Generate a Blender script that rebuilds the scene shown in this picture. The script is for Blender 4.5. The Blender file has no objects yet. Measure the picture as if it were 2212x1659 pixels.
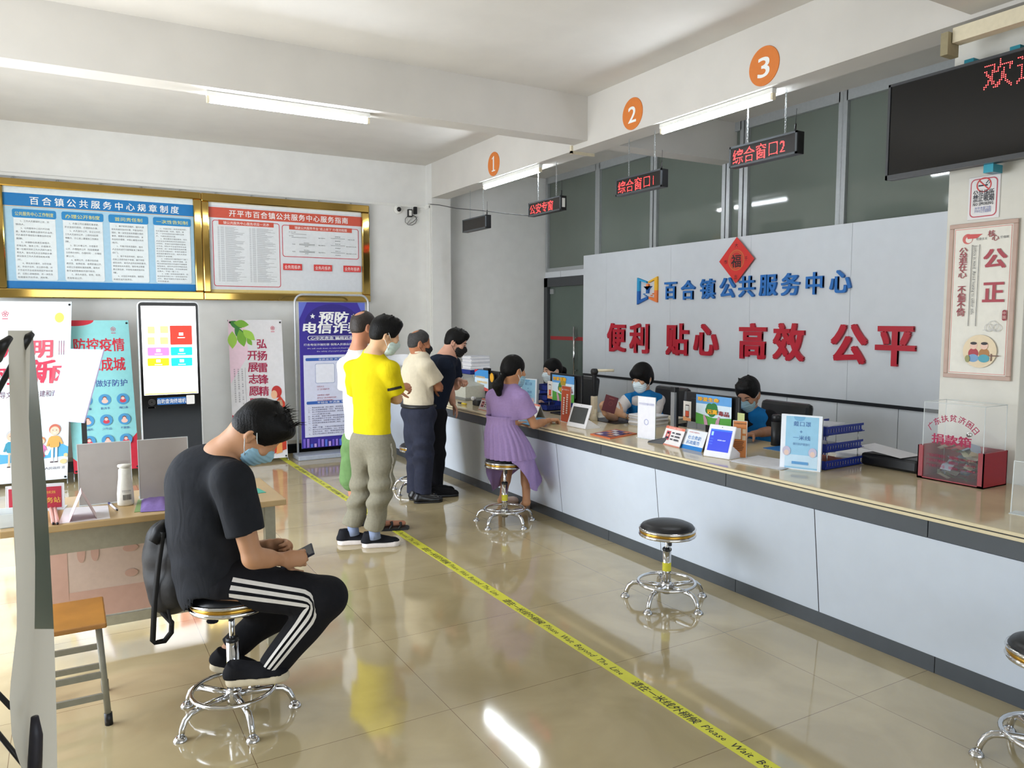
import bpy, bmesh, math, random
import numpy as np
from mathutils import Vector, Matrix

# ------------------------------------------------------------------ camera, world, light
S = bpy.context.scene
COL = S.collection
FPX, PCX, PCY, EYE = 1660.0, 1106.0, 829.5, 1.65
PITCH, YAW = math.atan(139.5 / FPX), math.radians(30.1)
cam_d = bpy.data.cameras.new('camera'); cam = bpy.data.objects.new('camera', cam_d); COL.objects.link(cam)
cam.location = (0, 0, EYE)
cam.rotation_euler = (math.pi / 2 - PITCH, 0, -YAW)
cam_d.sensor_fit = 'HORIZONTAL'; cam_d.sensor_width = 36.0; cam_d.lens = 36.0 * FPX / 2212.0
cam_d.clip_start = 0.05; cam_d.clip_end = 200
S.camera = cam
S.view_settings.view_transform = 'Standard'; S.view_settings.look = 'None'
S.view_settings.exposure = 0.58; S.view_settings.gamma = 1.0; S.view_settings.use_curve_mapping = False
S.cycles.max_bounces = 8; S.cycles.diffuse_bounces = 5; S.cycles.glossy_bounces = 4
S.cycles.transparent_max_bounces = 12; S.cycles.transmission_bounces = 8
S.cycles.caustics_reflective = False; S.cycles.caustics_refractive = False
S.cycles.sample_clamp_indirect = 8.0

W = bpy.data.worlds.new('sky'); S.world = W; W.use_nodes = True
wn = W.node_tree.nodes; wl = W.node_tree.links
sky = wn.new('ShaderNodeTexSky'); sky.sky_type = 'NISHITA'; sky.sun_disc = False
sky.sun_elevation = math.radians(52); sky.sun_rotation = math.radians(250); sky.air_density = 1.0; sky.dust_density = 2.5
wl.new(sky.outputs[0], wn['Background'].inputs[0]); wn['Background'].inputs[1].default_value = 0.30
sun_d = bpy.data.lights.new('sun', 'SUN'); sun_d.energy = 1.8; sun_d.angle = math.radians(1.0); sun_d.color = (1, .95, .88)
sun = bpy.data.objects.new('sun', sun_d); COL.objects.link(sun); sun.location = (-8, 4, 9)
sun.rotation_euler = (0, math.radians(-24), 0)
# daylight coming in through the open entrance on the left and the glazing behind the viewer
def daylight(name, loc, rot, sx, sy, power, col=(1, .97, .93)):
    d = bpy.data.lights.new(name, 'AREA'); d.shape = 'RECTANGLE'; d.size = sx; d.size_y = sy
    d.energy = power; d.color = col
    o = bpy.data.objects.new(name, d); COL.objects.link(o); o.location = loc; o.rotation_euler = rot
    return o
daylight('entrance_daylight', (-1.78, 5.3, 1.35), (math.radians(90), 0, math.radians(-90)), 4.4, 2.4, 165, (.86, .93, 1))
daylight('front_window_daylight', (1.6, -2.85, 1.6), (math.radians(90), 0, 0), 4.5, 2.0, 62, (.88, .94, 1))

# ------------------------------------------------------------------ pixel -> place helpers
_F = Vector((math.sin(YAW) * math.cos(PITCH), math.cos(YAW) * math.cos(PITCH), -math.sin(PITCH)))
_R = Vector((math.cos(YAW), -math.sin(YAW), 0)); _U = _R.cross(_F)
FH = Vector((math.sin(YAW), math.cos(YAW), 0))          # horizontal viewing direction
EYEV = Vector((0, 0, EYE))
def ray(x, y): return _F * FPX + _R * (x - PCX) - _U * (y - PCY)
def Z(x, y, z=0.0): d = ray(x, y); return EYEV + d * ((z - EYE) / d.z)
def XP(x, y, X): d = ray(x, y); return EYEV + d * (X / d.x)
def YP(x, y, Y): d = ray(x, y); return EYEV + d * (Y / d.y)
def D(x, y, dep): d = ray(x, y); return EYEV + d * (dep / d.dot(FH))
def V(*a): return Vector(a)

# ------------------------------------------------------------------ materials
def lin(c):
    r = []
    for v in c:
        v /= 255.0
        r.append(v / 12.92 if v <= .04045 else ((v + .055) / 1.055) ** 2.4)
    return r
MATS = {}
def mat(name, rgb, rough=.5, metal=0., var=.06, scale=40., bump=0., bscale=None, emit=0., ior=1.45, trans=0., alpha=1., coat=0., spec=.5, sheen=0.):
    if name in MATS: return MATS[name]
    m = bpy.data.materials.new(name); m.use_nodes = True
    nt = m.node_tree; n = nt.nodes; l = nt.links; b = n['Principled BSDF']
    c = lin(rgb)
    if var > 0 or bump > 0:
        tc = n.new('ShaderNodeTexCoord')
    if var > 0:
        nz = n.new('ShaderNodeTexNoise'); nz.inputs['Scale'].default_value = scale; nz.inputs['Detail'].default_value = 4
        l.new(tc.outputs['Object'], nz.inputs['Vector'])
        rp = n.new('ShaderNodeValToRGB')
        rp.color_ramp.elements[0].position = .3; rp.color_ramp.elements[1].position = .7
        rp.color_ramp.elements[0].color = [max(0, v * (1 - var)) for v in c] + [1]
        rp.color_ramp.elements[1].color = [min(1, v * (1 + var)) for v in c] + [1]
        l.new(nz.outputs['Fac'], rp.inputs['Fac']); l.new(rp.outputs['Color'], b.inputs['Base Color'])
        if emit: l.new(rp.outputs['Color'], b.inputs['Emission Color'])
    else:
        b.inputs['Base Color'].default_value = c + [1]
        if emit: b.inputs['Emission Color'].default_value = c + [1]
    if bump > 0:
        bz = n.new('ShaderNodeTexNoise'); bz.inputs['Scale'].default_value = bscale or scale * 3; bz.inputs['Detail'].default_value = 5
        l.new(tc.outputs['Object'], bz.inputs['Vector'])
        bp = n.new('ShaderNodeBump'); bp.inputs['Strength'].default_value = bump; bp.inputs['Distance'].default_value = .01
        l.new(bz.outputs['Fac'], bp.inputs['Height']); l.new(bp.outputs['Normal'], b.inputs['Normal'])
    b.inputs['Roughness'].default_value = rough; b.inputs['Metallic'].default_value = metal
    b.inputs['IOR'].default_value = ior; b.inputs['Transmission Weight'].default_value = trans
    b.inputs['Alpha'].default_value = alpha; b.inputs['Coat Weight'].default_value = coat
    b.inputs['Coat Roughness'].default_value = .05; b.inputs['Specular IOR Level'].default_value = spec
    b.inputs['Sheen Weight'].default_value = sheen
    b.inputs['Emission Strength'].default_value = emit
    MATS[name] = m
    return m
def C(r, g, b, rough=.55):                       # plain printed / painted colour
    return mat('paint_%d_%d_%d' % (r, g, b), (r, g, b), rough, var=.03, scale=25)

# ------------------------------------------------------------------ mesh builder
class MB:
    def __init__(s): s.v = []; s.f = []; s.m = []; s.sm = []; s.mats = []
    def mi(s, m):
        if m not in s.mats: s.mats.append(m)
        return s.mats.index(m)
    def add(s, vs, fs, m, smooth=False, M=None):
        o = len(s.v); k = s.mi(m)
        s.v += [tuple(M @ Vector(p)) for p in vs] if M is not None else [tuple(p) for p in vs]
        s.f += [[i + o for i in f] for f in fs]; s.m += [k] * len(fs); s.sm += [smooth] * len(fs)
        return s
    def box(s, c, size, m, M=None, bev=0.):
        if bev > 0:
            bm = bmesh.new(); bmesh.ops.create_cube(bm, size=1.0)
            for v in bm.verts: v.co = Vector((v.co.x * size[0], v.co.y * size[1], v.co.z * size[2]))
            bmesh.ops.bevel(bm, geom=list(bm.edges), offset=bev, segments=2, affect='EDGES', profile=.5)
            bm.verts.index_update()
            vs = [v.co + Vector(c) for v in bm.verts]; fs = [[v.index for v in f.verts] for f in bm.faces]; bm.free()
            return s.add(vs, fs, m, False, M)
        x, y, z = [q / 2 for q in size]
        vs = [Vector(c) + Vector((i * x, j * y, k * z)) for i in (-1, 1) for j in (-1, 1) for k in (-1, 1)]
        return s.add(vs, [[0, 1, 3, 2], [4, 6, 7, 5], [0, 4, 5, 1], [2, 3, 7, 6], [0, 2, 6, 4], [1, 5, 7, 3]], m, False, M)
    def bx(s, lo, hi, m, bev=0., M=None):
        return s.box([(a + b) / 2 for a, b in zip(lo, hi)], [abs(b - a) for a, b in zip(lo, hi)], m, M, bev)
    def tube(s, pts, r, m, n=10, M=None, closed=False, cap=True):
        pts = [Vector(p) for p in pts]; N = len(pts)
        rs = r if isinstance(r, (list, tuple)) else [r] * N
        vs = []; fs = []; prev = None
        for i, p in enumerate(pts):
            a = pts[(i - 1) % N] if (i > 0 or closed) else p
            b = pts[(i + 1) % N] if (i < N - 1 or closed) else p
            t = (b - a).normalized() if (b - a).length > 1e-9 else Vector((0, 0, 1))
            if prev is None:
                u = t.orthogonal().normalized()
            else:
                u = prev - t * prev.dot(t)
                u = u.normalized() if u.length > 1e-6 else t.orthogonal().normalized()
            prev = u; w = t.cross(u)
            for k in range(n):
                an = 2 * math.pi * k / n
                vs.append(p + (u * math.cos(an) + w * math.sin(an)) * rs[i])
        for i in range(N if closed else N - 1):
            for k in range(n):
                j = (i + 1) % N
                fs.append([i * n + k, i * n + (k + 1) % n, j * n + (k + 1) % n, j * n + k])
        if cap and not closed:
            fs.append(list(range(n))[::-1]); fs.append([(N - 1) * n + k for k in range(n)])
        return s.add(vs, fs, m, True, M)
    def lathe(s, prof, m, n=28, M=None, o=(0, 0, 0), smooth=True):
        vs = []; fs = []; o = Vector(o)
        for r, z in prof:
            for k in range(n):
                an = 2 * math.pi * k / n
                vs.append(o + Vector((r * math.cos(an), r * math.sin(an), z)))
        L = len(prof)
        for i in range(L - 1):
            for k in range(n):
                fs.append([i * n + k, i * n + (k + 1) % n, (i + 1) * n + (k + 1) % n, (i + 1) * n + k])
        if prof[0][0] > 1e-5: fs.append(list(range(n))[::-1])
        if prof[-1][0] > 1e-5: fs.append([(L - 1) * n + k for k in range(n)])
        return s.add(vs, fs, m, smooth, M)
    def prism(s, poly, h, m, M=None):            # poly in local xy, extruded 0..h along z
        n = len(poly)
        vs = [(x, y, 0) for x, y in poly] + [(x, y, h) for x, y in poly]
        fs = [list(range(n))[::-1], [n + i for i in range(n)]] + [[i, (i + 1) % n, n + (i + 1) % n, n + i] for i in range(n)]
        return s.add(vs, fs, m, False, M)
    def face(s, pts, m, M=None): return s.add(pts, [list(range(len(pts)))], m, False, M)
    def ball(s, c, r, m, n=16, M=None):
        rr = r if isinstance(r, (tuple, list)) else (r, r, r); h = n // 2; vs = []; fs = []
        for i in range(h + 1):
            th = math.pi * i / h
            for k in range(n):
                ph = 2 * math.pi * k / n
                vs.append((c[0] + rr[0] * math.sin(th) * math.cos(ph), c[1] + rr[1] * math.sin(th) * math.sin(ph), c[2] + rr[2] * math.cos(th)))
        for i in range(h):
            for k in range(n): fs.append([i * n + k, (i + 1) * n + k, (i + 1) * n + (k + 1) % n, i * n + (k + 1) % n])
        return s.add(vs, fs, m, True, M)

def setp(o, label=None, cat=None, group=None, kind=None):
    if label: o['label'] = label
    if cat: o['category'] = cat
    if group: o['group'] = group
    if kind: o['kind'] = kind
    return o
def mesh_from(mb, name):
    me = bpy.data.meshes.new(name); me.from_pydata(mb.v, [], mb.f)
    for m in mb.mats: me.materials.append(m)
    me.polygons.foreach_set('material_index', mb.m); me.polygons.foreach_set('use_smooth', mb.sm)
    me.update(); return me
def obj(name, mb, parent=None, origin=None, label=None, cat=None, group=None, kind=None):
    """one mesh object; builder coordinates are world unless a parent Empty built in local coordinates is given (its matrix stays untouched)"""
    if origin is not None:
        ox = Vector(origin); mb.v = [tuple(Vector(p) - ox) for p in mb.v]
    o = bpy.data.objects.new(name, mesh_from(mb, name)); COL.objects.link(o)
    if origin is not None: o.location = origin
    if parent is not None: o.parent = parent
    return setp(o, label, cat, group, kind)
def thing(name, label, cat, loc=(0, 0, 0), rz=0., group=None):
    o = bpy.data.objects.new(name, None); COL.objects.link(o); o.empty_display_size = .1
    o.location = loc; o.rotation_euler = (0, 0, rz)
    return setp(o, label, cat, group)
def wpart(name, mb, root, label=None, up=None, kind=None):
    """a part given in world coordinates, stored relative to its unrotated root (and its part UP, which sits at the root)"""
    ox = root.location
    mb.v = [tuple(Vector(p) - ox) for p in mb.v]
    o = bpy.data.objects.new(name, mesh_from(mb, name)); COL.objects.link(o); o.parent = up or root
    return setp(o, label, kind=kind)
def copy_tree(o, parent=None):
    c = o.copy(); COL.objects.link(c)
    if parent is not None: c.parent = parent
    for ch in [q for q in bpy.data.objects if q.parent == o]: copy_tree(ch, c)
    return c
def struct(name, mb, label=None, parent=None):
    return obj(name, mb, parent, None, label, None, None, 'structure' if parent is None else None)

# ------------------------------------------------------------------ lettering
_TC = {}
def glyphs(txt, bold=0., res=1, shear=0.):
    """outline vertices and faces of a line of text; bold strikes are laid side by side"""
    key = (txt, bold, res, shear)
    if key not in _TC:
        cu = bpy.data.curves.new('lettering', 'FONT'); cu.body = txt; cu.resolution_u = res; cu.size = 1.; cu.shear = shear
        o = bpy.data.objects.new('lettering', cu); COL.objects.link(o)
        me = o.to_mesh()
        vs = np.zeros(len(me.vertices) * 3); me.vertices.foreach_get('co', vs); vs = vs.reshape(-1, 3)
        fs = [list(p.vertices) for p in me.polygons]
        o.to_mesh_clear(); bpy.data.objects.remove(o); bpy.data.curves.remove(cu)
        if bold > 0 and len(vs):
            n = len(vs); V0 = vs; F0 = fs; vs = []; fs = []
            for k, (dx, dy) in enumerate(((-1, -.6), (1, -.6), (-1, .6), (1, .6))):
                vs.append(V0 + np.array([dx * bold, dy * bold, k * .0001])); fs += [[i + k * n for i in f] for f in F0]
            vs = np.concatenate(vs)
        _TC[key] = (vs, fs)
    return _TC[key]

class Sheet:
    """a flat printed surface: origin (lower left), ux / uy directions in metres; layers stack along the normal"""
    def __init__(s, mb, o, ux, uy, step=.0004):
        s.mb = mb; s.o = Vector(o); s.ux = Vector(ux).normalized(); s.uy = Vector(uy).normalized(); s.n = s.ux.cross(s.uy); s.k = 0; s.step = step
    def P(s, x, y, h=0.): return s.o + s.ux * x + s.uy * y + s.n * (h + s.k * s.step)
    def poly(s, pts, m, up=1):
        s.k += up; s.mb.face([s.P(x, y) for x, y in pts], m); return s
    def rect(s, x, y, w, h, m, up=1): return s.poly([(x, y), (x + w, y), (x + w, y + h), (x, y + h)], m, up)
    def rrect(s, x, y, w, h, r, m, up=1, n=5):
        pts = []
        for cx, cy, a in ((x + w - r, y + r, -90), (x + w - r, y + h - r, 0), (x + r, y + h - r, 90), (x + r, y + r, 180)):
            for i in range(n + 1):
                t = math.radians(a + 90 * i / n); pts.append((cx + r * math.cos(t), cy + r * math.sin(t)))
        return s.poly(pts, m, up)
    def disc(s, x, y, r, m, ry=None, up=1, n=24, a0=0, a1=360):
        ry = ry or r
        return s.poly([(x + r * math.cos(math.radians(a0 + (a1 - a0) * i / n)), y + ry * math.sin(math.radians(a0 + (a1 - a0) * i / n))) for i in range(n + (0 if a1 - a0 == 360 else 1))], m, up)
    def ring(s, x, y, r0, r1, m, n=28, up=1):
        s.k += up
        for i in range(n):
            a, b = 2 * math.pi * i / n, 2 * math.pi * (i + 1) / n
            s.mb.face([s.P(x + q * math.cos(t), y + q * math.sin(t)) for q, t in ((r0, a), (r1, a), (r1, b), (r0, b))], m)
        return s
    def line(s, x0, y0, x1, y1, w, m, up=1):
        dx, dy = x1 - x0, y1 - y0; L = math.hypot(dx, dy) or 1; nx, ny = -dy / L * w / 2, dx / L * w / 2
        return s.poly([(x0 + nx, y0 + ny), (x0 - nx, y0 - ny), (x1 - nx, y1 - ny), (x1 + nx, y1 + ny)], m, up)
    def text(s, txt, x, y, h, m, w=None, bold=0., align='c', up=1, res=1, rot=0., shear=0., fixh=True):
        """cap box height h, centred / left at (x, y) baseline; squeezed or stretched to width w"""
        vs, fs = glyphs(txt, bold, res, shear)
        s.k += up
        if not len(vs): return s
        x0, x1 = vs[:, 0].min(), vs[:, 0].max()
        sc = h / .88 if fixh else h
        sx = sc if w is None else w / max(1e-6, x1 - x0)
        off = {'c': (x0 + x1) / 2, 'l': x0, 'r': x1}[align]
        ca, sa = math.cos(rot), math.sin(rot)
        pts = []
        for p in vs:
            a, b = (p[0] - off) * sx, p[1] * sc
            pts.append(s.P(x + a * ca - b * sa, y + a * sa + b * ca, p[2]))
        s.mb.add(pts, fs, m)
        return s
    def vtext(s, txt, x, y, h, pitch, m, bold=0., w=None, up=1, res=1):
        for i, ch in enumerate(txt):
            if ch != ' ': s.text(ch, x, y - i * pitch, h, m, w=w, bold=bold, up=up if i == 0 else 0, res=res)
        return s

def led_dots(txt, rows=16):
    """positions (in units of the cell height) of the lit dots of a dot-matrix text"""
    vs, fs = glyphs(txt, 0.0, 2)
    tri = []
    for f in fs:
        for i in range(1, len(f) - 1): tri.append((vs[f[0]][:2], vs[f[i]][:2], vs[f[i + 1]][:2]))
    x0, x1 = vs[:, 0].min(), vs[:, 0].max(); y0, y1 = -.09, .86
    st = (y1 - y0) / rows; nc = int((x1 - x0) / st) + 2
    T = np.array(tri)
    out = []
    sub = [(a, b) for a in (-.33, 0, .33) for b in (-.33, 0, .33)]
    gx, gy = np.meshgrid(np.arange(nc), np.arange(rows), indexing='ij')
    cov = np.zeros(gx.shape)
    for a, b in sub:
        px = x0 + (gx + a) * st; py = y0 + (gy + .5 + b) * st
        ins = np.zeros(gx.shape, bool)
        for A, B, Cc in T:
            if px.max() < min(A[0], B[0], Cc[0]): continue
            d1 = (px - B[0]) * (A[1] - B[1]) - (A[0] - B[0]) * (py - B[1])
            d2 = (px - Cc[0]) * (B[1] - Cc[1]) - (B[0] - Cc[0]) * (py - Cc[1])
            d3 = (px - A[0]) * (Cc[1] - A[1]) - (Cc[0] - A[0]) * (py - A[1])
            ins |= ~(((d1 < 0) | (d2 < 0) | (d3 < 0)) & ((d1 > 0) | (d2 > 0) | (d3 > 0)))
        cov += ins
    for i in range(nc):
        for j in range(rows):
            if cov[i, j] >= 4: out.append((i, j))
    return out, nc

# ------------------------------------------------------------------ organic surfaces (implicit solids meshed in one piece)
class Flesh:
    def __init__(s, res=.007): s.res = res; s.pr = []; s.cuts = []; s.folds = []
    def rc(s, a, b, r0, r1, k=.02, flat=None, cap=None, sub=False):
        s.pr.append(('rc', np.array(a, float), np.array(b, float), r0, r1, k, flat, cap, sub)); return s
    def chain(s, pts, rs, k=.02, flat=None):
        for i in range(len(pts) - 1): s.rc(pts[i], pts[i + 1], rs[i], rs[i + 1], k, flat)
        return s
    def el(s, c, ax, rad, k=.02, sub=False):
        s.pr.append(('el', np.array(c, float), np.array([list(q) for q in ax], float), np.array(rad, float), k, sub)); return s
    def cut(s, p, n): s.cuts.append((np.array(p, float), np.array(n, float) / np.linalg.norm(n))); return s
    def field(s):
        lo = np.full(3, 1e9); hi = -lo
        bbs = []
        for q in s.pr:
            if q[0] == 'rc':
                R = max(q[3], q[4]) + q[5] + .02
                a = np.minimum(q[1], q[2]) - R; b = np.maximum(q[1], q[2]) + R; sub = q[8]
            else:
                R = q[3].max() + q[4] + .02; a = q[1] - R; b = q[1] + R; sub = q[5]
            bbs.append((a, b))
            if not sub: lo = np.minimum(lo, a); hi = np.maximum(hi, b)
        n = np.ceil((hi - lo) / s.res).astype(int) + 1
        f = np.full(n, .25, np.float32)
        ax = [lo[i] + np.arange(n[i]) * s.res for i in range(3)]
        for q, (a, b) in zip(s.pr, bbs):
            i0 = np.clip(np.floor((a - lo) / s.res).astype(int), 0, n); i1 = np.clip(np.ceil((b - lo) / s.res).astype(int) + 1, 0, n)
            if np.any(i1 <= i0): continue
            X, Y, Zz = np.meshgrid(*[ax[i][i0[i]:i1[i]] for i in range(3)], indexing='ij')
            P = np.stack([X, Y, Zz], -1)
            if q[0] == 'rc':
                _, A, B, r0, r1, k, flat, cap, sub = q
                w = P - A; ba = B - A
                if flat is not None:
                    dv, sc = np.array(flat[0], float), flat[1]; dv = dv / np.linalg.norm(dv)
                    w = w + (w @ dv)[..., None] * dv * (1 / sc - 1); ba = ba + dv * (ba @ dv) * (1 / sc - 1)
                L2 = max(ba @ ba, 1e-10); t0 = (w @ ba) / L2; t = np.clip(t0, 0, 1)
                d = np.linalg.norm(w - t[..., None] * ba, axis=-1) - (r0 + (r1 - r0) * t)
                if flat is not None: d = d * (flat[1] ** .5)
                if cap is not None:
                    L = L2 ** .5
                    if 'b' in cap: d = np.maximum(d, (t0 - 1) * L)
                    if 'a' in cap: d = np.maximum(d, -t0 * L)
            else:
                _, c, axm, rad, k, sub = q
                w = (P - c) @ axm.T; k0 = np.linalg.norm(w / rad, axis=-1); k1 = np.linalg.norm(w / rad ** 2, axis=-1) + 1e-9
                d = k0 * (k0 - 1) / k1
            sl = tuple(slice(i0[i], i1[i]) for i in range(3)); g = f[sl]
            if sub:
                h = np.clip(.5 - .5 * (g + d) / k, 0, 1); f[sl] = g * (1 - h) + (-d) * h + k * h * (1 - h)
            else:
                h = np.clip(.5 + .5 * (g - d) / k, 0, 1); f[sl] = g * (1 - h) + d * h - k * h * (1 - h)
        if s.folds or s.cuts:
            X, Y, Zz = np.meshgrid(*ax, indexing='ij')
            for fn in s.folds: f += fn(X, Y, Zz).astype(np.float32)
            for p, nn in s.cuts:
                f = np.maximum(f, ((X - p[0]) * nn[0] + (Y - p[1]) * nn[1] + (Zz - p[2]) * nn[2]).astype(np.float32))
        s.lo = lo; s.f = f
        return f, lo
    def surf(s, p, d, far=.4):
        """march outward from p along d to the surface"""
        p = np.array(p, float); d = np.array(d, float); d /= np.linalg.norm(d)
        t = 0.
        while t < far:
            q = ((p + d * t - s.lo) / s.res)
            i = np.clip(np.round(q).astype(int), 0, np.array(s.f.shape) - 1)
            if s.f[tuple(i)] > 0: break
            t += .002
        return Vector(p + d * t)
    def mesh(s):
        f, lo = s.field(); r = s.res
        neg = f < 0
        c = np.zeros(tuple(q - 1 for q in f.shape), np.int8)
        for i in (0, 1):
            for j in (0, 1):
                for k in (0, 1): c += neg[i:i + c.shape[0], j:j + c.shape[1], k:k + c.shape[2]]
        idx = np.argwhere((c > 0) & (c < 8))
        acc = np.zeros((len(idx), 3)); cnt = np.zeros(len(idx))
        cor = [(i, j, k) for i in (0, 1) for j in (0, 1) for k in (0, 1)]
        for a in cor:
            for b in cor:
                if sum(abs(x - y) for x, y in zip(a, b)) == 1 and a < b:
                    fa = f[idx[:, 0] + a[0], idx[:, 1] + a[1], idx[:, 2] + a[2]]; fb = f[idx[:, 0] + b[0], idx[:, 1] + b[1], idx[:, 2] + b[2]]
                    m = (fa < 0) != (fb < 0); t = np.where(m, fa / np.where(m, fa - fb, 1), 0)
                    pt = np.array(a) + t[:, None] * (np.array(b) - np.array(a)); acc[m] += pt[m]; cnt[m] += 1
        V3 = lo + (idx + acc / np.maximum(cnt, 1)[:, None]) * r
        num = np.full(c.shape, -1, np.int64); num[tuple(idx.T)] = np.arange(len(idx))
        quads = []
        for axn in range(3):
            u, w = [(1, 2), (2, 0), (0, 1)][axn]
            sl0 = [slice(None)] * 3; sl1 = [slice(None)] * 3; sl0[axn] = slice(0, -1); sl1[axn] = slice(1, None)
            A = neg[tuple(sl0)]; B = neg[tuple(sl1)]
            e = np.argwhere(A != B)
            ok = (e[:, u] > 0) & (e[:, w] > 0) & (e[:, u] < f.shape[u] - 1) & (e[:, w] < f.shape[w] - 1)
            e = e[ok]; fl = A[tuple(e.T)]
            def at(du, dw):
                q = e.copy(); q[:, u] -= du; q[:, w] -= dw; return num[tuple(q.T)]
            q = np.stack([at(1, 1), at(0, 1), at(0, 0), at(1, 0)], 1)
            q[~fl] = q[~fl][:, ::-1]; quads.append(q)
        Q = np.concatenate(quads)
        Q = Q[(Q >= 0).all(1)]
        return V3, Q
    def add_to(s, mb, m):
        v, q = s.mesh(); o = len(mb.v); k = mb.mi(m)
        mb.v += [tuple(p) for p in v.tolist()]; mb.f += (q + o).tolist(); mb.m += [k] * len(q); mb.sm += [True] * len(q)
        return mb
# ------------------------------------------------------------------ the setting
XL, XF, XF2, XP_, XB = -1.75, 4.20, 4.43, 5.98, 6.10     # left wall, fascia front / back, panel wall, glazed wall
YW, YN, ZC = 9.52, -3.0, 3.67                             # far wall, near wall, ceiling
M_wall = mat('wall_plaster', (224, 224, 222), .8, var=.03, scale=6, bump=.05, bscale=60)
M_ceil = mat('ceiling_plaster', (208, 205, 200), .85, var=.03, scale=3, bump=.04, bscale=30)
M_white = mat('white_plastic', (228, 228, 224), .4, var=.02)
M_black = mat('black_plastic', (22, 22, 24), .42, var=.1)
M_dark = mat('dark_grey_panel', (74, 79, 84), .4, var=.05, scale=12)
M_grey = mat('grey_composite_panel', (204, 208, 213), .38, var=.02, scale=8, spec=.4)
M_counter = mat('counter_front_panel', (208, 217, 230), .4, var=.02, scale=8, spec=.45)
M_steel = mat('aluminium', (176, 180, 182), .32, metal=.85, var=.05, scale=30)
M_chrome = mat('chrome', (215, 215, 216), .12, metal=1., var=.05, scale=20)
M_gold = mat('polished_gold', (196, 164, 92), .07, metal=1., var=.1, scale=3)
M_cream = mat('cream_plastic', (222, 212, 186), .5, var=.04)

def floor_material():
    m = bpy.data.materials.new('polished_floor_tile'); m.use_nodes = True
    nt = m.node_tree; n = nt.nodes; l = nt.links; b = n['Principled BSDF']
    tc = n.new('ShaderNodeTexCoord'); mp = n.new('ShaderNodeMapping')
    mp.inputs['Location'].default_value = (-1.347, -2.045, 0)
    l.new(tc.outputs['Object'], mp.inputs['Vector'])
    br = n.new('ShaderNodeTexBrick'); br.offset = 0; br.squash = 1
    br.inputs['Scale'].default_value = 1.0; br.inputs['Mortar Size'].default_value = .0013; br.inputs['Mortar Smooth'].default_value = .2
    br.inputs['Brick Width'].default_value = .8; br.inputs['Row Height'].default_value = .8
    br.inputs['Color1'].default_value = lin((186, 170, 132)) + [1]; br.inputs['Color2'].default_value = lin((180, 164, 126)) + [1]
    br.inputs['Mortar'].default_value = lin((112, 86, 58)) + [1]
    l.new(mp.outputs['Vector'], br.inputs['Vector'])
    nz = n.new('ShaderNodeTexNoise'); nz.inputs['Scale'].default_value = 2.2; nz.inputs['Detail'].default_value = 6; nz.inputs['Distortion'].default_value = .8
    l.new(tc.outputs['Object'], nz.inputs['Vector'])
    rp = n.new('ShaderNodeValToRGB'); rp.color_ramp.elements[0].color = (.86, .85, .82, 1); rp.color_ramp.elements[1].color = (1.06, 1.06, 1.06, 1)
    rp.color_ramp.elements[0].position = .35; rp.color_ramp.elements[1].position = .65
    l.new(nz.outputs['Fac'], rp.inputs['Fac'])
    mx = n.new('ShaderNodeMixRGB'); mx.blend_type = 'MULTIPLY'; mx.inputs[0].default_value = 1
    l.new(br.outputs['Color'], mx.inputs[1]); l.new(rp.outputs['Color'], mx.inputs[2]); l.new(mx.outputs[0], b.inputs['Base Color'])
    b.inputs['Roughness'].default_value = .07; b.inputs['IOR'].default_value = 2.1; b.inputs['Specular IOR Level'].default_value = .5
    nb = n.new('ShaderNodeTexNoise'); nb.inputs['Scale'].default_value = 5; l.new(tc.outputs['Object'], nb.inputs['Vector'])
    bp = n.new('ShaderNodeBump'); bp.inputs['Strength'].default_value = .012; bp.inputs['Distance'].default_value = .02
    l.new(nb.outputs['Fac'], bp.inputs['Height']); l.new(bp.outputs['Normal'], b.inputs['Normal'])
    return m
struct('floor', MB().bx((XL - .1, YN - .1, -.1), (7.8, YW + .1, 0), floor_material()), 'glossy beige square floor tiles')
struct('ceiling', MB().bx((XL - .1, YN - .1, ZC), (7.8, YW + .1, ZC + .12), M_ceil), 'white plaster ceiling')
struct('wall_far', MB().bx((XL - .1, YW, 0), (7.8, YW + .1, ZC), M_wall), 'white plaster far wall')
b = MB()                                                     # left wall with the wide entrance
b.bx((XL - .12, YN, 0), (XL, 3.0, ZC), M_wall); b.bx((XL - .12, 7.6, 0), (XL, YW, ZC), M_wall); b.bx((XL - .12, 3.0, 2.6), (XL, 7.6, ZC), M_wall)
struct('wall_left', b)
b = MB()
b.bx((XL - .1, YN - .12, 0), (-.8, YN, ZC), M_wall); b.bx((4.0, YN - .12, 0), (7.8, YN, ZC), M_wall)
b.bx((-.8, YN - .12, 2.7), (4.0, YN, ZC), M_wall); b.bx((-.8, YN - .12, 0), (4.0, YN, .5), M_wall)
struct('wall_near', b)
b = MB().bx((-8.5, -6, -.14), (XL - .1, 14, -.04), mat('sunlit_concrete', (206, 200, 188), .8, var=.06, scale=3))
struct('ground', b, 'pale concrete forecourt outside the entrance')
b = MB().bx((-.02 + XL, YW - .012, 0), (4.2, YW, .115), mat('black_tile', (20, 20, 22), .12, var=.1))
struct('baseboard_far', b, 'black tile skirting')
b = MB().bx((XL, YW - .003, .115), (4.2, YW, .16), mat('skirting_render', (196, 188, 176), .7))
struct('trim_1', b, 'beige strip above the black skirting')
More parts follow.
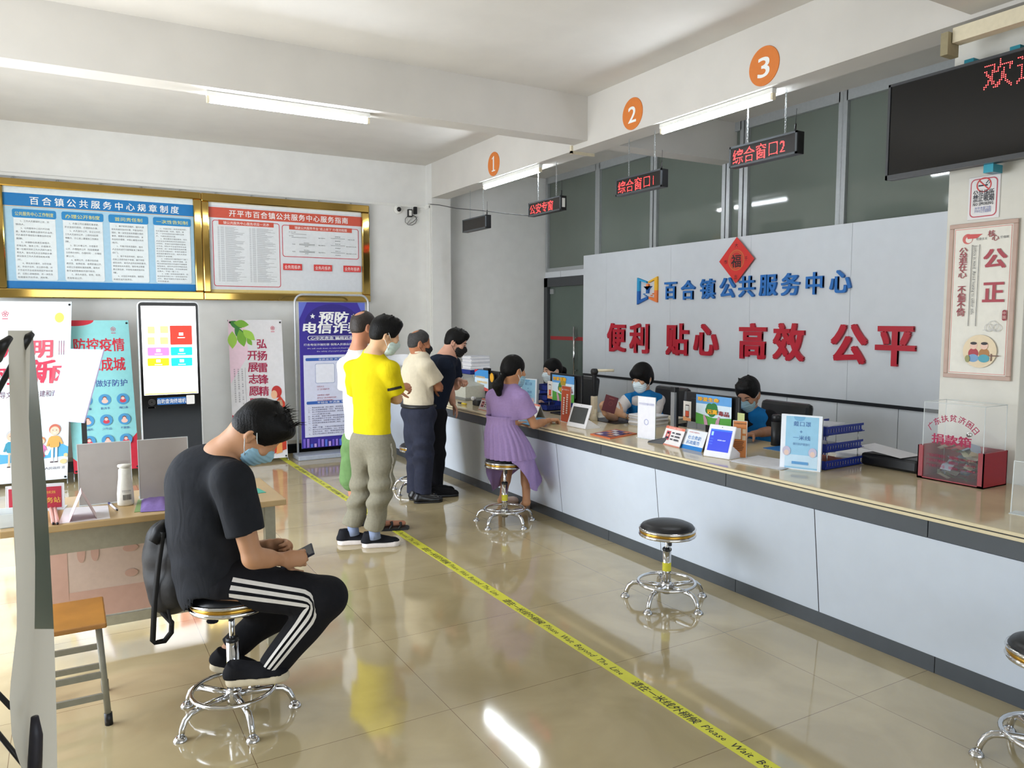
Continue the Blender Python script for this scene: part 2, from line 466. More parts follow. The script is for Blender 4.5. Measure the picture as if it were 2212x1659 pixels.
# corner column, fascia beam, cross beams, pillar
b = MB().bx((4.2, 9.33, 0), (4.47, YW, ZC), M_wall); struct('column', b, 'white corner column')
b = MB().bx((XF, YN, 3.228), (XF2, YW, ZC), M_ceil); struct('beam', b, 'long white beam over the counter')
b = MB().bx((XL, 5.87, 3.277), (XF, 6.085, ZC), M_ceil); b.bx((XF2, 5.87, 3.277), (XB, 6.085, ZC), M_ceil); struct('beam_cross', b, 'white cross beam')
b = MB().bx((XL, 2.19, 3.25), (XF, 2.42, ZC), M_ceil); b.bx((XF2, 2.19, 3.25), (XB, 2.42, ZC), M_ceil); struct('beam_cross_near', b, 'near white cross beam')
b = MB().bx((4.38, XP(2198, 900, 4.38).y, 0), (4.75, XP(2040, 600, 4.38).y, ZC), mat('pillar_paint', (216, 214, 206), .6, var=.03, scale=8), bev=.004); struct('pillar', b, 'cream pillar rising beside the counter')
# back wall: panel wall, low cabinets, glazed wall, door
yl = XP(1260, 650, XP_).y
PT = 2.49
b = MB()
ys = [yl] + [XP(x, 600, XP_).y for x in (1310, 1449, 1621, 1838)] + [3.0, 2.0, .6, YN]
for i in range(len(ys) - 1): b.bx((XP_, ys[i + 1] + .0025, .93), (XP_ + .05, ys[i], PT), M_grey)
b.bx((XP_ + .012, YN, .93), (XB - .02, yl - .01, PT - .01), M_dark)
struct('wall_back', b, 'grey composite panel wall')
b = MB().bx((XP_ - .012, YN, .905), (XP_ + .05, yl - .02, .935), mat('black_rail', (26, 28, 32), .35)); struct('trim_2', b, 'black rail along the panel wall')
b = MB(); ys = [yl - .02, XP(1355, 850, XP_).y, XP(1507, 850, XP_).y, XP(1700, 880, XP_).y, XP(1808, 900, XP_).y, XP(1940, 920, XP_).y, 2.4, 1, YN]
for i in range(len(ys) - 1): b.bx((XP_, ys[i + 1] + .006, 0), (XP_ + .06, ys[i], .905), M_grey)
b.bx((XP_ + .03, YN, 0), (XB, yl - .03, .905), M_dark)
struct('wall_back_lower', b, 'low grey panels under the black rail')
# glazed upper wall
M_glass = mat('dark_window_glass', (112, 120, 112), .05, var=.06, scale=1.2, alpha=.85, spec=.6)
M_alu = mat('window_aluminium', (172, 176, 178), .4, metal=.4, var=.04)
def yb(px, py=450): return XP(px, py, XB).y
ZB = 2.40
ed = [(1187, 1292), (1299, 1411), (1422, 1566), (1579, 1603), (1617, 1813), (1827, 2108), (2122, 2400), (2414, 2700)]
for i, (xa, xb_) in enumerate(ed):
    y1, y0 = yb(xa), yb(xb_); z0 = ZB if i else 2.38
    fr = MB(); w = .035
    for lo, hi in (((XB - .04, y0 - w, z0 - .05), (XB + .04, y0 + .012, ZC)), ((XB - .04, y1 - .012, z0 - .05), (XB + .04, y1 + w, ZC)),
                   ((XB - .04, y0, z0 - .05), (XB + .04, y1, z0)), ((XB - .04, y0, ZC - .09), (XB + .04, y1, ZC))): fr.bx(lo, hi, M_alu)
    o = struct('window_%d' % (i + 1), fr)
    obj('pane', MB().bx((XB - .004, y0, z0), (XB + .004, y1, ZC - .09), M_glass), o, label='dark reflecting glass')
b = MB().bx((XB + 1.3, YN, 0), (XB + 1.4, YW, ZC), mat('corridor_wall', (120, 124, 118), .8)); struct('wall_corridor', b)
# glass door beside the panels
yd0, yd1 = yl - .5, YW - .01
dtop = 2.115
b = MB(); M_frame = mat('door_frame_grey', (62, 64, 67), .45)
b.bx((XB - .05, yd1 - .09, 0), (XB + .05, yd1, dtop + .13), M_frame); b.bx((XB - .05, yd0, dtop), (XB + .05, yd1, dtop + .13), M_frame)
o = struct('door_1', b)
obj('door_pane', MB().bx((XB - .006, yd0, 0), (XB + .006, yd1 - .1, dtop), mat('door_glass', (92, 104, 97), .06, var=.05, scale=1, alpha=.88)), o, label='dark green glass door leaf')
obj('red_stripe', MB().bx((XB - .012, yd0, 1.36), (XB - .007, yd1 - .12, 1.41), C(150, 40, 44)), o, label='red safety stripe')
hy = XP(1249, 760, XB).y
obj('door_handle', MB().tube([(XB - .07, hy, .78), (XB - .07, hy, 1.55)], .016, M_chrome).tube([(XB - .07, hy, .95), (XB, hy, .95)], .01, M_chrome).tube([(XB - .07, hy, 1.4), (XB, hy, 1.4)], .01, M_chrome), o, label='long steel bar handle')
obj('hinge', MB().bx((XB - .03, yd1 - .22, dtop - .1), (XB - .007, yd1 - .13, dtop - .03), M_steel), o, label='steel corner hinge')
b = MB(); ym = yb(1215, 580)
b.bx((XB - .03, ym + .004, dtop + .13), (XB + .03, yd1, 2.335), M_grey); b.bx((XB - .03, yl - .3, dtop + .13), (XB + .03, ym - .004, 2.335), M_grey)
struct('wall_back_transom', b, 'grey panels above the glass door')
b = MB().bx((XB - .02, YN, ZC - .002), (XB + .02, YW, ZC), M_alu)
# cable ducts
b = MB().bx((XL, YW - .018, 3.115), (4.2, YW, 3.145), M_white); struct('trim_3', b, 'white cable duct along the far wall')
b = MB().bx((4.178, 9.335, .1), (4.2, 9.37, 3.13), M_white); b.bx((4.178, 9.345, 3.10), (4.2, YW, 3.15), M_white); struct('trim_4', b, 'white cable duct on the corner column')
b = MB().bx((4.18, 6.10, 3.20), (4.2, 6.125, 3.277), M_cream); b.bx((4.18, 6.10, 3.205), (4.45, 6.125, 3.228), M_cream); struct('trim_5', b, 'short duct on the long beam')
b = MB(); p0 = XP(2056, 60, 4.12); q0 = XP(2056, 92, 4.12)
b.bx((4.13, .5, q0.z), (4.2, p0.y, p0.z), M_cream); b.bx((4.10, p0.y + .005, q0.z - .06), (4.2, p0.y + .045, p0.z - .02), mat('old_duct', (150, 140, 110), .6))
struct('trim_6', b, 'cream cable duct across the top of the pillar')
# ------------------------------------------------------------------ notice boards on the far wall
WHT = C(238, 240, 240); YB = YW - .05
def gold_board(name, label, tl, tr, bl, xo0, xo1):
    """gold framed notice board; inner sheet corners given where they stand on the far wall"""
    x0, x1 = tl.x, tr.x; z1 = (tl.z + tr.z) / 2; z0 = bl.z
    t = thing(name, label, 'notice board', (x0, YW, z0), 0, 'gold framed notice boards')
    fr = MB(); zo0, zo1 = 1.872, 3.085
    for lo, hi in (((xo0, YB - .03, z1), (xo1, YW, zo1)), ((xo0, YB - .03, zo0), (xo1, YW, z0)), ((xo0, YB - .03, z0), (x0, YW, z1)), ((x1, YB - .03, z0), (xo1, YW, z1))):
        fr.bx(lo, hi, M_gold, bev=.012)
    wpart('frame', fr, t, 'polished gold frame')
    wpart('backing_panel', MB().bx((x0, YB + .01, z0), (x1, YW - .001, z1), WHT), t)
    for i in range(5):
        wpart('hook', MB().ball((x0 + (x1 - x0) * (.05 + .22 * i), YW - .03, zo1 + .01), .014, M_steel, 8), t)
    m = MB(); return t, m, Sheet(m, (x0, YB + .0095, z0), (1, 0, 0), (0, 0, 1)), x1 - x0, z1 - z0
BLU, LBL, DTX, YEL = C(20, 118, 186), C(168, 205, 228), C(52, 54, 60), C(236, 226, 90)
def yw(x, y): return YP(x, y, YB)
t, m, sh, w, h = gold_board('notice_board', 'gold framed blue notice board of rules in four columns', yw(4.5, 401), yw(416, 430.5), yw(13, 622.5), -.60, yw(436, 500).x)
sh.rect(0, 0, w, h, LBL); sh.rect(0, h * .93, w, h * .07, C(222, 232, 236)); sh.rect(0, h * .815, w, h * .125, BLU); sh.rect(0, h * .81, w, h * .006, C(220, 180, 120)); sh.rect(0, 0, w, h * .075, BLU)
title = '百合镇公共服务中心规章制度'
for i, ch in enumerate(title): sh.text(ch, w * (.15 + .745 * i / 12), h * .842, h * .075, WHT, bold=.015, up=0 if i else 1)
cols = [('公共服务中心工作制度', ['　　1、工作人员要按时上班，热', '情待人。', '　　2、公共服务中心实行代办制', '度，免费为办事群众提供代办业务，', '代办事项不得收取办事群众的任何', '报酬。', '　　3、本镇群众前来反映情况、', '咨询业务、联系工作、办理事项，', '第一位被问到的工作人员即为首位', '责任人，首位责任人应当帮助办事', '群众联系工作人员或告知有关情', '况。', '　　4、群众来办事时，对符合规', '定、手续齐全的，应立即办理，对', '于手续不齐全或其他原因不能办理', '的，应耐心说明原因，并一次性告', '知需要补齐的手续、资料等。']),
        ('办理公开制度', ['　　1、办事公开应遵循实事求是、', '民主监督的原则，方便群众办事。', '　　2、人员身份公开。设立公示栏，', '工作人员身份公开。上班时间应佩', '带胸卡、办公桌上要摆放工作牌示', '牌。', '　　3、窗口办事公开。办理事项', '公开，办理程序公开（包括需要提', '交的申办材料、办理时间）、办理结', '果公开。', '　　4、收费公开。办事涉及的收', '费项目、收费标准、收费依据公开，', '未经公示或超标准的收费，服务对', '象可以拒绝缴纳并进行投诉。', '　　5、承办人姓名、职务、权限、', '咨询电话公开。']),
        ('首问责任制', ['　　1、属于职责范围的，首问人要', '按有关规定及时办理；不能当场办', '理的，第一次性告知有需要办理的', '事项、需要补充或携带的材料，以', '及如何办理等，并耐心解答对方的', '询问。', '　　2、不属于职责范围的，首问', '人应告知或尽可能帮助其了解承办', '部门。', '　　3、属于电话咨询的，首问人', '应按上述原则给予答复。属于举报', '或投诉的，首问人应将反映的事项、', '举报或投诉人姓名、联系电话等要', '素记录在册，并按有关规定及时处', '理。', '　　4、对违反本制度的，按照有', '关规定追究其责任。']),
        ('一次性告知制', ['　　1、书面印制一次性告知材料，', '将办事的依据、时限、程序、要', '求，一次性告知前来办理的当事', '人，为群众提供方便。', '　　2、群众要求办理的事项，经办', '人应当当场审核有关手续和材料，', '对材料、手续齐全的随即时受理；', '对手续、材料不齐全或不符合法定', '要求的，应一次性书面告知其所需', '补正的手续和材料；申请人按照书', '面告知的要求补正后，经办人员应', '当按时予以受理。', '　　3、对群众所办事项及多个部门', '的，或相关手续、材料不清楚，法', '律法规和规范性文件规定不明确等', '特殊情况，经办人应及时帮助其咨', '询了解或请示报告，并将结果告知', '当事人，不能一推了之。', '　　4、对需一次性告知的事项，除', '电话咨询可用口头一次性告知的形', '式外，需以书面形式告知当事人，', '并存档备查。'])]
for i, (hd, ls) in enumerate(cols):
    x = w * (.045 + .243 * i); cw = w * .205
    sh.rrect(x, h * .085, cw, h * .665, .02, C(226, 234, 238)); sh.rrect(x - .01, h * .70, cw + .02, h * .085, .02, C(38, 134, 196))
    sh.text(hd, x + cw / 2, h * .723, h * .038, YEL, w=min(cw * .92, h * .052 * len(hd)))
    pt = h * .59 / len(ls); pt = min(pt, h * .038)
    for j, s in enumerate(ls):
        s0 = len(s) - len(s.lstrip('　')); s = s.lstrip('　')
        sh.text(s, x + cw * (.04 + .06 * s0), h * .66 - j * pt, pt * .52, DTX, w=cw * .92 * len(s) / 16.5 * (1 if s0 == 0 else .95), align='l', up=0)
wpart('printed_sheet', m, t)

RED, PNK = C(204, 86, 66), C(196, 60, 74)
t, m, sh, w, h = gold_board('notice_board', 'gold framed white notice board with a red title strip and service table', yw(449.7, 434.8), yw(780, 461), yw(455, 631.4), yw(436, 500).x, yw(798, 560).x)
sh.rect(0, 0, w, h, C(218, 222, 228)); sh.rect(0, h * .835, w, h * .115, RED); sh.rect(0, 0, w, h * .035, C(222, 200, 130)); sh.rect(0, h * .97, w, h * .03, WHT)
title = '开平市百合镇公共服务中心服务指南'
for i, ch in enumerate(title): sh.text(ch, w * (.145 + .74 * i / 15), h * .862, h * .07, WHT, bold=.015, up=0 if i else 1)
def frame_box(x, y, ww, hh, hd):
    sh.rrect(x, y, ww, hh, .03, PNK); sh.rrect(x + .008, y + .008, ww - .016, hh - .016, .024, C(222, 226, 230))
    sh.rect(x + ww * .09, y + hh - .052, ww * .82, .056, RED); sh.text(hd, x + ww / 2, y + hh - .04, .032, WHT, w=ww * .68)
frame_box(w * .02, h * .07, w * .42, h * .74, '镇公共服务中心服务项目一览表')
rng = random.Random(4)
gl = C(150, 152, 158)
for cxx in (.05, .245):
    for j in range(60):
        y = h * .735 - j * h * .0103
        for k, ww in ((0, .012), (.018, .022)): sh.rect(w * (cxx + k), y, w * ww, .0032, gl, up=0)
        sh.rect(w * (cxx + .046), y, w * rng.uniform(.05, .125), .0034, gl, up=0)
frame_box(w * .455, h * .43, w * .525, h * .37, '镇级公共服务平台“线上线下”办理流程图')
dk = C(60, 62, 66)
for x, y, s in ((.50, .715, '例：线上流程'), (.50, .672, '线下流程'), (.52, .575, '申请人'), (.52, .49, '申请人')): sh.text(s, w * x, h * y, .012, dk, align='l')
for x, y, s in ((.72, .66, '市级公共服务中心'), (.72, .575, '镇级公共服务中心'), (.72, .49, '村级公共服务中心'), (.83, .685, '提供材料上报'), (.83, .635, '提供结果反馈'), (.83, .60, '提供材料上报'), (.83, .55, '提供结果反馈'), (.83, .515, '提供材料上报'), (.83, .465, '提供结果反馈'), (.925, .66, '市级部门网上审批'), (.925, .575, '镇级公共服务中心网上审批'), (.925, .49, '村级公共服务中心网上审批'), (.615, .595, '提交申请材料'), (.615, .555, '告知结果'), (.615, .51, '提交申请材料'), (.615, .47, '告知结果')): sh.text(s, w * x, h * y, .011, dk, w=.011 * len(s))
for x0, x1, y in ((.515, .615, .70), (.515, .615, .66), (.565, .67, .585), (.565, .67, .575), (.565, .67, .50), (.565, .67, .49), (.78, .88, .67), (.78, .88, .585), (.78, .88, .50)): sh.line(w * x0, h * y, w * x1, h * y, .003, dk)
for i, s in enumerate(('业务周报表', '业务月报表', '业务年报表')):
    x = w * (.455 + .205 * i); sh.rect(x, h * .275, w * .125, h * .075, C(214, 62, 60)); sh.text(s, x + w * .0625, h * .293, h * .042, WHT, w=w * .105)
wpart('printed_sheet', m, t)

# ------------------------------------------------------------------ ceiling lamps (tubes give the light)
M_tube = mat('lit_tube', (240, 248, 255), .3, emit=48., var=0)
def tube_lamp(label, p0, p1, hang=.0):
    a, c = Vector(p0), Vector(p1); d = (c - a); L = d.length; d.normalize(); q = Vector((0, 0, 1)).cross(d)
    t = thing('fluorescent_lamp', label, 'lamp', tuple((a + c) / 2), 0, 'fluorescent tube lamps')
    M = Matrix((d, q, (0, 0, 1))).transposed().to_4x4(); M.translation = (a + c) / 2
    wpart('lamp_housing', MB().box((0, 0, -.018), (L, .045, .036), M_white, M, .004), t)
    for s in (-1, 1): wpart('tube_holder', MB().box((s * (L / 2 - .012), 0, -.055), (.02, .034, .05), M_cream, M, .003), t)
    wpart('tube', MB().tube([(-L / 2 + .02, 0, -.064), (L / 2 - .02, 0, -.064)], .0165, M_tube, 12, M), t, 'glowing white tube')
z = 3.276
a = Z(448, 191, z); c = Z(803, 242, z); tube_lamp('lit fluorescent tube under the white cross beam', (a.x, 5.975, z), (c.x, 5.975, z))
z = 3.227
c = XP(1665, 216, 4.22); a = XP(1421, 288, 4.22); tube_lamp('lit fluorescent tube under the long beam beneath numbers two and three', (4.255, a.y, z), (4.255, c.y, z))
c = XP(1162, 372, 4.22); a = XP(1040, 408, 4.22); tube_lamp('lit fluorescent tube under the long beam beneath number one', (4.255, a.y, z), (4.255, c.y, z))

# ------------------------------------------------------------------ numbered discs on the beam
M_or = C(214, 122, 52)
for n, y in (('1', 7.646), ('2', 5.222), ('3', 3.813)):
    t = thing('number_sign', 'round orange window number sign reading %s on the long beam' % n, 'sign', (XF, y, 3.37), 0, 'orange window numbers')
    b = MB(); M = Matrix.Translation((XF, y, 3.372)) @ Matrix.Rotation(math.radians(-90), 4, 'Y')
    b.lathe([(.001, .006), (.13, .006), (.131, .004), (.131, 0)], M_or, 40, M, smooth=False); wpart('disc', b, t)
    b = MB(); sh = Sheet(b, (XF - .0066, y, 3.372), (0, -1, 0), (0, 0, 1))
    # serif numerals drawn as outlines
    if n == '1':
        sh.poly([(-.012, -.075), (.014, -.075), (.014, .085), (.002, .085), (-.012, .074)], WHT); sh.rect(-.04, -.08, .082, .012, WHT); sh.poly([(-.012, .064), (-.012, .076), (-.036, .062), (-.036, .052)], WHT)
    else: sh.text(n, 0, -.072, .165, WHT, w=.105, bold=.012, res=6)
    wpart('numeral', b, t, 'white numeral')

# ------------------------------------------------------------------ hanging led signs
M_led = mat('red_led', (255, 60, 60), .4, emit=6., var=0); M_ledk = mat('led_panel_black', (26, 22, 22), .35, var=.05)
def chain(x, y, z0, z1):
    b = MB(); n = max(2, int((z1 - z0) / .022))
    for i in range(n):
        zz = z0 + (z1 - z0) * (i + .5) / n; hh = (z1 - z0) / n * .72; pts = []
        for k in range(8):
            a = 2 * math.pi * k / 8; u, v = .006 * math.cos(a), hh * math.sin(a)
            pts.append((x + (u if i % 2 else 0), y + (0 if i % 2 else u), zz + v))
        b.tube(pts, .0016, M_steel, 5, closed=True)
    return b
def led_sign(txt, label, tl, tr, bl, on=True, X=4.31):
    a, c, e = XP(*tl, X), XP(*tr, X), XP(*bl, X); y1, y0 = a.y, c.y; z1, z0 = (a.z + c.z) / 2, e.z
    t = thing('led_sign', label, 'led sign', (X, (y0 + y1) / 2, z0), 0, 'hanging led window signs')
    b = MB(); T = .07
    b.bx((X, y0, z0), (X + T, y1, z1), M_black, bev=.004); wpart('case', b, t)
    b = MB(); f = .014
    for lo, hi in (((X - .006, y0, z0), (X + .004, y1, z0 + f)), ((X - .006, y0, z1 - f), (X + .004, y1, z1)), ((X - .006, y0, z0), (X + .004, y0 + f, z1)), ((X - .006, y1 - f, z0), (X + .004, y1, z1))): b.bx(lo, hi, M_dark)
    wpart('bezel', b, t, 'grey edge of the sign'); wpart('display', MB().bx((X - .003, y0 + f, z0 + f), (X + .003, y1 - f, z1 - f), M_ledk), t)
    if on:
        dots, nc = led_dots(txt, 16); hh = (z1 - z0) - 2 * f - .014; st = hh / 16; W = (y1 - y0) - .04
        b = MB(); sh = Sheet(b, (X - .0036, y1 - .028, z0 + f + .006), (0, -1, 0), (0, 0, 1)); sx = min(st * 1.1, W * (.86 if len(txt) > 4 else .80) / nc)
        for i, j in dots: sh.poly([(i * sx + sx * .5 + .33 * st * math.cos(q), j * st + .33 * st * math.sin(q)) for q in (0, 1.05, 2.09, 3.14, 4.19, 5.24)], M_led, 0)
        wpart('lettering', b, t, 'red dot lettering')
    for yy in (y1 - (y1 - y0) * .22, y0 + (y1 - y0) * .22): wpart('chain', chain(X + T / 2, yy, z1, 3.228), t)
    wpart('aerial', MB().tube([(X + .045, y0 + .06, z1), (X + .045, y0 + .055, z1 + .06)], .007, M_black, 8).tube([(X + .045, y0 + .055, z1 + .06), (X + .045, y0 + .05, z1 + .16)], .0018, M_black, 5), t)
    if txt == '公安专窗': wpart('side_label', MB().bx((X + .015, y0 - .002, z0 + .03), (X + .05, y0 + .001, z1 - .025), M_white), t)
led_sign('综合窗口2', 'hanging led sign with red dot lettering ending in 2', (1577, 319), (1723, 281), (1575.5, 364))
led_sign('综合窗口1', 'hanging led sign with red dot lettering ending in 1', (1331, 388), (1430, 363.6), (1329.7, 425))
led_sign('公安专窗', 'hanging led sign with four red characters and white side label', (1142, 438), (1211.5, 422.8), (1140, 469))
led_sign('', 'switched off black hanging led sign near the corner column', (999.6, 475), (1049.8, 464), (999.6, 503), False)
b = MB(); p = [XP(926, 441, 4.185), XP(950, 443, 4.185), XP(985, 450, 4.25), XP(1040, 455, 4.33), XP(1100, 462, 4.33), XP(1142, 466, 4.335)]
b.tube(p, .005, mat('cable_grey', (70, 70, 72), .6), 6); setp(obj('cable', b, None, p[0]), 'thin grey cable drooping from the column to a led sign', 'cable')

# ------------------------------------------------------------------ big display on the pillar
XT = 4.22
tl, bl = XP(1921, 184.5, XT), XP(1913.5, 390, XT); y1 = tl.y; z1, z0 = XP(2212, 102, XT).z, bl.z; y0 = y1 - 1.25
t = thing('wall_display', 'large black wide screen display hung on the pillar', 'display', (XT, y1, z0))
wpart('case', MB().bx((XT + .004, y0, z0), (XT + .06, y1, z1), M_black, bev=.006), t)
b = MB()
for lo, hi in (((XT - .006, y0, z0), (XT + .01, y1, z0 + .026)), ((XT - .006, y0, z1 - .014), (XT + .01, y1, z1)), ((XT - .006, y1 - .014, z0), (XT + .01, y1, z1)), ((XT - .006, y0, z0), (XT + .01, y0 + .014, z1))): b.bx(lo, hi, mat('display_bezel', (62, 64, 68), .35))
wpart('bezel', b, t, 'dark grey bezel')
wpart('screen', MB().bx((XT, y0 + .014, z0 + .02), (XT + .003, y1 - .014, z1 - .014), mat('dark_screen', (16, 16, 17), .12, var=.02, spec=.4)), t)
dots, nc = led_dots('欢迎', 16); a, c = XP(2122, 190, XT), XP(2122, 128, XT); st = (c.z - a.z) / 15.5
b = MB(); sh = Sheet(b, (XT - .0008, a.y, a.z - .02), (0, -1, 0), (0, 0, 1))
for i, j in dots: sh.poly([(i * st + .30 * st * math.cos(q), j * st + .30 * st * math.sin(q)) for q in (0, 1.05, 2.09, 3.14, 4.19, 5.24)], M_led, 0)
wpart('lettering', b, t, 'red dot lettering')
for yy, zz in ((XP(2085, 150, XT).y, z1), (XP(2185, 115, XT).y, z1), (XP(2128, 362, XT).y, z0 - .03)):
    wpart('bracket', MB().bx((XT + .03, yy - .025, zz - .012), (XT + .12, yy + .025, zz + .03), mat('blue_film_bracket', (50, 140, 160), .3, metal=.4)), t, 'bracket still in blue film')

# ------------------------------------------------------------------ signs on the pillar
XS = 4.376
a, c, e = XP(2094, 385, XS), XP(2163, 371, XS), XP(2088, 477, XS); w, h = a.y - c.y, a.z - e.z
t = thing('no_smoking_sign', 'white no smoking sign with red border on the pillar', 'sign', (XS, a.y, e.z))
wpart('plate', MB().bx((XS - .003, c.y, e.z), (XS + .004, a.y, a.z), C(226, 224, 226), bev=.003), t)
b = MB(); sh = Sheet(b, (XS - .0034, a.y, e.z), (0, -1, 0), (0, 0, 1))
sh.rrect(.012, .012, w - .024, h - .024, .025, C(190, 84, 98)); sh.rrect(.018, .018, w - .036, h - .036, .021, C(226, 224, 226))
cx, cy = w / 2, h * .79; sh.rect(cx - .03, cy - .006, .05, .008, C(40, 44, 60)); sh.line(cx + .01, cy + .006, cx + .024, cy + .022, .005, C(60, 64, 80)); sh.line(cx + .024, cy + .004, cx + .032, cy + .014, .004, C(60, 64, 80))
sh.ring(cx, cy, .034, .040, C(206, 64, 66)); sh.line(cx - .027, cy + .027, cx + .027, cy - .027, .006, C(206, 64, 66))
ink = C(54, 56, 66); sh.text('公共场所', cx, h * .54, .034, ink, w=w * .66, bold=.01); sh.text('禁止吸烟', cx, h * .42, .034, ink, w=w * .66, bold=.01); sh.text('NO SMOKING', cx, h * .32, .022, ink, w=w * .64, bold=.01)
sh.text('开平市爱卫会', cx, h * .225, .016, C(96, 106, 168), w=w * .52); sh.text('开平市卫生健康局', cx, h * .155, .016, C(96, 106, 168), w=w * .52)
wpart('printed_sheet', b, t)
a, c, e = XP(2054.6, 487, XS), XP(2203, 475, XS), XP(2039, 814, XS); w, h = a.y - c.y, a.z - e.z
t = thing('framed_poster', 'tall framed poster with two large red characters on the pillar', 'poster', (XS, a.y, e.z))
fr = MB(); fm = mat('pale_wood_frame', (186, 160, 148), .5, scale=15); f = .024
for lo, hi in (((c.y, e.z), (a.y, e.z + f)), ((c.y, a.z - f), (a.y, a.z)), ((c.y, e.z + f), (c.y + f, a.z - f)), ((a.y - f, e.z + f), (a.y, a.z - f))): fr.bx((XS - .014, lo[0], lo[1]), (XS, hi[0], hi[1]), fm, bev=.003)
wpart('frame', fr, t, 'pale brown frame')
b = MB(); b.bx((XS - .006, c.y + .01, e.z + .01), (XS, a.y - .01, a.z - .01), C(224, 222, 214)); wpart('backing_panel', b, t)
b = MB(); sh = Sheet(b, (XS - .0065, a.y, e.z), (0, -1, 0), (0, 0, 1)); mr = C(150, 54, 66); m2 = C(168, 66, 78)
sh.rect(f, f, w - 2 * f, h - 2 * f, C(226, 224, 216))
for x in (f + .006, w - f - .010): sh.rect(x, f + .006, .003, h - 2 * f - .012, C(214, 140, 130))
for y in (f + .006, h - f - .009): sh.rect(f + .006, y, w - 2 * f - .012, .003, C(214, 140, 130))
sh.disc(w * .28, h * .90, .028, C(204, 104, 100)); sh.disc(w * .30, h * .895, .018, C(226, 224, 216)); sh.poly([(w * .26, h * .93), (w * .50, h * .925), (w * .46, h * .915), (w * .42, h * .90), (w * .28, h * .90)], C(204, 84, 84))
sh.text('社会主义', w * .49, h * .888, .013, ink, w=w * .16); sh.text('核', w * .63, h * .905, .034, mr, bold=.01); sh.text('心', w * .69, h * .878, .034, mr, bold=.01); sh.text('价值观', w * .82, h * .888, .013, ink, w=w * .12)
sh.text('公', w * .70, h * .715, .10, m2, w=.125, bold=.035, res=4); sh.text('正', w * .70, h * .50, .112, m2, w=.115, bold=.035, res=4)
sh.vtext('公道在心 不偏不倚', w * .23, h * .80, .043, h * .049, mr, bold=.012)
for x in (.36, .47): sh.line(w * x, h * .86, w * (x - .005), h * .34, .003, C(70, 70, 74))
sh.text('Justice in mind  Avoid leaning to either side', w * .385, h * .855, .022, C(70, 70, 74), w=h * .44, align='l', rot=-math.pi / 2)
sh.rrect(w * .845, h * .375, .022, .058, .01, mr); sh.vtext('中国', w * .845 + .011, h * .375 + .034, .016, .022, C(226, 200, 190))
gcl = C(190, 190, 190)
for x, y, r in ((.66, .33, .022), (.72, .345, .026), (.78, .33, .022)): sh.ring(w * x, h * y, r - .003, r, gcl, 20)
sh.line(w * .58, h * .315, w * .82, h * .315, .003, gcl)
sh.disc(w * .55, h * .18, w * .25, C(226, 208, 178))
for x, cl, cl2 in ((.46, C(168, 60, 70), C(120, 160, 200)), (.62, C(170, 120, 70), C(80, 160, 180))):   # two seated child figures
    sh.disc(w * x, h * .165, .028, cl, .03); sh.disc(w * x, h * .135, .030, cl2, .022); sh.disc(w * x, h * .215, .020, C(232, 196, 180)); sh.disc(w * x, h * .23, .018, C(50, 46, 50), .008)
sh.rect(w * .70, h * .15, .05, .006, C(110, 80, 70)); sh.rect(w * .72, h * .12, .006, .04, C(110, 80, 70)); sh.disc(w * .38, h * .13, .013, C(150, 150, 100), .02)
wpart('printed_sheet', b, t)

# ------------------------------------------------------------------ raised lettering on the panel wall
def solid_letter(ch, h, depth, m, bold=.03):
    cu = bpy.data.curves.new('letter', 'FONT'); cu.body = ch; cu.resolution_u = 3; cu.extrude = .5
    o = bpy.data.objects.new('letter', cu); COL.objects.link(o); me = o.to_mesh()
    vs = [v.co.copy() for v in me.vertices]; fs = [list(p.vertices) for p in me.polygons]
    o.to_mesh_clear(); bpy.data.objects.remove(o); bpy.data.curves.remove(cu)
    x0, x1 = min(v.x for v in vs), max(v.x for v in vs); y0, y1 = min(v.y for v in vs), max(v.y for v in vs); s = h / .95
    M = Matrix(((0, 0, -1), (-1, 0, 0), (0, 1, 0))).to_4x4(); b = MB()
    for k, (dx, dy) in enumerate(((-1, -.7), (1, -.7), (-1, .7), (1, .7))):
        b.add([M @ Vector(((v.x - (x0 + x1) / 2 + dx * bold) * s, (v.y - (y0 + y1) / 2 + dy * bold) * s, v.z * depth + k * .0004)) for v in vs], fs, m)
    return b
M_bl = mat('blue_acrylic', (30, 104, 178), .35, var=.05, scale=3); M_rd = mat('red_acrylic', (176, 24, 44), .3, var=.05, scale=3)
XL_ = XP_ - .014
ordn = ['first', 'second', 'third', 'fourth', 'fifth', 'sixth', 'seventh', 'eighth', 'ninth']
hb = XP(1449, 609, XP_).z - XP(1449, 648, XP_).z
for i, (ch, x, y) in enumerate(zip('百合镇公共服务中心', (1449, 1487, 1529, 1572, 1613.6, 1660, 1708, 1760, 1816), (628, 626.5, 624, 621.5, 619, 616, 614, 612, 608))):
    p = XP(x, y, XL_); hh = hb * (1.04 if ch not in '百中' else 1.0)
    o = obj('wall_character', solid_letter(ch, hh, .024, M_bl, .026), None, None, 'raised blue wall character, %s of the blue upper row' % ordn[i], 'lettering', 'blue raised wall characters'); o.location = (XL_ , p.y, p.z)
hr = XP(1332, 700, XP_).z - XP(1332, 758, XP_).z
for i, (ch, x, y) in enumerate(zip('便利贴心高效公平', (1332, 1381, 1463, 1525, 1626, 1704, 1834, 1934), (729, 731, 733, 734, 737, 739, 743, 748))):
    p = XP(x, y, XL_)
    o = obj('wall_character', solid_letter(ch, hr * 1.05, .024, M_rd, .034), None, None, 'raised red wall character, %s of the red lower row' % ordn[i], 'lettering', 'red raised wall characters'); o.location = (XL_, p.y, p.z)
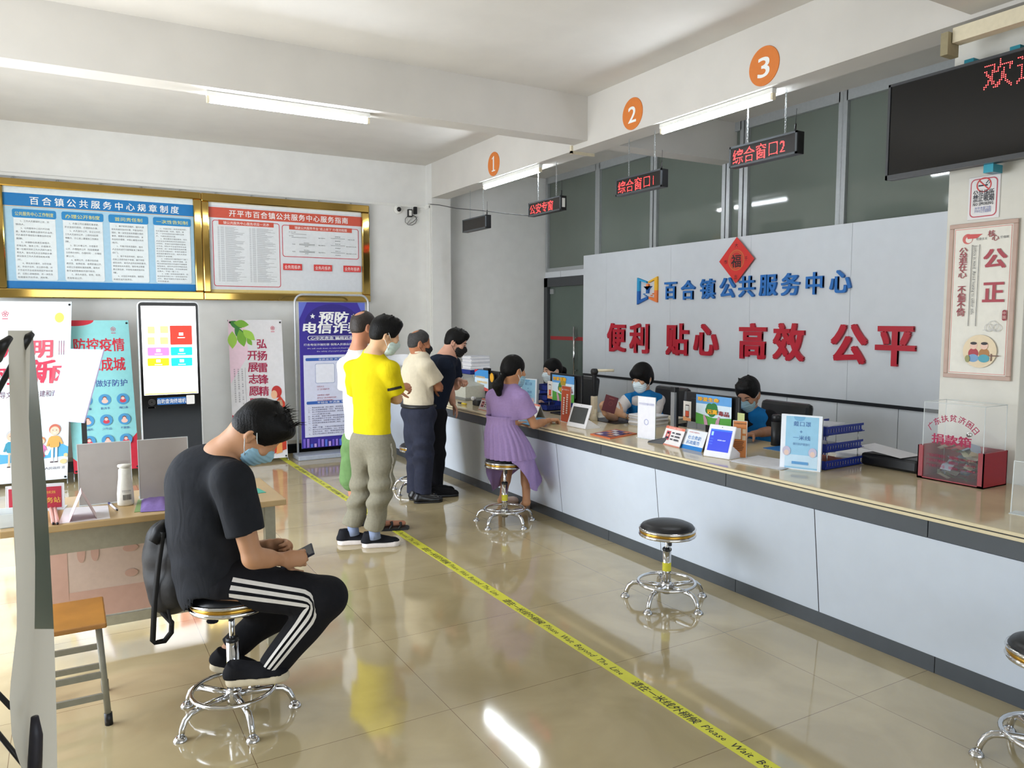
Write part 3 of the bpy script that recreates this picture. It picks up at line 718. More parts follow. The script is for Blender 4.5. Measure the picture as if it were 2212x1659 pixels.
# open-book emblem
a, c = XP(1377, 658, XL_), XP(1421, 597, XL_); w, h = a.y - c.y, c.z - a.z; t = thing('wall_emblem', 'raised open book emblem in blue and orange on the panel wall', 'emblem', (XL_, a.y, a.z))
def band(pts, m, b):
    M = Matrix(((0, 0, -1, XL_ + .012), (-1, 0, 0, a.y), (0, 1, 0, a.z), (0, 0, 0, 1))); b.prism([(x * w, y * h) for x, y in pts], .024, m, M)
b = MB(); bc = [C(40, 150, 200), C(30, 120, 190), C(24, 92, 170)]
band([(0, .5), (0, 1), (.48, .84), (.48, .78), (.13, .88), (.13, .5)], bc[0], b); band([(0, 0), (0, .5), (.13, .5), (.13, .17), (.48, .28), (.52, .3), (.52, .19)], bc[2], b); wpart('book_page', b, t, 'blue half of the emblem')
b = MB(); band([(1, .5), (1, 1), (.56, .84), (.56, .78), (.87, .88), (.87, .5)], C(232, 178, 50), b); band([(1, .06), (1, .5), (.87, .5), (.87, .22), (.60, .28), (.60, .2)], C(226, 122, 60), b); wpart('book_page', b, t, 'yellow and orange half of the emblem')
b = MB(); band([(.33, .66), (.46, .58), (.46, .40), (.56, .40), (.58, .58), (.72, .66), (.54, .53), (.50, .53)], bc[2], b); band([(.46, .68), (.52, .64), (.58, .68), (.58, .73), (.52, .76), (.46, .73)], C(226, 122, 60), b)
for x, y, mm in ((.32, .36, bc[1]), (.40, .30, bc[1]), (.68, .30, C(226, 122, 60)), (.76, .36, C(226, 122, 60))): band([(x, y), (x + .05, y), (x + .05, y + .04), (x, y + .04)], mm, b)
wpart('figure_mark', b, t)
# red diamond
p = [XP(1554, 566, XL_ - .012), XP(1591, 612, XL_ - .012), XP(1630, 558, XL_ - .012), XP(1590.5, 512, XL_ - .012)]
cz = (p[1].z + p[3].z) / 2; cy = (p[0].y + p[2].y) / 2; rr = (p[3].z - p[1].z) / 2; ry = (p[0].y - p[2].y) / 2; X0 = XL_ - .016
t = thing('festive_paper', 'red diamond paper with black brush characters above the blue row', 'decoration', (X0, cy, cz))
M = Matrix(((0, 0, -1, X0 + .003), (-1, 0, 0, cy), (0, 1, 0, cz), (0, 0, 0, 1))); b = MB().prism([(-ry, 0), (0, -rr), (ry, 0), (0, rr)], .003, C(206, 44, 38), M); wpart('paper', b, t)
b = MB(); sh = Sheet(b, (X0 - .0004, cy, cz), (0, -1, 0), (0, 0, 1)); sh.ring(0, 0, rr * .40, rr * .46, C(196, 96, 50)); sh.disc(0, 0, rr * .40, C(190, 40, 36)); sh.ring(0, 0, rr * .34, rr * .37, C(196, 96, 50))
bk = C(36, 24, 24); sh.text('福', 0, -rr * .26, rr * .52, bk, bold=.02, res=3)
for ch, x, y in (('大', 0, .56), ('吉', 0, -.80), ('千', .56, -.04), ('市', -.60, -.12)): sh.text(ch, x * ry, y * rr, rr * .18, bk)
wpart('brush_lettering', b, t)

# ------------------------------------------------------------------ dome camera, adapters, loose wires by the corner
p = YP(858, 453, YW); t = thing('dome_camera', 'white dome security camera on the far wall', 'camera', (p.x, YW, p.z))
M = Matrix.Translation((p.x, YW, p.z)) @ Matrix.Rotation(math.radians(90), 4, 'X')
wpart('housing', MB().lathe([(.055, 0), (.055, .03), (.048, .045), (.03, .05), (.0, .05)], M_white, 24, M), t); wpart('lens_dome', MB().ball((p.x + .006, YW - .045, p.z), (.032, .03, .032), mat('camera_dome', (24, 24, 28), .08), 16), t, 'dark lens dome')
p = YP(884, 461, YW); o = obj('power_adapter', MB().bx((p.x - .03, YW - .04, p.z - .05), (p.x + .03, YW, p.z + .05), M_black, bev=.005).bx((p.x - .02, YW - .0415, p.z - .035), (p.x + .018, YW - .04, p.z + .035), M_white), None, (p.x, YW, p.z), 'black power adapter with white label beside the dome camera', 'adapter')
p = YP(895, 455, YW); o = obj('power_adapter', MB().bx((p.x - .022, YW - .05, p.z - .05), (p.x + .022, YW - .012, p.z + .045), M_black, bev=.006), None, (p.x, YW, p.z), 'plain black plug adapter on the white socket', 'adapter')
obj('wall_socket', MB().bx((p.x - .06, YW - .012, p.z - .05), (p.x + .04, YW, p.z + .06), M_white, bev=.003), None, (p.x, YW, p.z), 'white wall socket beside the corner column', 'socket')
b = MB(); q = p + Vector((-.03, -.02, -.13)); q.y = YW - .02
for k in range(4):
    b.tube([(q.x + (.06 + .008 * k) * math.cos(i * .7) - .01 * k, YW - .015 - .004 * k, q.z + (.045 + .007 * k) * math.sin(i * .7 + k)) for i in range(9)], .0035, M_black if k % 2 else M_white, 5, closed=True)
obj('wire_coil', b, None, q, 'tangle of coiled wires under the dome camera', 'wires')

# ------------------------------------------------------------------ yellow floor tape
M_tape = mat('yellow_tape', (214, 212, 60), .4, var=.05, scale=8); x0, x1 = 2.145, 2.218
t = thing('floor_tape', 'yellow waiting line tape stuck along the floor', 'tape', (x0, 1.0, 0))
wpart('tape_strip', MB().bx((x0, 1.0, .0002), (x1, 9.3, .0012), M_tape), t)
b = MB(); sh = Sheet(b, (0, 0, .0013), (0, -1, 0), (1, 0, 0)); bk = C(40, 40, 34)
ys = Z(1085, 1297).y; pit = Z(915, 1184).y - ys
k = -2
while ys + pit * (k + .0) > .9:
    k -= 0; break
yy = ys + pit * 8
while yy > 1.4:
    if yy < 9.4:
        sh.text('请在一米线外稍候', -yy + .0, x0 + .014, .046, bk, w=pit * .35, align='l', bold=.012, shear=.15, up=0)
        sh.text('Please  Wait  Beyond  The  Line', -yy + pit * .37, x0 + .02, .044, bk, w=pit * .56, align='l', bold=.004, shear=.2, up=0)
    yy -= pit
wpart('lettering', b, t, 'black lettering on the tape')

# ------------------------------------------------------------------ chrome stools
M_cush = mat('black_vinyl', (24, 25, 28), .38, var=.08, scale=20, bump=.05, bscale=120); M_band = mat('gold_band', (196, 150, 60), .22, metal=.9)
def stool(label, x, y, sh_, rz):
    t = thing('bar_stool', label, 'stool', (x, y, 0), rz, 'round chrome stools')
    z = sh_
    obj('cushion', MB().lathe([(.001, z), (.06, z - .001), (.12, z - .006), (.148, z - .018), (.158, z - .034), (.158, z - .045), (.001, z - .045)][::-1], M_cush, 36), t, label='round black vinyl cushion')
    o = obj('seat_rim', MB().lathe([(.001, z - .082), (.15, z - .082), (.163, z - .078), (.166, z - .071), (.163, z - .064), (.159, z - .062), (.159, z - .048), (.163, z - .046), (.166, z - .039), (.163, z - .033), (.15, z - .032), (.001, z - .032)], M_chrome, 40), t, label='chrome seat rim')
    obj('gold_band', MB().lathe([(.160, z - .063), (.1625, z - .055), (.160, z - .047)], M_band, 40), o, label='gold band around the rim')
    obj('piston', MB().tube([(0, 0, .26), (0, 0, z - .08)], .0125, M_chrome, 14), t)
    o = obj('column', MB().tube([(0, 0, .05), (0, 0, z * .66 if z < .5 else .33)], .025, M_chrome, 20), t); zc = z * .66 if z < .5 else .33
    obj('collar', MB().lathe([(.0, zc + .008), (.022, zc + .008), (.027, zc + .002), (.027, zc - .008), (.025, zc - .01)], M_black, 18), o, label='black plastic collar')
    obj('sticker', MB().tube([(0, 0, .185), (0, 0, .235)], .0254, mat('yellow_sticker', (214, 206, 60), .5), 20, cap=False), o, label='small yellow sticker')
    obj('lever', MB().box((-.03, -.01, z - .11), (.022, .02, .05), M_black, None, .004).tube([(-.03, -.01, z - .13), (-.034, -.012, z - .16)], .003, M_steel, 6), t, label='black height lever')
    obj('foot_ring', MB().tube([(.165 * math.cos(i * math.pi / 16), .165 * math.sin(i * math.pi / 16), .115) for i in range(32)], .0095, M_chrome, 10, closed=True), t)
    obj('hub', MB().lathe([(.0, .06), (.03, .06), (.034, .075), (.034, .105), (.028, .118), (.0, .12)], M_chrome, 18), t)
    for k in range(5):
        a = 2 * math.pi * k / 5; ca, sa = math.cos(a), math.sin(a)
        pr = [(.028, .092), (.10, .094), (.16, .095), (.195, .09), (.218, .072), (.232, .045), (.240, .015)]
        o = obj('leg', MB().tube([(r * ca, r * sa, zz) for r, zz in pr], [.014, .014, .014, .0135, .013, .0125, .012], M_chrome, 12), t)
        obj('foot_pad', MB().lathe([(.0, .018), (.016, .018), (.024, .009), (.027, .003), (.027, 0)], M_chrome, 16, o=(.243 * ca, .243 * sa, 0)), o)
    return t
A5 = math.radians(-YAW * 180 / math.pi + 90)
stool_free = stool('empty chrome stool with black round cushion in front of the counter', 2.99, 3.35, .475, A5)
def stool_copy(label, x, y, z, rz):
    if abs(z - .475) < .01:
        c = copy_tree(stool_free); c.location = (x, y, 0); c.rotation_euler = (0, 0, rz); c['label'] = label; return c
    return stool(label, x, y, z, rz)
stool('chrome stool under the seated person in black', .545, 3.255, .553, A5)
st_w = stool('chrome stool under the person in the purple dress', 3.03, 5.345, .545, A5 + .05)
p = D(2286, 1400, 2.72); stool_copy('chrome stool cut off by the right edge of the photo', p.x, p.y, .475, A5)
stool_copy('chrome stool half hidden behind the person in the beige shirt', 2.87, 6.78, .475, A5)
stool_copy('chrome stool half hidden behind the person in the yellow shirt', 2.83, 8.25, .475, A5)

# ------------------------------------------------------------------ banners along the far wall
M_cloth = C(236, 240, 244, .5)
def x_banner(label, tl, tr, bl, group='display banners', back=.35):
    """printed sheet with hooks and a folding X stand behind; corners in world space"""
    tl, tr, bl = Vector(tl), Vector(tr), Vector(bl); ux = (tr - tl); w = ux.length; ux.normalize(); uy = tl - bl; h = uy.length; uy.normalize(); n = ux.cross(uy)
    t = thing('display_banner', label, 'banner', (bl.x, bl.y, 0), 0, group)
    b = MB(); b.face([bl, bl + ux * w, bl + ux * w + uy * h, bl + uy * h], M_cloth); b.face([q - n * .0015 for q in (bl, bl + uy * h, bl + ux * w + uy * h, bl + ux * w)], M_cloth); wpart('cloth_panel', b, t)
    hub = bl + ux * w / 2 + uy * h * .45 - n * .16
    for q in (bl, bl + ux * w, bl + ux * w + uy * h, bl + uy * h): wpart('rod', MB().tube([hub, q - n * .012], .005, M_black, 6), t)
    wpart('rear_leg', MB().tube([hub, Vector(((bl + ux * w / 2) - n * back).xy.to_tuple() + (.01,))], .006, M_black, 6), t)
    for q in (bl, bl + ux * w):
        ft = Vector((q.x, q.y, .008)) + n * .03; wpart('foot', MB().tube([q - n * .01, ft], .006, M_steel, 6), t)
    for x, y in ((.02, .02), (w - .02, .02), (w - .02, h - .03), (.02, h - .03)): wpart('hook', MB().ball(tuple(bl + ux * x + uy * y + n * .006), .011, M_black, 8), t)
    m = MB(); return t, m, Sheet(m, bl + n * .0008, ux, uy), w, h
def petal_mark(sh, x, y, r):                                  # small five-petal flower mark
    c = C(206, 60, 90)
    for k in range(5): a = math.pi / 2 + 2 * math.pi * k / 5; sh.ring(x + r * .55 * math.cos(a), y + r * .55 * math.sin(a), r * .3, r * .45, c, 10, up=0 if k else 1)
    sh.rect(x - r * .8, y - r * 1.7, r * 1.6, r * .25, c)
def person_print(sh, x, y, h, skin, top, low, hair, skirt=False):
    """little cartoon figure standing at (x, y)"""
    sh.rect(x - h * .07, y, h * .05, h * .4, low); sh.rect(x + h * .02, y, h * .05, h * .4, low, up=0)
    if skirt: sh.poly([(x - h * .13, y + h * .22), (x + h * .13, y + h * .22), (x + h * .07, y + h * .45), (x - h * .07, y + h * .45)], low)
    sh.rrect(x - h * .11, y + h * .38, h * .22, h * .30, h * .05, top); sh.line(x - h * .1, y + h * .64, x - h * .16, y + h * .42, h * .05, top); sh.line(x + h * .1, y + h * .64, x + h * .17, y + h * .46, h * .05, top)
    sh.disc(x, y + h * .85, h * .13, hair, h * .14); sh.disc(x, y + h * .81, h * .105, skin, h * .115); sh.disc(x, y + h * .765, h * .04, C(240, 240, 240), h * .02, a0=180, a1=360)
    for s in (-1, 1): sh.disc(x + s * h * .04, y + h * .83, h * .011, C(40, 40, 50), up=0 if s > 0 else 1, n=8)
    for s in (-1, 1): sh.rect(x + s * h * .05 - h * .04, y - h * .015, h * .075, h * .03, C(70, 50, 60), up=0)
# white civic banner (left end)
tr = YP(155, 652, 8.98); br = YP(146, 1040, 8.82); wd = .80
t, m, sh, w, h = x_banner('white banner with red characters and cartoon family at the left end', (tr.x - wd, tr.y, tr.z), tr, (br.x - wd, br.y, .06))
sh.rect(0, 0, w, h, C(228, 240, 250)); sh.disc(w * .93, h * .42, w * .2, C(214, 232, 248)); sh.rect(0, h * .02, w, h * .10, C(240, 244, 250)); sh.poly([(0, h * .1), (w, h * .13), (w, h * .18), (w * .86, h * .22), (w * .78, h * .14), (w * .3, h * .16), (0, h * .2)], C(90, 176, 222))
petal_mark(sh, w * .30, h * .93, .03); sh.disc(w * .87, h * .91, .04, C(250, 226, 110), .05); sh.disc(w * .9, h * .74, .035, C(240, 216, 224), .05)
for x in (-.02, 0, .02): sh.line(w * .9 + x, h * .70, w * .9 + x, h * .78, .006, C(150, 110, 140))
cr = [C(200, 36, 72), C(214, 60, 90), C(226, 90, 110)]
for ch, x, y, hh, c in (('讲', .32, .70, .16, 0), ('文', .50, .71, .16, 1), ('明', .70, .695, .17, 2), ('树', .30, .55, .17, 0), ('新', .70, .555, .22, 1), ('风', .90, .55, .17, 2)): sh.text(ch, w * x, h * y, hh, cr[c], bold=.03, res=2)
sh.text('倡导文明新风 共建和谐社会', w * .60, h * .47, .06, C(110, 60, 90), w=w * .8)
person_print(sh, w * .40, h * .09, .36, C(238, 196, 170), C(60, 150, 180), C(214, 196, 170), C(200, 200, 204)); person_print(sh, w * .71, h * .10, .26, C(244, 204, 180), C(230, 120, 180), C(206, 40, 80), C(230, 140, 90), True)
person_print(sh, w * .85, h * .10, .38, C(244, 204, 180), C(240, 170, 90), C(236, 236, 240), C(200, 110, 90))
sh.disc(w * .95, h * .10, .03, C(236, 206, 150), .024); sh.disc(w * .975, h * .135, .018, C(236, 206, 150)); sh.text('百合镇人民政府 宣', w * .80, h * .06, .026, C(50, 40, 70), w=w * .34)
wpart('printed_sheet', m, t)
# teal epidemic banner
tr = YP(277, 692, 9.12); tl = YP(158, 695, 9.12); br = YP(302, 1019, 8.88); ux = Vector((tr.x - tl.x, 0, 0)); wd = .60
t, m, sh, w, h = x_banner('teal banner with red brush characters and round blue icons', (tr.x - wd, tr.y, tr.z), tr, (br.x - wd, br.y, .09))
tq = C(140, 206, 210); rdk = C(200, 34, 56); sh.rect(0, 0, w, h, tq); sh.disc(w * .16, h, w * .30, rdk, w * .10, a0=180, a1=360); sh.poly([(w, 0), (w, h * .24), (w * .93, h * .21), (w * .86, h * .14), (w * .78, 0)], rdk); sh.poly([(0, 0), (w * .25, 0), (0, h * .10)], rdk)
petal_mark(sh, w * .75, h * .94, .026)
sh.text('防控疫情', w * .52, h * .80, .13, rdk, w=w * .78, bold=.02, res=2); sh.text('众志成城', w * .52, h * .67, .13, rdk, w=w * .76, bold=.02, res=2); sh.text('做好防护', w * .66, h * .56, .07, C(50, 70, 150), w=w * .5)
ic = C(70, 146, 196)
for i, (x, y, s) in enumerate(((.26, .47, '少聚餐'), (.54, .47, '勤洗手'), (.82, .47, '掩口鼻'), (.26, .335, '常通风'), (.54, .335, '少外出'), (.82, .335, '不聚集'), (.26, .20, '一米线'), (.54, .20, '分餐制'), (.82, .20, '拒野味'))):
    sh.disc(w * x, h * y, .058, ic); pc = [C(236, 190, 176), C(120, 60, 50), C(200, 60, 80), C(220, 220, 230)]
    sh.disc(w * x, h * y - .016, .03, pc[(i * 2 + 2) % 4], .022); sh.disc(w * x, h * y + .014, .02, pc[1]); sh.disc(w * x, h * y + .008, .016, pc[0])
    sh.text(s, w * x, h * y - .10, .024, C(40, 60, 140), w=.085)
sh.text('如有发热等可疑症状', w * .66, h * .075, .02, rdk, w=w * .5)
wpart('printed_sheet', m, t)
# pink banner
tr = YP(608, 691, 9.18); br = YP(622, 992, 9.03); wd = .60
t, m, sh, w, h = x_banner('pale pink banner with vertical red characters and green leaves', (tr.x - wd, tr.y, tr.z), tr, (br.x - wd, br.y, .04))
sh.rect(0, 0, w, h, C(226, 226, 232)); sh.poly([(0, h * .55), (w * .35, h * .75), (w * .3, h), (0, h)], C(238, 210, 228)); sh.poly([(0, h * .3), (0, h * .33), (w * .1, h * .31), (w * .12, h * .3)], C(190, 30, 60))
lf = [C(120, 176, 60), C(60, 130, 60), C(160, 206, 84)]
def leaf(x, y, L, a, c):
    pts = [(x, y)]; 
    for k in range(1, 6): q = k / 6; r = L * .26 * math.sin(math.pi * q); pts.append((x + L * q * math.cos(a) - r * math.sin(a), y + L * q * math.sin(a) + r * math.cos(a)))
    pts.append((x + L * math.cos(a), y + L * math.sin(a)))
    for k in range(5, 0, -1): q = k / 6; r = -L * .26 * math.sin(math.pi * q); pts.append((x + L * q * math.cos(a) - r * math.sin(a), y + L * q * math.sin(a) + r * math.cos(a)))
    sh.poly(pts, c)
for x, y, L, a, c in ((.02, .99, .16, -.5, 1), (.1, .98, .17, -.15, 0), (.12, .95, .18, -1.0, 1), (.07, .92, .2, -1.6, 2), (.2, .93, .2, -1.35, 0), (.26, .93, .18, -.75, 2), (.33, .87, .10, -1.0, 0)): leaf(w * x, h * y, L, a, lf[c])
petal_mark(sh, w * .82, h * .94, .026); mg = C(168, 30, 74)
sh.vtext('弘扬雷锋精神', w * .60, h * .80, .105, h * .085, mg, bold=.02); sh.vtext('开展志愿服务', w * .42, h * .72, .105, h * .085, mg, bold=.02)
sh.line(w * .27, h * .66, w * .27, h * .35, .003, C(150, 150, 160))
for k, s in enumerate(('志愿服务精神、奉献、友爱、互助、进步', '志愿精神的核心是服务、团结的理想', '共同使这个世界变得更加美好的信念')): sh.vtext(s, w * (.215 - .07 * k), h * .645, .016, .0245, C(90, 90, 110))
rb, rf = C(196, 60, 40), C(232, 160, 90)                      # soldier in a red padded cap
sh.poly([(w * .70, h * .03), (w * .98, h * .06), (w * .99, h * .40), (w * .90, h * .45), (w * .76, h * .38)], rb); sh.poly([(w * .78, h * .03), (w * .84, h * .2), (w * .82, h * .36), (w * .90, h * .38), (w * .9, h * .04)], rf)
sh.disc(w * .84, h * .48, .058, C(190, 50, 48), .07); sh.disc(w * .79, h * .46, .036, C(236, 186, 150), .05); sh.poly([(w * .70, h * .30), (w * .95, h * .38), (w * .93, h * .42), (w * .74, h * .41)], C(186, 150, 120))
sh.text('百合镇人民政府宣', w * .40, h * .09, .024, C(60, 50, 70), w=w * .5)
wpart('printed_sheet', m, t)
# purple anti-fraud stand
y0 = 9.06; a = YP(636, 640, y0); c = YP(795, 640, y0); wd = c.x - a.x; zt = YP(715, 637, y0).z
t = thing('banner_stand', 'purple banner in a silver tube frame on a flat base', 'banner', (a.x, y0, 0), 0, 'display banners')
r = .10; pts = [(a.x, y0, .06)] + [(a.x + r - r * math.cos(q), y0, zt - r + r * math.sin(q)) for q in [i * math.pi / 16 for i in range(9)]] + [(c.x - r + r * math.sin(q), y0, zt - r + r * math.cos(q)) for q in [i * math.pi / 16 for i in range(9)]] + [(c.x, y0, .06)]
wpart('tube_frame', MB().tube(pts, .013, mat('silver_paint', (196, 200, 208), .3, metal=.5), 10), t, 'silver tube frame')
wpart('base', MB().bx((a.x - .03, y0 - .14, 0), (c.x + .03, y0 + .14, .055), mat('base_metal', (182, 190, 206), .35, metal=.3), bev=.008), t, 'flat silver base')
b = MB(); sx0 = a.x + .045; sx1 = c.x - .045; b.bx((sx0, y0 - .003, .12), (sx1, y0 + .003, zt - .09), M_cloth); wpart('cloth_panel', b, t)
m = MB(); w, h = sx1 - sx0, zt - .21; sh = Sheet(m, (sx0, y0 - .0034, .12), (1, 0, 0), (0, 0, 1)); pu = C(56, 44, 148); pd = C(44, 34, 124)
sh.rect(0, 0, w, h, pu); sh.disc(w * .5, h * .85, w * .42, pd, h * .14); sh.poly([(0, h * .88), (w * .12, h), (0, h)], C(96, 110, 200)); sh.poly([(w * .88, h), (w, h * .88), (w, h)], C(96, 110, 200))
sh.text('预防', w * .52, h * .868, .125, WHT, w=w * .46, bold=.03, shear=.1); sh.text('电信诈骗', w * .50, h * .795, .125, WHT, w=w * .90, bold=.03, shear=.1)
def star(x, y, r): sh.poly([(x + (r if k % 2 == 0 else r * .42) * math.sin(k * math.pi / 5), y + (r if k % 2 == 0 else r * .42) * math.cos(k * math.pi / 5)) for k in range(10)], WHT)
star(w * .20, h * .905, .034); star(w * .82, h * .905, .034)
sh.rrect(w * .12, h * .742, w * .80, .05, .022, WHT); sh.rrect(w * .13, h * .742 + .005, w * .78, .04, .018, pd); sh.text('心中无贪念 骗局远身边', w * .52, h * .742 + .010, .03, WHT, w=w * .72, bold=.02)
sh.text('打击电信诈骗犯罪 保障人民群众财产安全', w * .5, h * .705, .026, WHT, w=w * .88); sh.text('We will crack down on telecom fraud and protect', w * .5, h * .682, .016, WHT, w=w * .78); sh.text("the safety of people's property", w * .5, h * .662, .016, WHT, w=w * .5)
sh.rect(w * .05, h * .075, w * .90, h * .565, C(214, 218, 240)); bh = C(52, 96, 178)
sh.rrect(w * .08, h * .60, w * .84, .036, .014, bh); sh.text('全民反诈 天下无贼', w * .5, h * .60 + .008, .022, WHT, w=w * .46)
sh.rrect(w * .22, h * .445, .235, .235, .02, C(90, 120, 180)); sh.rrect(w * .22 + .004, h * .445 + .004, .227, .227, .017, C(232, 234, 246))
cr2 = C(160, 60, 90)
for k, s in enumerate(('扫码关注', '江门反诈服务号', '', '注册粤安小程序', '成为江门反诈保护人群！', '开启公安防骗提醒！')):
    if s: sh.text(s, w * .24, h * (.418 - .0185 * k - (.004 if k > 2 else 0)), .019, cr2, w=.0215 * len(s), align='l')
for k in range(2): sh.rect(w * .72, h * (.36 - .02 * k), .02, .016, bh)
sh.rrect(w * .08, h * .302, w * .84, .036, .014, bh); sh.text('不轻信 不透露 不汇款', w * .5, h * .302 + .008, .022, WHT, w=w * .52)
for k, s in enumerate(('一、刷单就是诈骗（网上兼职，刷销售返利等）', '二、网上投资理财都是一场空，最终血本无归', '三、网上贷款前收取任何费用的（包括保证金等）', '　　100%的都是诈骗。', '四、网上购物，客服打电话说要退款赔偿的都是', '五、网上招嫖要先交车马费、保证金的都是诈骗', '六、领导和熟人，网聊要求转账汇款的，一定要', '七、老师在家长群里发交资料费二维码，或者', '　　诈骗。', '八、裸聊一时爽，下载APP可能远程通讯录泄露', '九、通过社交平台添加微信、QQ，拉您入群让您', '　　做进行投资、博彩、赌博的都是诈骗。', '十、冒充公检法要求汇款或者让您转入安全账户')):
    sh.text(s.strip('　'), w * (.10 + (.06 if s[0] == '　' else 0)), h * (.275 - .0152 * k), .0165, C(72, 70, 110), w=.0235 * len(s.strip('　')) * .98, align='l', up=0)
rg = random.Random(2)
for k in range(18): x = w * (.02 + .054 * k); sh.rect(x, h * .006, w * .035, h * rg.uniform(.02, .062), [C(110, 90, 200), C(150, 120, 210), C(80, 110, 210), C(190, 160, 220)][k % 4])
wpart('printed_sheet', m, t)

# ------------------------------------------------------------------ self-service kiosk
yk = 8.55; a = YP(297, 700, yk); c = YP(431, 700, yk); zt = YP(364, 651, yk).z; w = c.x - a.x
t = thing('self_service_kiosk', 'tall black self service kiosk with bright touch screen', 'kiosk', (a.x, yk, 0))
M = Matrix(((1, 0, 0, a.x), (0, 0, -1, yk + .07), (0, 1, 0, 0), (0, 0, 0, 1)))
def rr_poly(x, y, w, h, r, n=6):
    o = []
    for cx, cy, s in ((x + w - r, y + r, -90), (x + w - r, y + h - r, 0), (x + r, y + h - r, 90), (x + r, y + r, 180)):
        for i in range(n + 1): q = math.radians(s + 90 * i / n); o.append((cx + r * math.cos(q), cy + r * math.sin(q)))
    return o
wpart('case', MB().prism(rr_poly(0, 0.0, w, zt, .045), .06, mat('kiosk_silver', (216, 218, 222), .3, metal=.4), M), t, 'silver edged case')
M2 = M.copy(); M2.translation.y = yk + .012; wpart('front_glass', MB().prism(rr_poly(.012, .03, w - .024, zt - .042, .036), .012, mat('black_glass', (8, 8, 10), .08, var=.02, spec=.3), M2), t, 'black glass front')
wpart('base', MB().bx((a.x - .04, yk - .12, 0), (c.x + .04, yk + .2, .03), M_black, bev=.008), t)
sz0, sz1 = YP(364, 852, yk).z, YP(364, 661, yk).z; sx0, sx1 = .06 * w, .94 * w
EM = lambda n, c, e: mat(n, c, .4, emit=e, var=0)
b = MB(); sh = Sheet(b, (a.x, yk - .0005, 0), (1, 0, 0), (0, 0, 1)); sh.rect(sx0, sz0, sx1 - sx0, sz1 - sz0, EM('screen_white', (250, 250, 252), 1.5)); 
def tile(px0, py0, px1, py1, m):
    p, q = YP(px0, py1, yk), YP(px1, py0, yk); sh.rrect(p.x - a.x, p.z, q.x - p.x, q.z - p.z, .008, m); return (p.x + q.x) / 2 - a.x, (p.z + q.z) / 2
rp, yp, pp, tp, lp = EM('tile_red', (226, 52, 40), .7), EM('tile_yellow', (240, 216, 20), .7), EM('tile_pink', (220, 120, 206), .7), EM('tile_teal', (20, 186, 190), .7), EM('tile_pale', (250, 226, 130), .62)
for q in ((319, 705, 334, 721), (346, 704, 363, 720), (319, 728, 334, 745), (346, 728, 363, 744)): tile(*q, lp)
for q, m_ in (((368, 703, 414, 745), rp), ((319, 750, 365, 769), pp), ((369, 749, 415, 768), tp), ((319, 773, 365, 791), yp), ((370, 772, 415, 791), tp)):
    x, y = tile(*q, m_); sh.rect(x - .02, y - .004, .04, .03, EM('tile_icon', (250, 250, 250), .8)); sh.rect(x - .035, y - .03, .07, .008, EM('tile_icon', (250, 250, 250), .8))
tile(312, 846, 427, 853, yp)
wpart('touch_screen', b, t, 'bright white touch screen with coloured tiles')
b = MB(); sh = Sheet(b, (a.x, yk - .0005, 0), (1, 0, 0), (0, 0, 1)); x, y = tile(340, 857, 402, 875, C(30, 100, 176)); sh.text('自助查询终端机', x, y - .02, .045, WHT, w=.27, bold=.01); tile(403, 853, 420, 873, C(236, 236, 238)); tile(319, 880, 335, 881.5, C(150, 150, 150))
p = YP(328, 869, yk)
for r in (.012, .022, .032): sh.ring(p.x - a.x, p.z, r - .002, r, C(110, 110, 112), 16)
wpart('label_strip', b, t, 'blue name strip with white lettering')
# ------------------------------------------------------------------ sign on a pole behind the desk
e1 = (_R * .91 - FH * .41).normalized(); e2 = (Vector((0, 0, 1)) * .93 + FH * .30 + _R * .14); e2 = (e2 - e1 * e2.dot(e1)).normalized()
bl = D(101, 907, 6.7); w, h = .475, .655
t = thing('floor_sign', 'tilted white floor sign with violet edge on a black pole', 'sign', (0, 0, 0)); 
pole = bl + e1 * w * .92; bs = D(202, 908, (pole).dot(FH)); 
M = Matrix((e1, e2, e1.cross(e2))).transposed().to_4x4(); M.translation = bl
n = e1.cross(e2)
wpart('sign_panel', MB().bx((0, 0, -.012), (w, h, 0), C(190, 190, 228), M=M), t, 'pale violet sign panel')
b = MB(); sh = Sheet(b, bl, e1, e2); sh.rect(0, 0, w, h, C(176, 172, 232)); sh.poly([(.04, .09), (.055, .06), (.09, .045), (.16, .055), (w * .95, .15), (w * .985, h * .985), (.03, h * .985)], C(244, 246, 250)); sh.rect(.22, .03, .22, .03, C(236, 238, 248)); wpart('printed_sheet', b, t)
q = bl + e1 * .42 - n * .045
wpart('pole', MB().bx((q.x - .02, q.y - .012, .01), (q.x + .02, q.y + .012, q.z + .05), M_black), t); wpart('base', MB().lathe([(.0, .02), (.13, .02), (.15, .012), (.15, 0)], M_black, 28, o=(q.x, q.y, 0)), t)

# ------------------------------------------------------------------ desk by the entrance
zd, yf, xr, xl, yb_ = .75, 3.857, .925, -.28, 4.46
M_wood = mat('beech_laminate', (178, 150, 104), .35, var=.08, scale=5); M_dleg = mat('desk_grey_green', (150, 146, 126), .5)
t = thing('desk', 'beige office desk with pale front panel beside the seated person', 'desk', (xl, yf, 0))
wpart('desk_top', MB().bx((xl, yf, zd - .03), (xr, yb_, zd), M_wood, bev=.004), t)
for x in (xl + .05, xr - .10):
    for y in (yf + .03, yb_ - .09): wpart('leg', MB().bx((x, y, 0), (x + .05, y + .05, zd - .03), M_dleg), t)
wpart('apron', MB().bx((xl + .05, yf + .04, zd - .14), (xr - .05, yf + .06, zd - .03), M_dleg), t)
b = MB(); b.bx((xl + .10, yb_ - .16, .16), (xr - .13, yb_ - .14, zd - .03), mat('modesty_panel', (190, 170, 158), .5, var=.04))
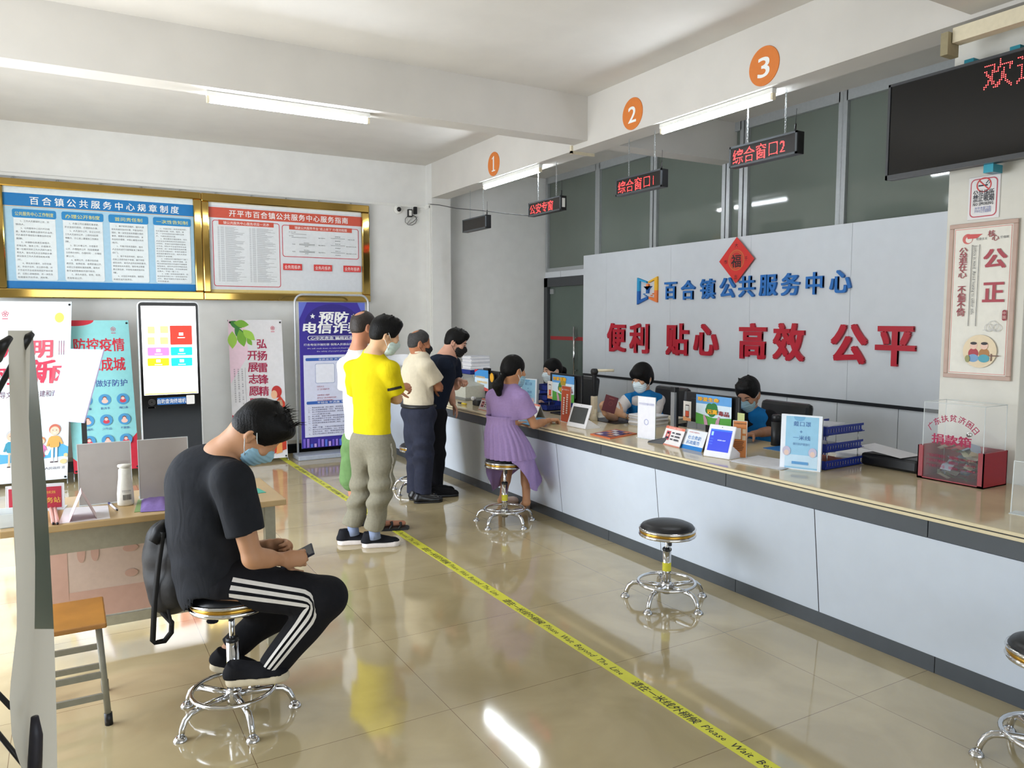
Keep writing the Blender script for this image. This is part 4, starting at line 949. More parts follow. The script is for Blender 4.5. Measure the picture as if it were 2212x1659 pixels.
sh = Sheet(b, (xl + .10, yb_ - .1605, .16), (1, 0, 0), (0, 0, 1)); W = xr - xl - .23; pk = C(184, 150, 136)
sh.rect(0, 0, W, .14, pk); sh.rect(0, 0, .14, .56, pk); sh.rect(W - .05, 0, .05, .56, pk)
for x, y, rx, ry in ((.20, .33, .018, .045), (.26, .33, .018, .045), (.42, .33, .035, .02), (.56, .33, .04, .025), (.42, .20, .03, .02), (.58, .22, .02, .03)): sh.disc(x, y, rx, pk, ry)
wpart('modesty_panel', b, t, 'pale panel with faded pink print')
wpart('stretcher', MB().bx((xl + .08, yb_ - .16, .10), (xr - .08, yb_ - .13, .15), M_dleg), t)
M_acr = mat('clear_acrylic', (236, 240, 240), .04, var=.0, trans=1., ior=1.3); M_acr.diffuse_color = (1, 1, 1, .3)
M_edge = mat('acrylic_edge', (226, 232, 232), .2, var=.02, alpha=.8)
def acr_holder(label, p, w, h, tilt=0., rz=0., insert=None, foot=.07, name='sign_holder', thick=.004, fold=False):
    """clear upright sign holder standing at p (centre of its lower front edge), facing -Y before turning by rz"""
    t = thing(name, label, 'sign holder', (p[0], p[1], p[2]), rz, 'clear sign holders')
    M = Matrix.Rotation(tilt, 4, 'X')
    fr = MB(); T = thick
    fr.bx((-w / 2, 0, 0), (w / 2, T, h), insert or M_acr, M=M); obj('panel', fr, t)
    e = MB(); q = .003
    for lo, hi in (((-w / 2, -.001, 0), (w / 2, T + .001, q)), ((-w / 2, -.001, h - q), (w / 2, T + .001, h)), ((-w / 2, -.001, 0), (-w / 2 + q, T + .001, h)), ((w / 2 - q, -.001, 0), (w / 2, T + .001, h))): e.bx(lo, hi, M_edge, M=M)
    obj('rim', e, t, label='clear acrylic edge')
    if foot: obj('foot', MB().bx((-w / 2, -foot * .3, 0), (w / 2, foot, .003), M_edge), t)
    return t, M
M_gsheet = mat('grey_plastic_sheet', (168, 160, 154), .18, var=.04, scale=9, bump=.06, bscale=18)
p = (Z(177, 1091, zd) + Z(283, 1083, zd)) / 2; acr_holder('grey sheet sign holder, left one of two behind the white bottle', (p.x, p.y, zd), .235, .30, -.06, 0, M_gsheet)
p = (Z(305, 1077, zd) + Z(408, 1070, zd)) / 2; acr_holder('grey sheet sign holder, right one of two behind the purple pouch', (p.x, p.y, zd), .235, .30, -.06, 0, M_gsheet)
p = Z(272, 1091, zd); t = thing('lotion_bottle', 'white plastic bottle with black barcode on the desk', 'bottle', (p.x, p.y, zd))
Mo = Matrix.Diagonal((1, .7, 1, 1)); obj('body', MB().lathe([(0, 0), (.032, 0), (.037, .006), (.037, .06), (.033, .10), (.028, .14), (.027, .175), (.022, .183), (.0, .183)], mat('white_bottle', (226, 224, 212), .3), 28, Mo), t)
obj('cap', MB().lathe([(.0, .183), (.018, .183), (.03, .190), (.031, .197), (.028, .201), (.0, .202)], mat('white_bottle', (226, 224, 212), .3), 24, Mo), t)
b = MB(); bk = C(50, 48, 46); rg = random.Random(7)
def bott(a0, a1, z0, z1):
    vs = []; r = .0372 if z0 < .06 else .0355
    for q in (a0, (a0 + a1) / 2, a1):
        for z in (z0, z1): vs.append((r * math.sin(q), -r * .705 * math.cos(q) - .0002, z))
    b.add(vs, [[0, 2, 3, 1], [2, 4, 5, 3]], bk)
q = -.35
while q < .7: d = rg.choice((.018, .03, .012)); bott(q, q + d, .03, .056); q += d + rg.choice((.016, .026))
for zz in (.068, .074): 
    for k in range(7): bott(-.45 + .17 * k, -.33 + .17 * k, zz, zz + .002)
obj('barcode_label', b, t, label='black barcode and small print')
def slab(name, label, cat, pts, z, th, m, group=None, crumple=0., seed=1):
    b = MB(); r = random.Random(seed); P = [Vector((q[0], q[1], 0)) for q in pts]; N = 10; vs = []
    for top in (1, 0):
        for i in range(N + 1):
            for j in range(N + 1):
                u, v = i / N, j / N; q = (P[0] * (1 - u) + P[1] * u) * (1 - v) + (P[3] * (1 - u) + P[2] * u) * v
                vs.append((q.x, q.y, z + (th * (1 + crumple * (r.random() - .5)) * (min(1, 6 * min(u, 1 - u, v, 1 - v) + (0 if crumple else 1)) if crumple else 1) if top else 0)))
    k = (N + 1) ** 2; fs = []
    for i in range(N):
        for j in range(N):
            q = i * (N + 1) + j; fs += [[q, q + N + 1, q + N + 2, q + 1], [k + q, k + q + 1, k + q + N + 2, k + q + N + 1]]
    for i in range(N):
        for q0, q1 in ((i, i + 1), (N * (N + 1) + i + 1, N * (N + 1) + i), ((i + 1) * (N + 1), i * (N + 1)), (i * (N + 1) + N, (i + 1) * (N + 1) + N)): fs.append([q0, q1, k + q1, k + q0])
    b.add(vs, fs, m, bool(crumple)); c = sum(P, Vector()) / 4
    return obj(name, b, None, (c.x, c.y, z), label, cat, group)
def zq(pts, z): return [tuple(Z(x, y, z))[:2] for x, y in pts]
slab('folded_paper', 'flat green card under the purple pouch', 'paper', zq([(290, 1107), (368, 1100), (372, 1074), (298, 1080)], zd), zd, .002, C(122, 150, 90))
slab('pencil_pouch', 'crumpled purple fabric pouch on the desk', 'pouch', zq([(303, 1106), (366, 1102), (364, 1074), (306, 1078)], zd + .003), zd + .0022, .017, mat('purple_fabric', (120, 98, 158), .8, bump=.2, bscale=90), crumple=.35)
slab('folded_paper', 'turquoise leaflet at the back right of the desk', 'paper', zq([(550, 1067), (575, 1064), (557, 1055), (535, 1057)], zd), zd, .002, C(60, 160, 140))
slab('paper_sheet', 'white printed sheet lying under the pink table tent', 'paper', zq([(126, 1132), (238, 1120), (233, 1092), (140, 1098)], zd), zd, .0015, C(206, 202, 204))
p0, p1 = Z(239, 1092, zd), Z(252, 1103, zd); b = MB().tube([p0 + V(0, 0, .005), p1 + V(0, 0, .005)], .005, mat('pen_white', (220, 218, 226), .3), 8).tube([p1 + V(0, 0, .005), p1 + (p1 - p0) * .12 + V(0, 0, .005)], .0035, M_black, 8).tube([p0 + (p0 - p1) * .3 + V(0, 0, .005), p0 + V(0, 0, .005)], .0052, C(60, 60, 110), 8)
obj('pen', b, None, p0, 'short white pen with dark ends on the desk', 'pen')
p = Z(178, 1120, zd); t = thing('table_tent', 'pink folded table tent sign on the desk', 'sign', (p.x, p.y + .02, zd)); b = MB(); pkm = C(226, 178, 184); 
b.add([(-.05, -.07, 0), (-.05, .07, 0), (0, .07, .125), (0, -.07, .125), (-.052, -.07, 0), (-.052, .07, 0)], [[0, 1, 2, 3], [3, 2, 5, 4]], pkm); obj('sloping_panel', b, t)
b = MB(); b.add([(.055, -.07, 0), (.055, .07, 0), (0, .07, .125), (0, -.07, .125), (.057, -.07, 0), (.057, .07, 0)], [[0, 1, 2, 3], [3, 2, 5, 4]], C(214, 190, 190)); obj('sloping_panel', b, t)
# red service station sign in a clear stand
a, c = Z(13, 1109, zd), Z(140, 1099, zd); w = (c - a).xy.length; t, M = acr_holder('red sign with gold characters in a clear stand on the desk', ((a.x + c.x) / 2, (a.y + c.y) / 2, zd), w, .125, -.12, math.atan2(c.y - a.y, c.x - a.x), C(196, 192, 196))
b = MB(); sh = Sheet(b, M @ V(-w / 2, -.0005, 0), (1, 0, 0), (M @ V(0, 0, 1))); sh.rect(.012, .010, w - .024, .10, C(160, 36, 54)); gd = C(206, 160, 70)
sh.ring(.045, .055, .012, .016, gd, 16); sh.text('志愿服务站', w * .62, .035, .026, gd, w=.15, bold=.015); sh.text('新时代文明实践', w * .62, .078, .013, gd, w=.11); obj('printed_sheet', b, t, label='red card with gold characters')
for k, x in enumerate((113, 122)):
    p0, p1 = Z(x - 3, 1102, zd), Z(x + 2, 1134, zd); b = MB().tube([p0 + V(0, 0, .008), p1 + V(0, 0, .008)], .008, mat('pink_tube', (206, 160, 150), .4), 10).tube([p1 + V(0, 0, .008), p1 + (p1 - p0) * .04 + V(0, 0, .008)], .005, M_black, 8)
    obj('marker_pen', b, None, p0, 'pink marker pen on the desk, %s of the pair' % ('left one' if k == 0 else 'right one'), 'pen', 'pink marker pens')
p = Z(18, 1142, zd); t = thing('leaflet_box', 'clear box of leaflets at the left end of the desk', 'box', (p.x - .06, p.y + .08, zd)); b = MB()
for lo, hi in (((-.13, -.07, 0), (.13, -.067, .06)), ((-.13, .067, 0), (.13, .07, .06)), ((.127, -.07, 0), (.13, .07, .06)), ((-.13, -.07, 0), (-.127, .07, .06)), ((-.13, -.07, 0), (.13, .07, .003))): b.bx(lo, hi, M_edge)
obj('box_body', b, t, label='clear plastic box'); 
for k in range(3): obj('leaflet', MB().bx((-.11 + .01 * k, -.06, .004 + .008 * k), (.115, .06 - .004 * k, .011 + .008 * k), C(*[(196, 180, 120), (130, 150, 180), (200, 200, 196)][k])), t)

# ------------------------------------------------------------------ wooden stool
t = thing('wooden_stool', 'low wooden stool with grey steel legs by the left banner', 'stool', (-.03, 3.60, 0)); wd_ = mat('varnished_wood', (166, 114, 50), .3, var=.16, scale=6)
Zs = .43; obj('seat', MB().bx((-.16, -.175, Zs - .022), (.125, .175, Zs), wd_, bev=.006), t, label='honey coloured wooden seat')
lg = mat('stool_steel', (132, 130, 116), .45)
for sx in (-1, 1):
    for sy in (-1, 1):
        x = -.02 + sx * .115; y = sy * .145; x1, y1 = -.02 + sx * .135, sy * .165
        o = obj('leg', MB().tube([(x, y, Zs - .02), (x1, y1, .045)], .0125, lg, 10), t); obj('rubber_tip', MB().tube([(x1, y1, .05), (x1 + sx * .002, y1, 0)], .0155, M_black, 10), o)
for sy in (-1, 1): obj('rail', MB().bx((-.15, sy * .158 - .006, .20), (.11, sy * .158 + .006, .225), lg).bx((-.15, sy * .16 - .006, .11), (.11, sy * .16 + .006, .135), lg), t)

# ------------------------------------------------------------------ near banner seen from its back edge
t = thing('display_banner', 'near grey backed banner seen edge on at the left edge', 'banner', (0, 0, 0), 0, 'display banners')
def nb(px, py, d): return D(px, py, d)
M_bk = mat('banner_back', (176, 172, 160), .5, var=.05, scale=4)
def translucent(m, c, f):
    nt = m.node_tree; t_ = nt.nodes.new('ShaderNodeBsdfTranslucent'); t_.inputs['Color'].default_value = lin(c) + [1]; x_ = nt.nodes.new('ShaderNodeMixShader'); x_.inputs[0].default_value = f
    nt.links.new(nt.nodes['Principled BSDF'].outputs[0], x_.inputs[1]); nt.links.new(t_.outputs[0], x_.inputs[2]); nt.links.new(x_.outputs[0], nt.nodes['Material Output'].inputs['Surface'])
translucent(M_bk, (200, 196, 184), .28); M_fr = mat('banner_front', (92, 108, 96), .4, var=.1, scale=3)
rows = []
N = 26
for i in range(N + 1):
    u = i / N; py = 714 + (1700 - 714) * u
    e = lambda tab: np.interp(py, tab[0], tab[1])
    yk_ = [714, 900, 1050, 1200, 1350, 1500, 1600, 1700]
    x0 = e((yk_, [17, 22, 25, 33, 37, 20, 26, 60])); x1 = e((yk_, [66, 62, 70, 76, 75, 66, 62, 62])); x2 = e((yk_, [70, 88, 100, 108, 116, 121, 123, 124]))
    rows.append([nb(x0, py, 1.62), nb(x0 * .4 + x1 * .6, py, 1.66), nb(x1, py, 1.74), nb(x1 * .6 + x2 * .4, py, 1.86), nb(x2, py, 2.0)])
vs = [tuple(p) for r in rows for p in r]
b = MB(); b.add(vs, [[i * 5 + k, i * 5 + k + 1, i * 5 + k + 6, i * 5 + k + 5] for i in range(N) for k in (0, 1)], M_bk, True); wpart('cloth_panel', b, t, 'grey white back of the cloth')
b = MB(); b.add(vs, [[i * 5 + k, i * 5 + k + 1, i * 5 + k + 6, i * 5 + k + 5] for i in range(N) for k in (2, 3)], M_fr, True); b.m = [b.mi(M_bk) if j >= 34 else q for j, q in enumerate(b.m)]; wpart('cloth_panel', b, t, 'grey green side of the cloth')
h1, h2 = nb(8, 742, 1.60), nb(56, 733, 1.69); hub = nb(-95, 1010, 1.75)
for p in (h1, h2): wpart('rod', MB().tube([hub, p], .0065, M_black, 8), t); wpart('hook', MB().tube([p + (hub - p) * .12, p, p + V(.012, .012, .012)], [.009, .011, .006], M_black, 8), t)
for a, c in (((-60, 1440, 1.8), (24, 1528, 1.66)), ((-40, 1540, 1.75), (64, 1668, 1.72))): wpart('rod', MB().tube([nb(*a), nb(*c)], .006, M_black, 8), t)
b = MB(); b.tube([nb(75, 1548, 1.70), nb(78, 1590, 1.70), nb(76, 1640, 1.70), nb(74, 1690, 1.70)], [.008, .014, .015, .015], mat('dark_print', (34, 32, 40), .5), 10); wpart('lower_roll', b, t, 'dark rolled lower corner')
# ------------------------------------------------------------------ the service counter
ZT = .77
M_stone = mat('beige_counter_stone', (206, 190, 154), .1, var=.06, scale=6, ior=1.55); M_edge2 = mat('stone_edge', (222, 208, 172), .25, var=.04, scale=20)
CX0, CX1, CY0, CY1 = 3.37, 4.365, -.6, 9.32
t = thing('service_counter', 'long grey service counter with beige stone top', 'counter', (CX0, 4.5, 0))
b = MB(); b.bx((CX0 + .004, CY0, ZT - .017), (CX1, CY1, ZT), M_stone, bev=.003); wpart('countertop', b, t, 'polished beige stone top')
b = MB()
for z0, z1, x in ((ZT - .0155, ZT - .001, CX0), (ZT - .036, ZT - .021, CX0)): b.bx((x, CY0, z0), (x + .05, CY1, z1), M_edge2, bev=.002)
b.bx((CX0 + .006, CY0, ZT - .022), (CX0 + .05, CY1, ZT - .015), M_black); wpart('stone_edge', b, t, 'double edge strip with a dark groove')
ys = [CY0, .78, 2.035, 3.285, 4.53, 5.40, 6.298, 7.55, 8.8, CY1]
for i in range(len(ys) - 1): wpart('upper_band', MB().bx((3.385, ys[i] + .0025, .653), (3.45, ys[i + 1] - .0025, ZT - .036), M_dark), t, 'dark grey band')
ys = [CY0, .15, 1.40, 2.653, 3.925, 5.13, 6.40, 7.65, 8.9, CY1]
M_gap = mat('panel_gap', (16, 18, 24), .5)
for i in range(len(ys) - 1):
    a, c = ys[i] + .003, ys[i + 1] - .003
    b = MB(); b.add([(3.385, a, .650), (3.385, c, .650), (3.45, c, .08), (3.45, a, .08), (3.46, a, .650), (3.46, c, .650), (3.47, c, .08), (3.47, a, .08)], [[0, 1, 2, 3][::-1], [4, 5, 6, 7], [0, 1, 5, 4], [2, 3, 7, 6], [0, 3, 7, 4], [1, 2, 6, 5]], M_counter); wpart('front_panel', b, t, 'pale grey front panel')
for y in ys[1:-1]: wpart('seam_strip', MB().add([(3.3865, y - .004, .650), (3.3865, y + .004, .650), (3.4515, y + .004, .08), (3.4515, y - .004, .08)], [[3, 2, 1, 0]], M_gap), t)
ys = [CY0, 2.012, 3.25, 4.51, 7.0, CY1]
for i in range(len(ys) - 1): wpart('kick_plate', MB().bx((3.45, ys[i] + .002, 0), (3.48, ys[i + 1] - .002, .079), M_dark), t, 'dark grey kick plate')
b = MB().bx((3.485, CY0, 0), (3.52, CY1, ZT - .04), M_gap); b.bx((3.47, CY0, .08), (3.49, CY1, .65), M_gap); b.bx((3.46, CY0, .645), (3.5, CY1, ZT - .03), M_gap); b.bx((3.5, CY1 - .03, 0), (CX1 - .02, CY1, ZT - .03), M_counter)
for y in (.4, 2.9, 5.2, 7.3): b.bx((3.52, y, 0), (CX1 - .25, y + .03, ZT - .017), M_counter)
wpart('inner_frame', b, t)

def base(xa, ya, xb_, yb2, z=ZT):
    a, c = Z(xa, ya, z), Z(xb_, yb2, z); d = c - a; m = (a + c) / 2
    return m, d.length, math.atan2(d.y, d.x), m.dot(FH)
def hz(x, y, dep): return D(x, y, dep).z - ZT
def panel_sheet(p, w, M, h, off=.0006):
    b = MB(); return b, Sheet(b, M @ V(-w / 2, -off, 0), M.to_3x3() @ V(1, 0, 0), M.to_3x3() @ V(0, 0, 1))

# donation box
p, w, rz, dp = base(1979, 1031, 2123.6, 1057); a = Z(1979, 1031, ZT); c = Z(2123.6, 1057, ZT); y1, y0, x0 = a.y, c.y, (a.x + c.x) / 2; x1 = x0 + .225
hr_, ht_ = hz(1981, 960, a.dot(FH)), hz(1998, 866, a.dot(FH) + .01)
t = thing('donation_box', 'clear donation box full of banknotes in a red holder', 'donation box', (x0, (y0 + y1) / 2, ZT)); rdp = mat('red_plastic', (140, 10, 26), .3, var=.04)
b = MB(); k = .0
b.bx((x0, y0, ZT), (x1, y1, ZT + .006), rdp); b.bx((x0, y0, ZT), (x1, y0 + .006, ZT + hr_), rdp); b.bx((x0, y1 - .006, ZT), (x1, y1, ZT + hr_), rdp); b.bx((x1 - .006, y0, ZT), (x1, y1, ZT + hr_), rdp)
fw = .03; b.bx((x0, y0, ZT), (x0 + .005, y0 + fw, ZT + hr_), rdp); b.bx((x0, y1 - fw, ZT), (x0 + .005, y1, ZT + hr_), rdp); b.bx((x0, y0, ZT), (x0 + .005, y1, ZT + .012), rdp); wpart('red_holder', b, t, 'red plastic holder')
M_clear = mat('thin_clear_plastic', (240, 244, 246), .05, var=0, alpha=.09, spec=.5)
bx0, bx1, by0, by1 = x0 + .008, x1 - .01, y0 + .010, y1 - .022; zt2 = ZT + ht_
b = MB()
b.face([(bx0, by1, ZT + .01), (bx0, by0, ZT + .01), (bx0, by0, zt2), (bx0, by1, zt2)], M_clear); b.face([(bx1, by0, ZT + .01), (bx1, by1, ZT + .01), (bx1, by1, zt2), (bx1, by0, zt2)], M_clear)
b.face([(bx0, by0, ZT + .01), (bx1, by0, ZT + .01), (bx1, by0, zt2), (bx0, by0, zt2)], M_clear); b.face([(bx1, by1, ZT + .01), (bx0, by1, ZT + .01), (bx0, by1, zt2), (bx1, by1, zt2)], M_clear); b.face([(bx0, by0, zt2), (bx1, by0, zt2), (bx1, by1, zt2), (bx0, by1, zt2)], M_clear)
wpart('clear_case', b, t, 'clear plastic case')
e = MB(); r = .0022
for xx in (bx0, bx1):
    for yy in (by0, by1): e.tube([(xx, yy, ZT + .01), (xx, yy, zt2)], r, M_edge, 6)
    e.tube([(xx, by0, zt2), (xx, by1, zt2)], r, M_edge, 6)
for yy in (by0, by1): e.tube([(bx0, yy, zt2), (bx1, yy, zt2)], r, M_edge, 6)
e.bx(((bx0 + bx1) / 2 - .004, by0 + .07, zt2), ((bx0 + bx1) / 2 + .004, by1 - .07, zt2 + .001), C(246, 246, 246)); wpart('case_edges', e, t)
wpart('lock', MB().tube([(bx1 - .004, (by0 + by1) / 2 + .02, ZT + .245), (bx1 - .02, (by0 + by1) / 2 + .02, ZT + .245)], .013, M_chrome, 14), t, 'chrome lock')
b = MB(); sh = Sheet(b, (bx0 - .0006, by1, ZT), (0, -1, 0), (0, 0, 1)); Wd = by1 - by0; rc_ = C(160, 14, 70)
for i, ch in enumerate('广东扶贫济困日'):
    q = math.radians(60 - 20 * i); sh.text(ch, Wd * .5 + .125 * math.sin(-q), hr_ + .055 + .095 * math.cos(q), .036, rc_, rot=q * .75, up=0, bold=.015)
sh.text('捐款箱', Wd * .48, hr_ + .025, .05, rc_, w=Wd * .66, bold=.03)
for i, (s, n) in enumerate((('广东省扶贫基金会', '020-83391'), ('广东扶贫开发协会', '020-83133'), ('广东省红十字会', '020-38854'))):
    sh.text(s, Wd * .08, hr_ - .055 - .028 * i, .017, rc_, w=Wd * .32, align='l'); sh.text('捐赠热线', Wd * .46, hr_ - .055 - .028 * i, .017, rc_, w=Wd * .15, align='l'); sh.text(n, Wd * .65, hr_ - .055 - .028 * i, .015, rc_, w=Wd * .24, align='l')
wpart('lettering', b, t, 'crimson lettering'); rg = random.Random(3)
nc_ = [C(150, 156, 120), C(176, 176, 150), C(120, 140, 160), C(196, 190, 176), C(170, 60, 70), C(150, 160, 176), C(190, 176, 150)]
for k in range(34):
    cx_, cy_, cz_ = rg.uniform(bx0 + .05, bx1 - .05), rg.uniform(by0 + .06, by1 - .06), ZT + .02 + .16 * (k / 34) + rg.uniform(0, .01)
    M = Matrix.Translation((cx_, cy_, cz_)) @ Matrix.Rotation(rg.uniform(0, 3.1), 4, 'Z') @ Matrix.Rotation(rg.uniform(-.5, .5), 4, 'X') @ Matrix.Rotation(rg.uniform(-.4, .4), 4, 'Y')
    b = MB(); n = 5; vs = [(M @ V(-.055 + .11 * i / n, y, .010 * math.sin(i * 1.3 + k))) for i in range(n + 1) for y in (-.028, .028)]
    b.add(vs, [[2 * i, 2 * i + 2, 2 * i + 3, 2 * i + 1] for i in range(n)], nc_[k % 7], True)
    cc = M.translation
    obj('banknote', b, None, tuple(cc), 'crumpled banknote in the heap inside the clear donation box', 'banknote', 'banknotes in the donation box')

# helper for upright clear signs on the counter
def counter_sign(label, xa, ya, xb_, yb2, top, mat_, tilt=-.05, foot=.06, name='sign_holder', cat_='sign holder', thick=.005):
    p, w, rz, dp = base(xa, ya, xb_, yb2); h = hz(top[0], top[1], dp)
    t, M = acr_holder(label, tuple(p), w, h, tilt, rz, mat_, foot, name, thick); t['category'] = cat_
    return t, M, w, h
skyb = C(150, 200, 230); inkb = C(70, 110, 170)
def mask_card(t, M, w, h):
    b, sh = panel_sheet(None, w, M, h, .0012); sh.rect(0, 0, w, h, C(232, 238, 248)); sh.rect(w * .12, h * .02, w * .8, h * .95, skyb); sh.rect(w * .12, h * .05, w * .8, h * .22, C(196, 222, 240))
    sh.disc(w * .45, h * .97, w * .14, C(120, 176, 216), w * .12, a0=180, a1=360)
    sh.text('戴口罩', w * .52, h * .80, h * .085, inkb, w=w * .42); sh.text('+', w * .50, h * .66, h * .09, inkb); sh.text('一米线', w * .52, h * .55, h * .08, inkb, w=w * .42); sh.text('做好防护健康行', w * .52, h * .45, h * .045, C(110, 150, 190), w=w * .42)
    for x in (.16, .80): sh.disc(w * x, h * .33, w * .10, C(196, 190, 214), w * .12); sh.disc(w * x, h * .30, w * .06, C(226, 200, 190), w * .07)
    sh.rect(w * .3, h * .10, w * .4, h * .05, C(96, 156, 208)); obj('printed_sheet', b, t, label='pale blue printed card')
t, M, w, h = counter_sign('large pale blue card in a thick clear holder beside the blue trays', 1684, 1010, 1772, 1020, (1688, 897), C(214, 220, 232), -.04, 0, thick=.02); mask_card(t, M, w, h)
t, M, w, h = counter_sign('pale blue card holder behind the person in the purple dress', 1122, 884, 1158, 888, (1124, 818), C(214, 220, 232), -.04, 0, thick=.03); mask_card(t, M, w, h)
# white round-code sign (code itself left out)
t, M, w, h = counter_sign('tall plain white sign on the counter near the name cards', 1377, 945, 1415, 951, (1377, 857), C(232, 232, 240), 0, .05)
b, sh = panel_sheet(None, w, M, h, .0012); sh.text('开平市百合镇人民政府', w * .5, h * .80, h * .055, C(150, 156, 200), w=w * .86); sh.ring(w * .5, h * .40, w * .10, w * .13, C(170, 176, 214)); obj('printed_sheet', b, t)
# orange signs
t, M, w, h = counter_sign('orange service card in a clear holder behind the blue screen tablet', 1581, 987, 1612, 990, (1581, 909), C(204, 128, 70), -.03, .05)
b, sh = panel_sheet(None, w, M, h, .0012); dkb = C(70, 50, 40); sh.text('百合镇便民服务专窗', w * .5, h * .90, h * .045, dkb, w=w * .86); sh.rrect(w * .12, h * .50, w * .46, h * .30, .004, C(226, 224, 220)); sh.rect(w * .68, h * .66, w * .24, h * .12, C(214, 190, 160)); sh.rect(w * .68, h * .48, w * .24, h * .12, C(214, 190, 160))
for k in range(6): sh.rect(w * .12, h * (.42 - .045 * k), w * (.7 - .05 * (k % 3)), h * .018, C(110, 66, 44))
sh.ring(w * .4, h * .09, w * .06, w * .09, C(230, 190, 150)); obj('printed_sheet', b, t)
t, M, w, h = counter_sign('tall orange sign with white lettering beside the dark screen tablet', 1211, 909, 1231, 914, (1214, 834), C(196, 84, 46), -.03, .05)
b, sh = panel_sheet(None, w, M, h, .0012); sh.text('政务服务中心', w * .55, h * .88, h * .035, WHT, w=w * .6); sh.rect(w * .1, h * .87, w * .08, h * .04, WHT)
for x, n in ((.66, 9), (.36, 8)): 
    for k in range(n): sh.rect(w * x - .014, h * (.74 - .062 * k - (0 if x > .5 else .10)), .028, h * .042, C(236, 214, 200))
obj('printed_sheet', b, t)
# tent cards
def tent(label, xa, ya, xb_, yb2, top, draw, cat_='name card'):
    p, w, rz, dp = base(xa, ya, xb_, yb2); h = hz(top[0], top[1], dp + .04); t = thing('tent_card', label, cat_, tuple(p), rz, 'folded cards on the counter')
    d = h * .42; L = math.hypot(h, d); M = Matrix.Rotation(-math.atan2(d, h), 4, 'X')
    b = MB().bx((-w / 2, 0, 0), (w / 2, .003, L), C(226, 222, 220), M=M); obj('front_leaf', b, t)
    M2 = Matrix.Translation((0, 2 * d, 0)) @ Matrix.Rotation(math.atan2(d, h), 4, 'X'); obj('back_leaf', MB().bx((-w / 2, -.003, 0), (w / 2, 0, L), C(176, 170, 166), M=M2), t)
    b, sh = panel_sheet(None, w, M, h, .0006); draw(sh, w, L); obj('printed_sheet', b, t)
def photo_card(sh, w, h):
    sh.rect(0, 0, w, h, C(230, 226, 226)); sh.rect(0, h * .86, w, h * .14, C(220, 116, 90)); sh.text('开平市百合镇公共服务中心', w * .5, h * .89, h * .06, WHT, w=w * .7); sh.rect(0, 0, w, h * .05, C(214, 130, 110))
    sh.rect(w * .12, h * .26, w * .22, h * .48, C(190, 70, 84)); sh.disc(w * .23, h * .34, w * .09, C(40, 40, 60), h * .12, a0=0, a1=180); sh.disc(w * .23, h * .55, w * .055, C(226, 176, 160), h * .12); sh.disc(w * .23, h * .63, w * .06, C(30, 28, 34), h * .05)
    for k in range(3): sh.rect(w * .42, h * (.64 - .17 * k), w * .12, h * .07, C(60, 60, 70)); sh.rect(w * .62, h * (.64 - .17 * k), w * .24, h * .07, C(60, 60, 70)); sh.rect(w * .58, h * (.62 - .17 * k), w * .32, .0012, C(60, 60, 70))
def blue_card(sh, w, h):
    sh.rect(0, 0, w, h, C(226, 230, 236)); sh.rect(0, 0, w, h * .2, C(24, 120, 196)); sh.text('百合镇公共服务中心', w * .42, h * .84, h * .07, C(196, 90, 90), w=w * .5); sh.text('社会救助', w * .5, h * .53, h * .19, C(40, 120, 190), w=w * .62); sh.text('民政服务', w * .5, h * .28, h * .19, C(40, 120, 190), w=w * .62)
tent('white tent card with a red portrait photo', 1427, 958, 1467, 968, (1436, 922), photo_card)
tent('white tent card with blue lettering and a blue foot band', 1470, 967, 1515, 977, (1478, 929), blue_card)
tent('tent card with red heading behind the person in the purple dress', 1128, 896, 1157, 903, (1140, 871), photo_card)
tent('tent card beside the leaning person in navy, under the nearest monitor', 1033, 884, 1058, 890, (1043, 862), photo_card)
# tablets
def tablet(label, xa, ya, xb_, yb2, top, screen, draw=None):
    p, w, rz, dp = base(xa, ya, xb_, yb2); h = hz(top[0], top[1], dp + .06); t = thing('tablet_stand', label, 'tablet', tuple(p), rz, 'white evaluation tablets')
    d = h * .36; M = Matrix.Rotation(-math.atan2(d, h), 4, 'X'); L = math.hypot(h, d); wp = mat('tablet_white', (232, 232, 236), .3, var=.02)
    obj('case', MB().bx((-w / 2, 0, .003), (w / 2, .012, L), wp, bev=.005, M=M), t, label='white case')
    b = MB(); P = lambda y, z: [(-w / 2 + .004, y, z), (w / 2 - .004, y, z)]
    vs = P(d * .15, .0) + P(d + .09, .0) + P(d + .09, .008) + P(d * .5, h * .42); b.add(vs, [[0, 1, 3, 2], [2, 3, 5, 4], [4, 5, 7, 6], [6, 7, 1, 0], [0, 2, 4, 6], [1, 3, 5, 7]], wp); obj('foot', b, t)
    b, sh = panel_sheet(None, w, M, L, .0006); sh.rect(w * .10, L * .20, w * .80, L * .66, screen); sh.disc(w * .5, L * .93, .003, M_black, n=8)
    if draw: draw(sh, w, L)
    obj('screen', b, t)
def blue_ui(sh, w, h):
    e2_ = EM('screen_pale', (120, 160, 236), .8); sh.rect(w * .10, h * .81, w * .80, h * .05, EM('screen_blue2', (40, 90, 210), .6)); sh.rect(w * .15, h * .66, w * .08, h * .12, e2_)
    for k in range(3): sh.rect(w * .13, h * (.55 - .08 * k), w * .13, h * .03, EM('screen_mid', (50, 80, 200), .6))
    sh.text('政务服务 好差评', w * .58, h * .52, h * .035, EM('screen_text', (200, 210, 250), .8), w=w * .3)
tablet('white tablet with glowing blue screen on the counter', 1518, 985, 1575, 994, (1527, 918), EM('screen_blue', (30, 50, 176), .55), blue_ui)
tablet('white tablet with dark screen beside the tall orange sign', 1223, 920, 1263, 928, (1233, 872), mat('tablet_dark', (72, 74, 74), .2))
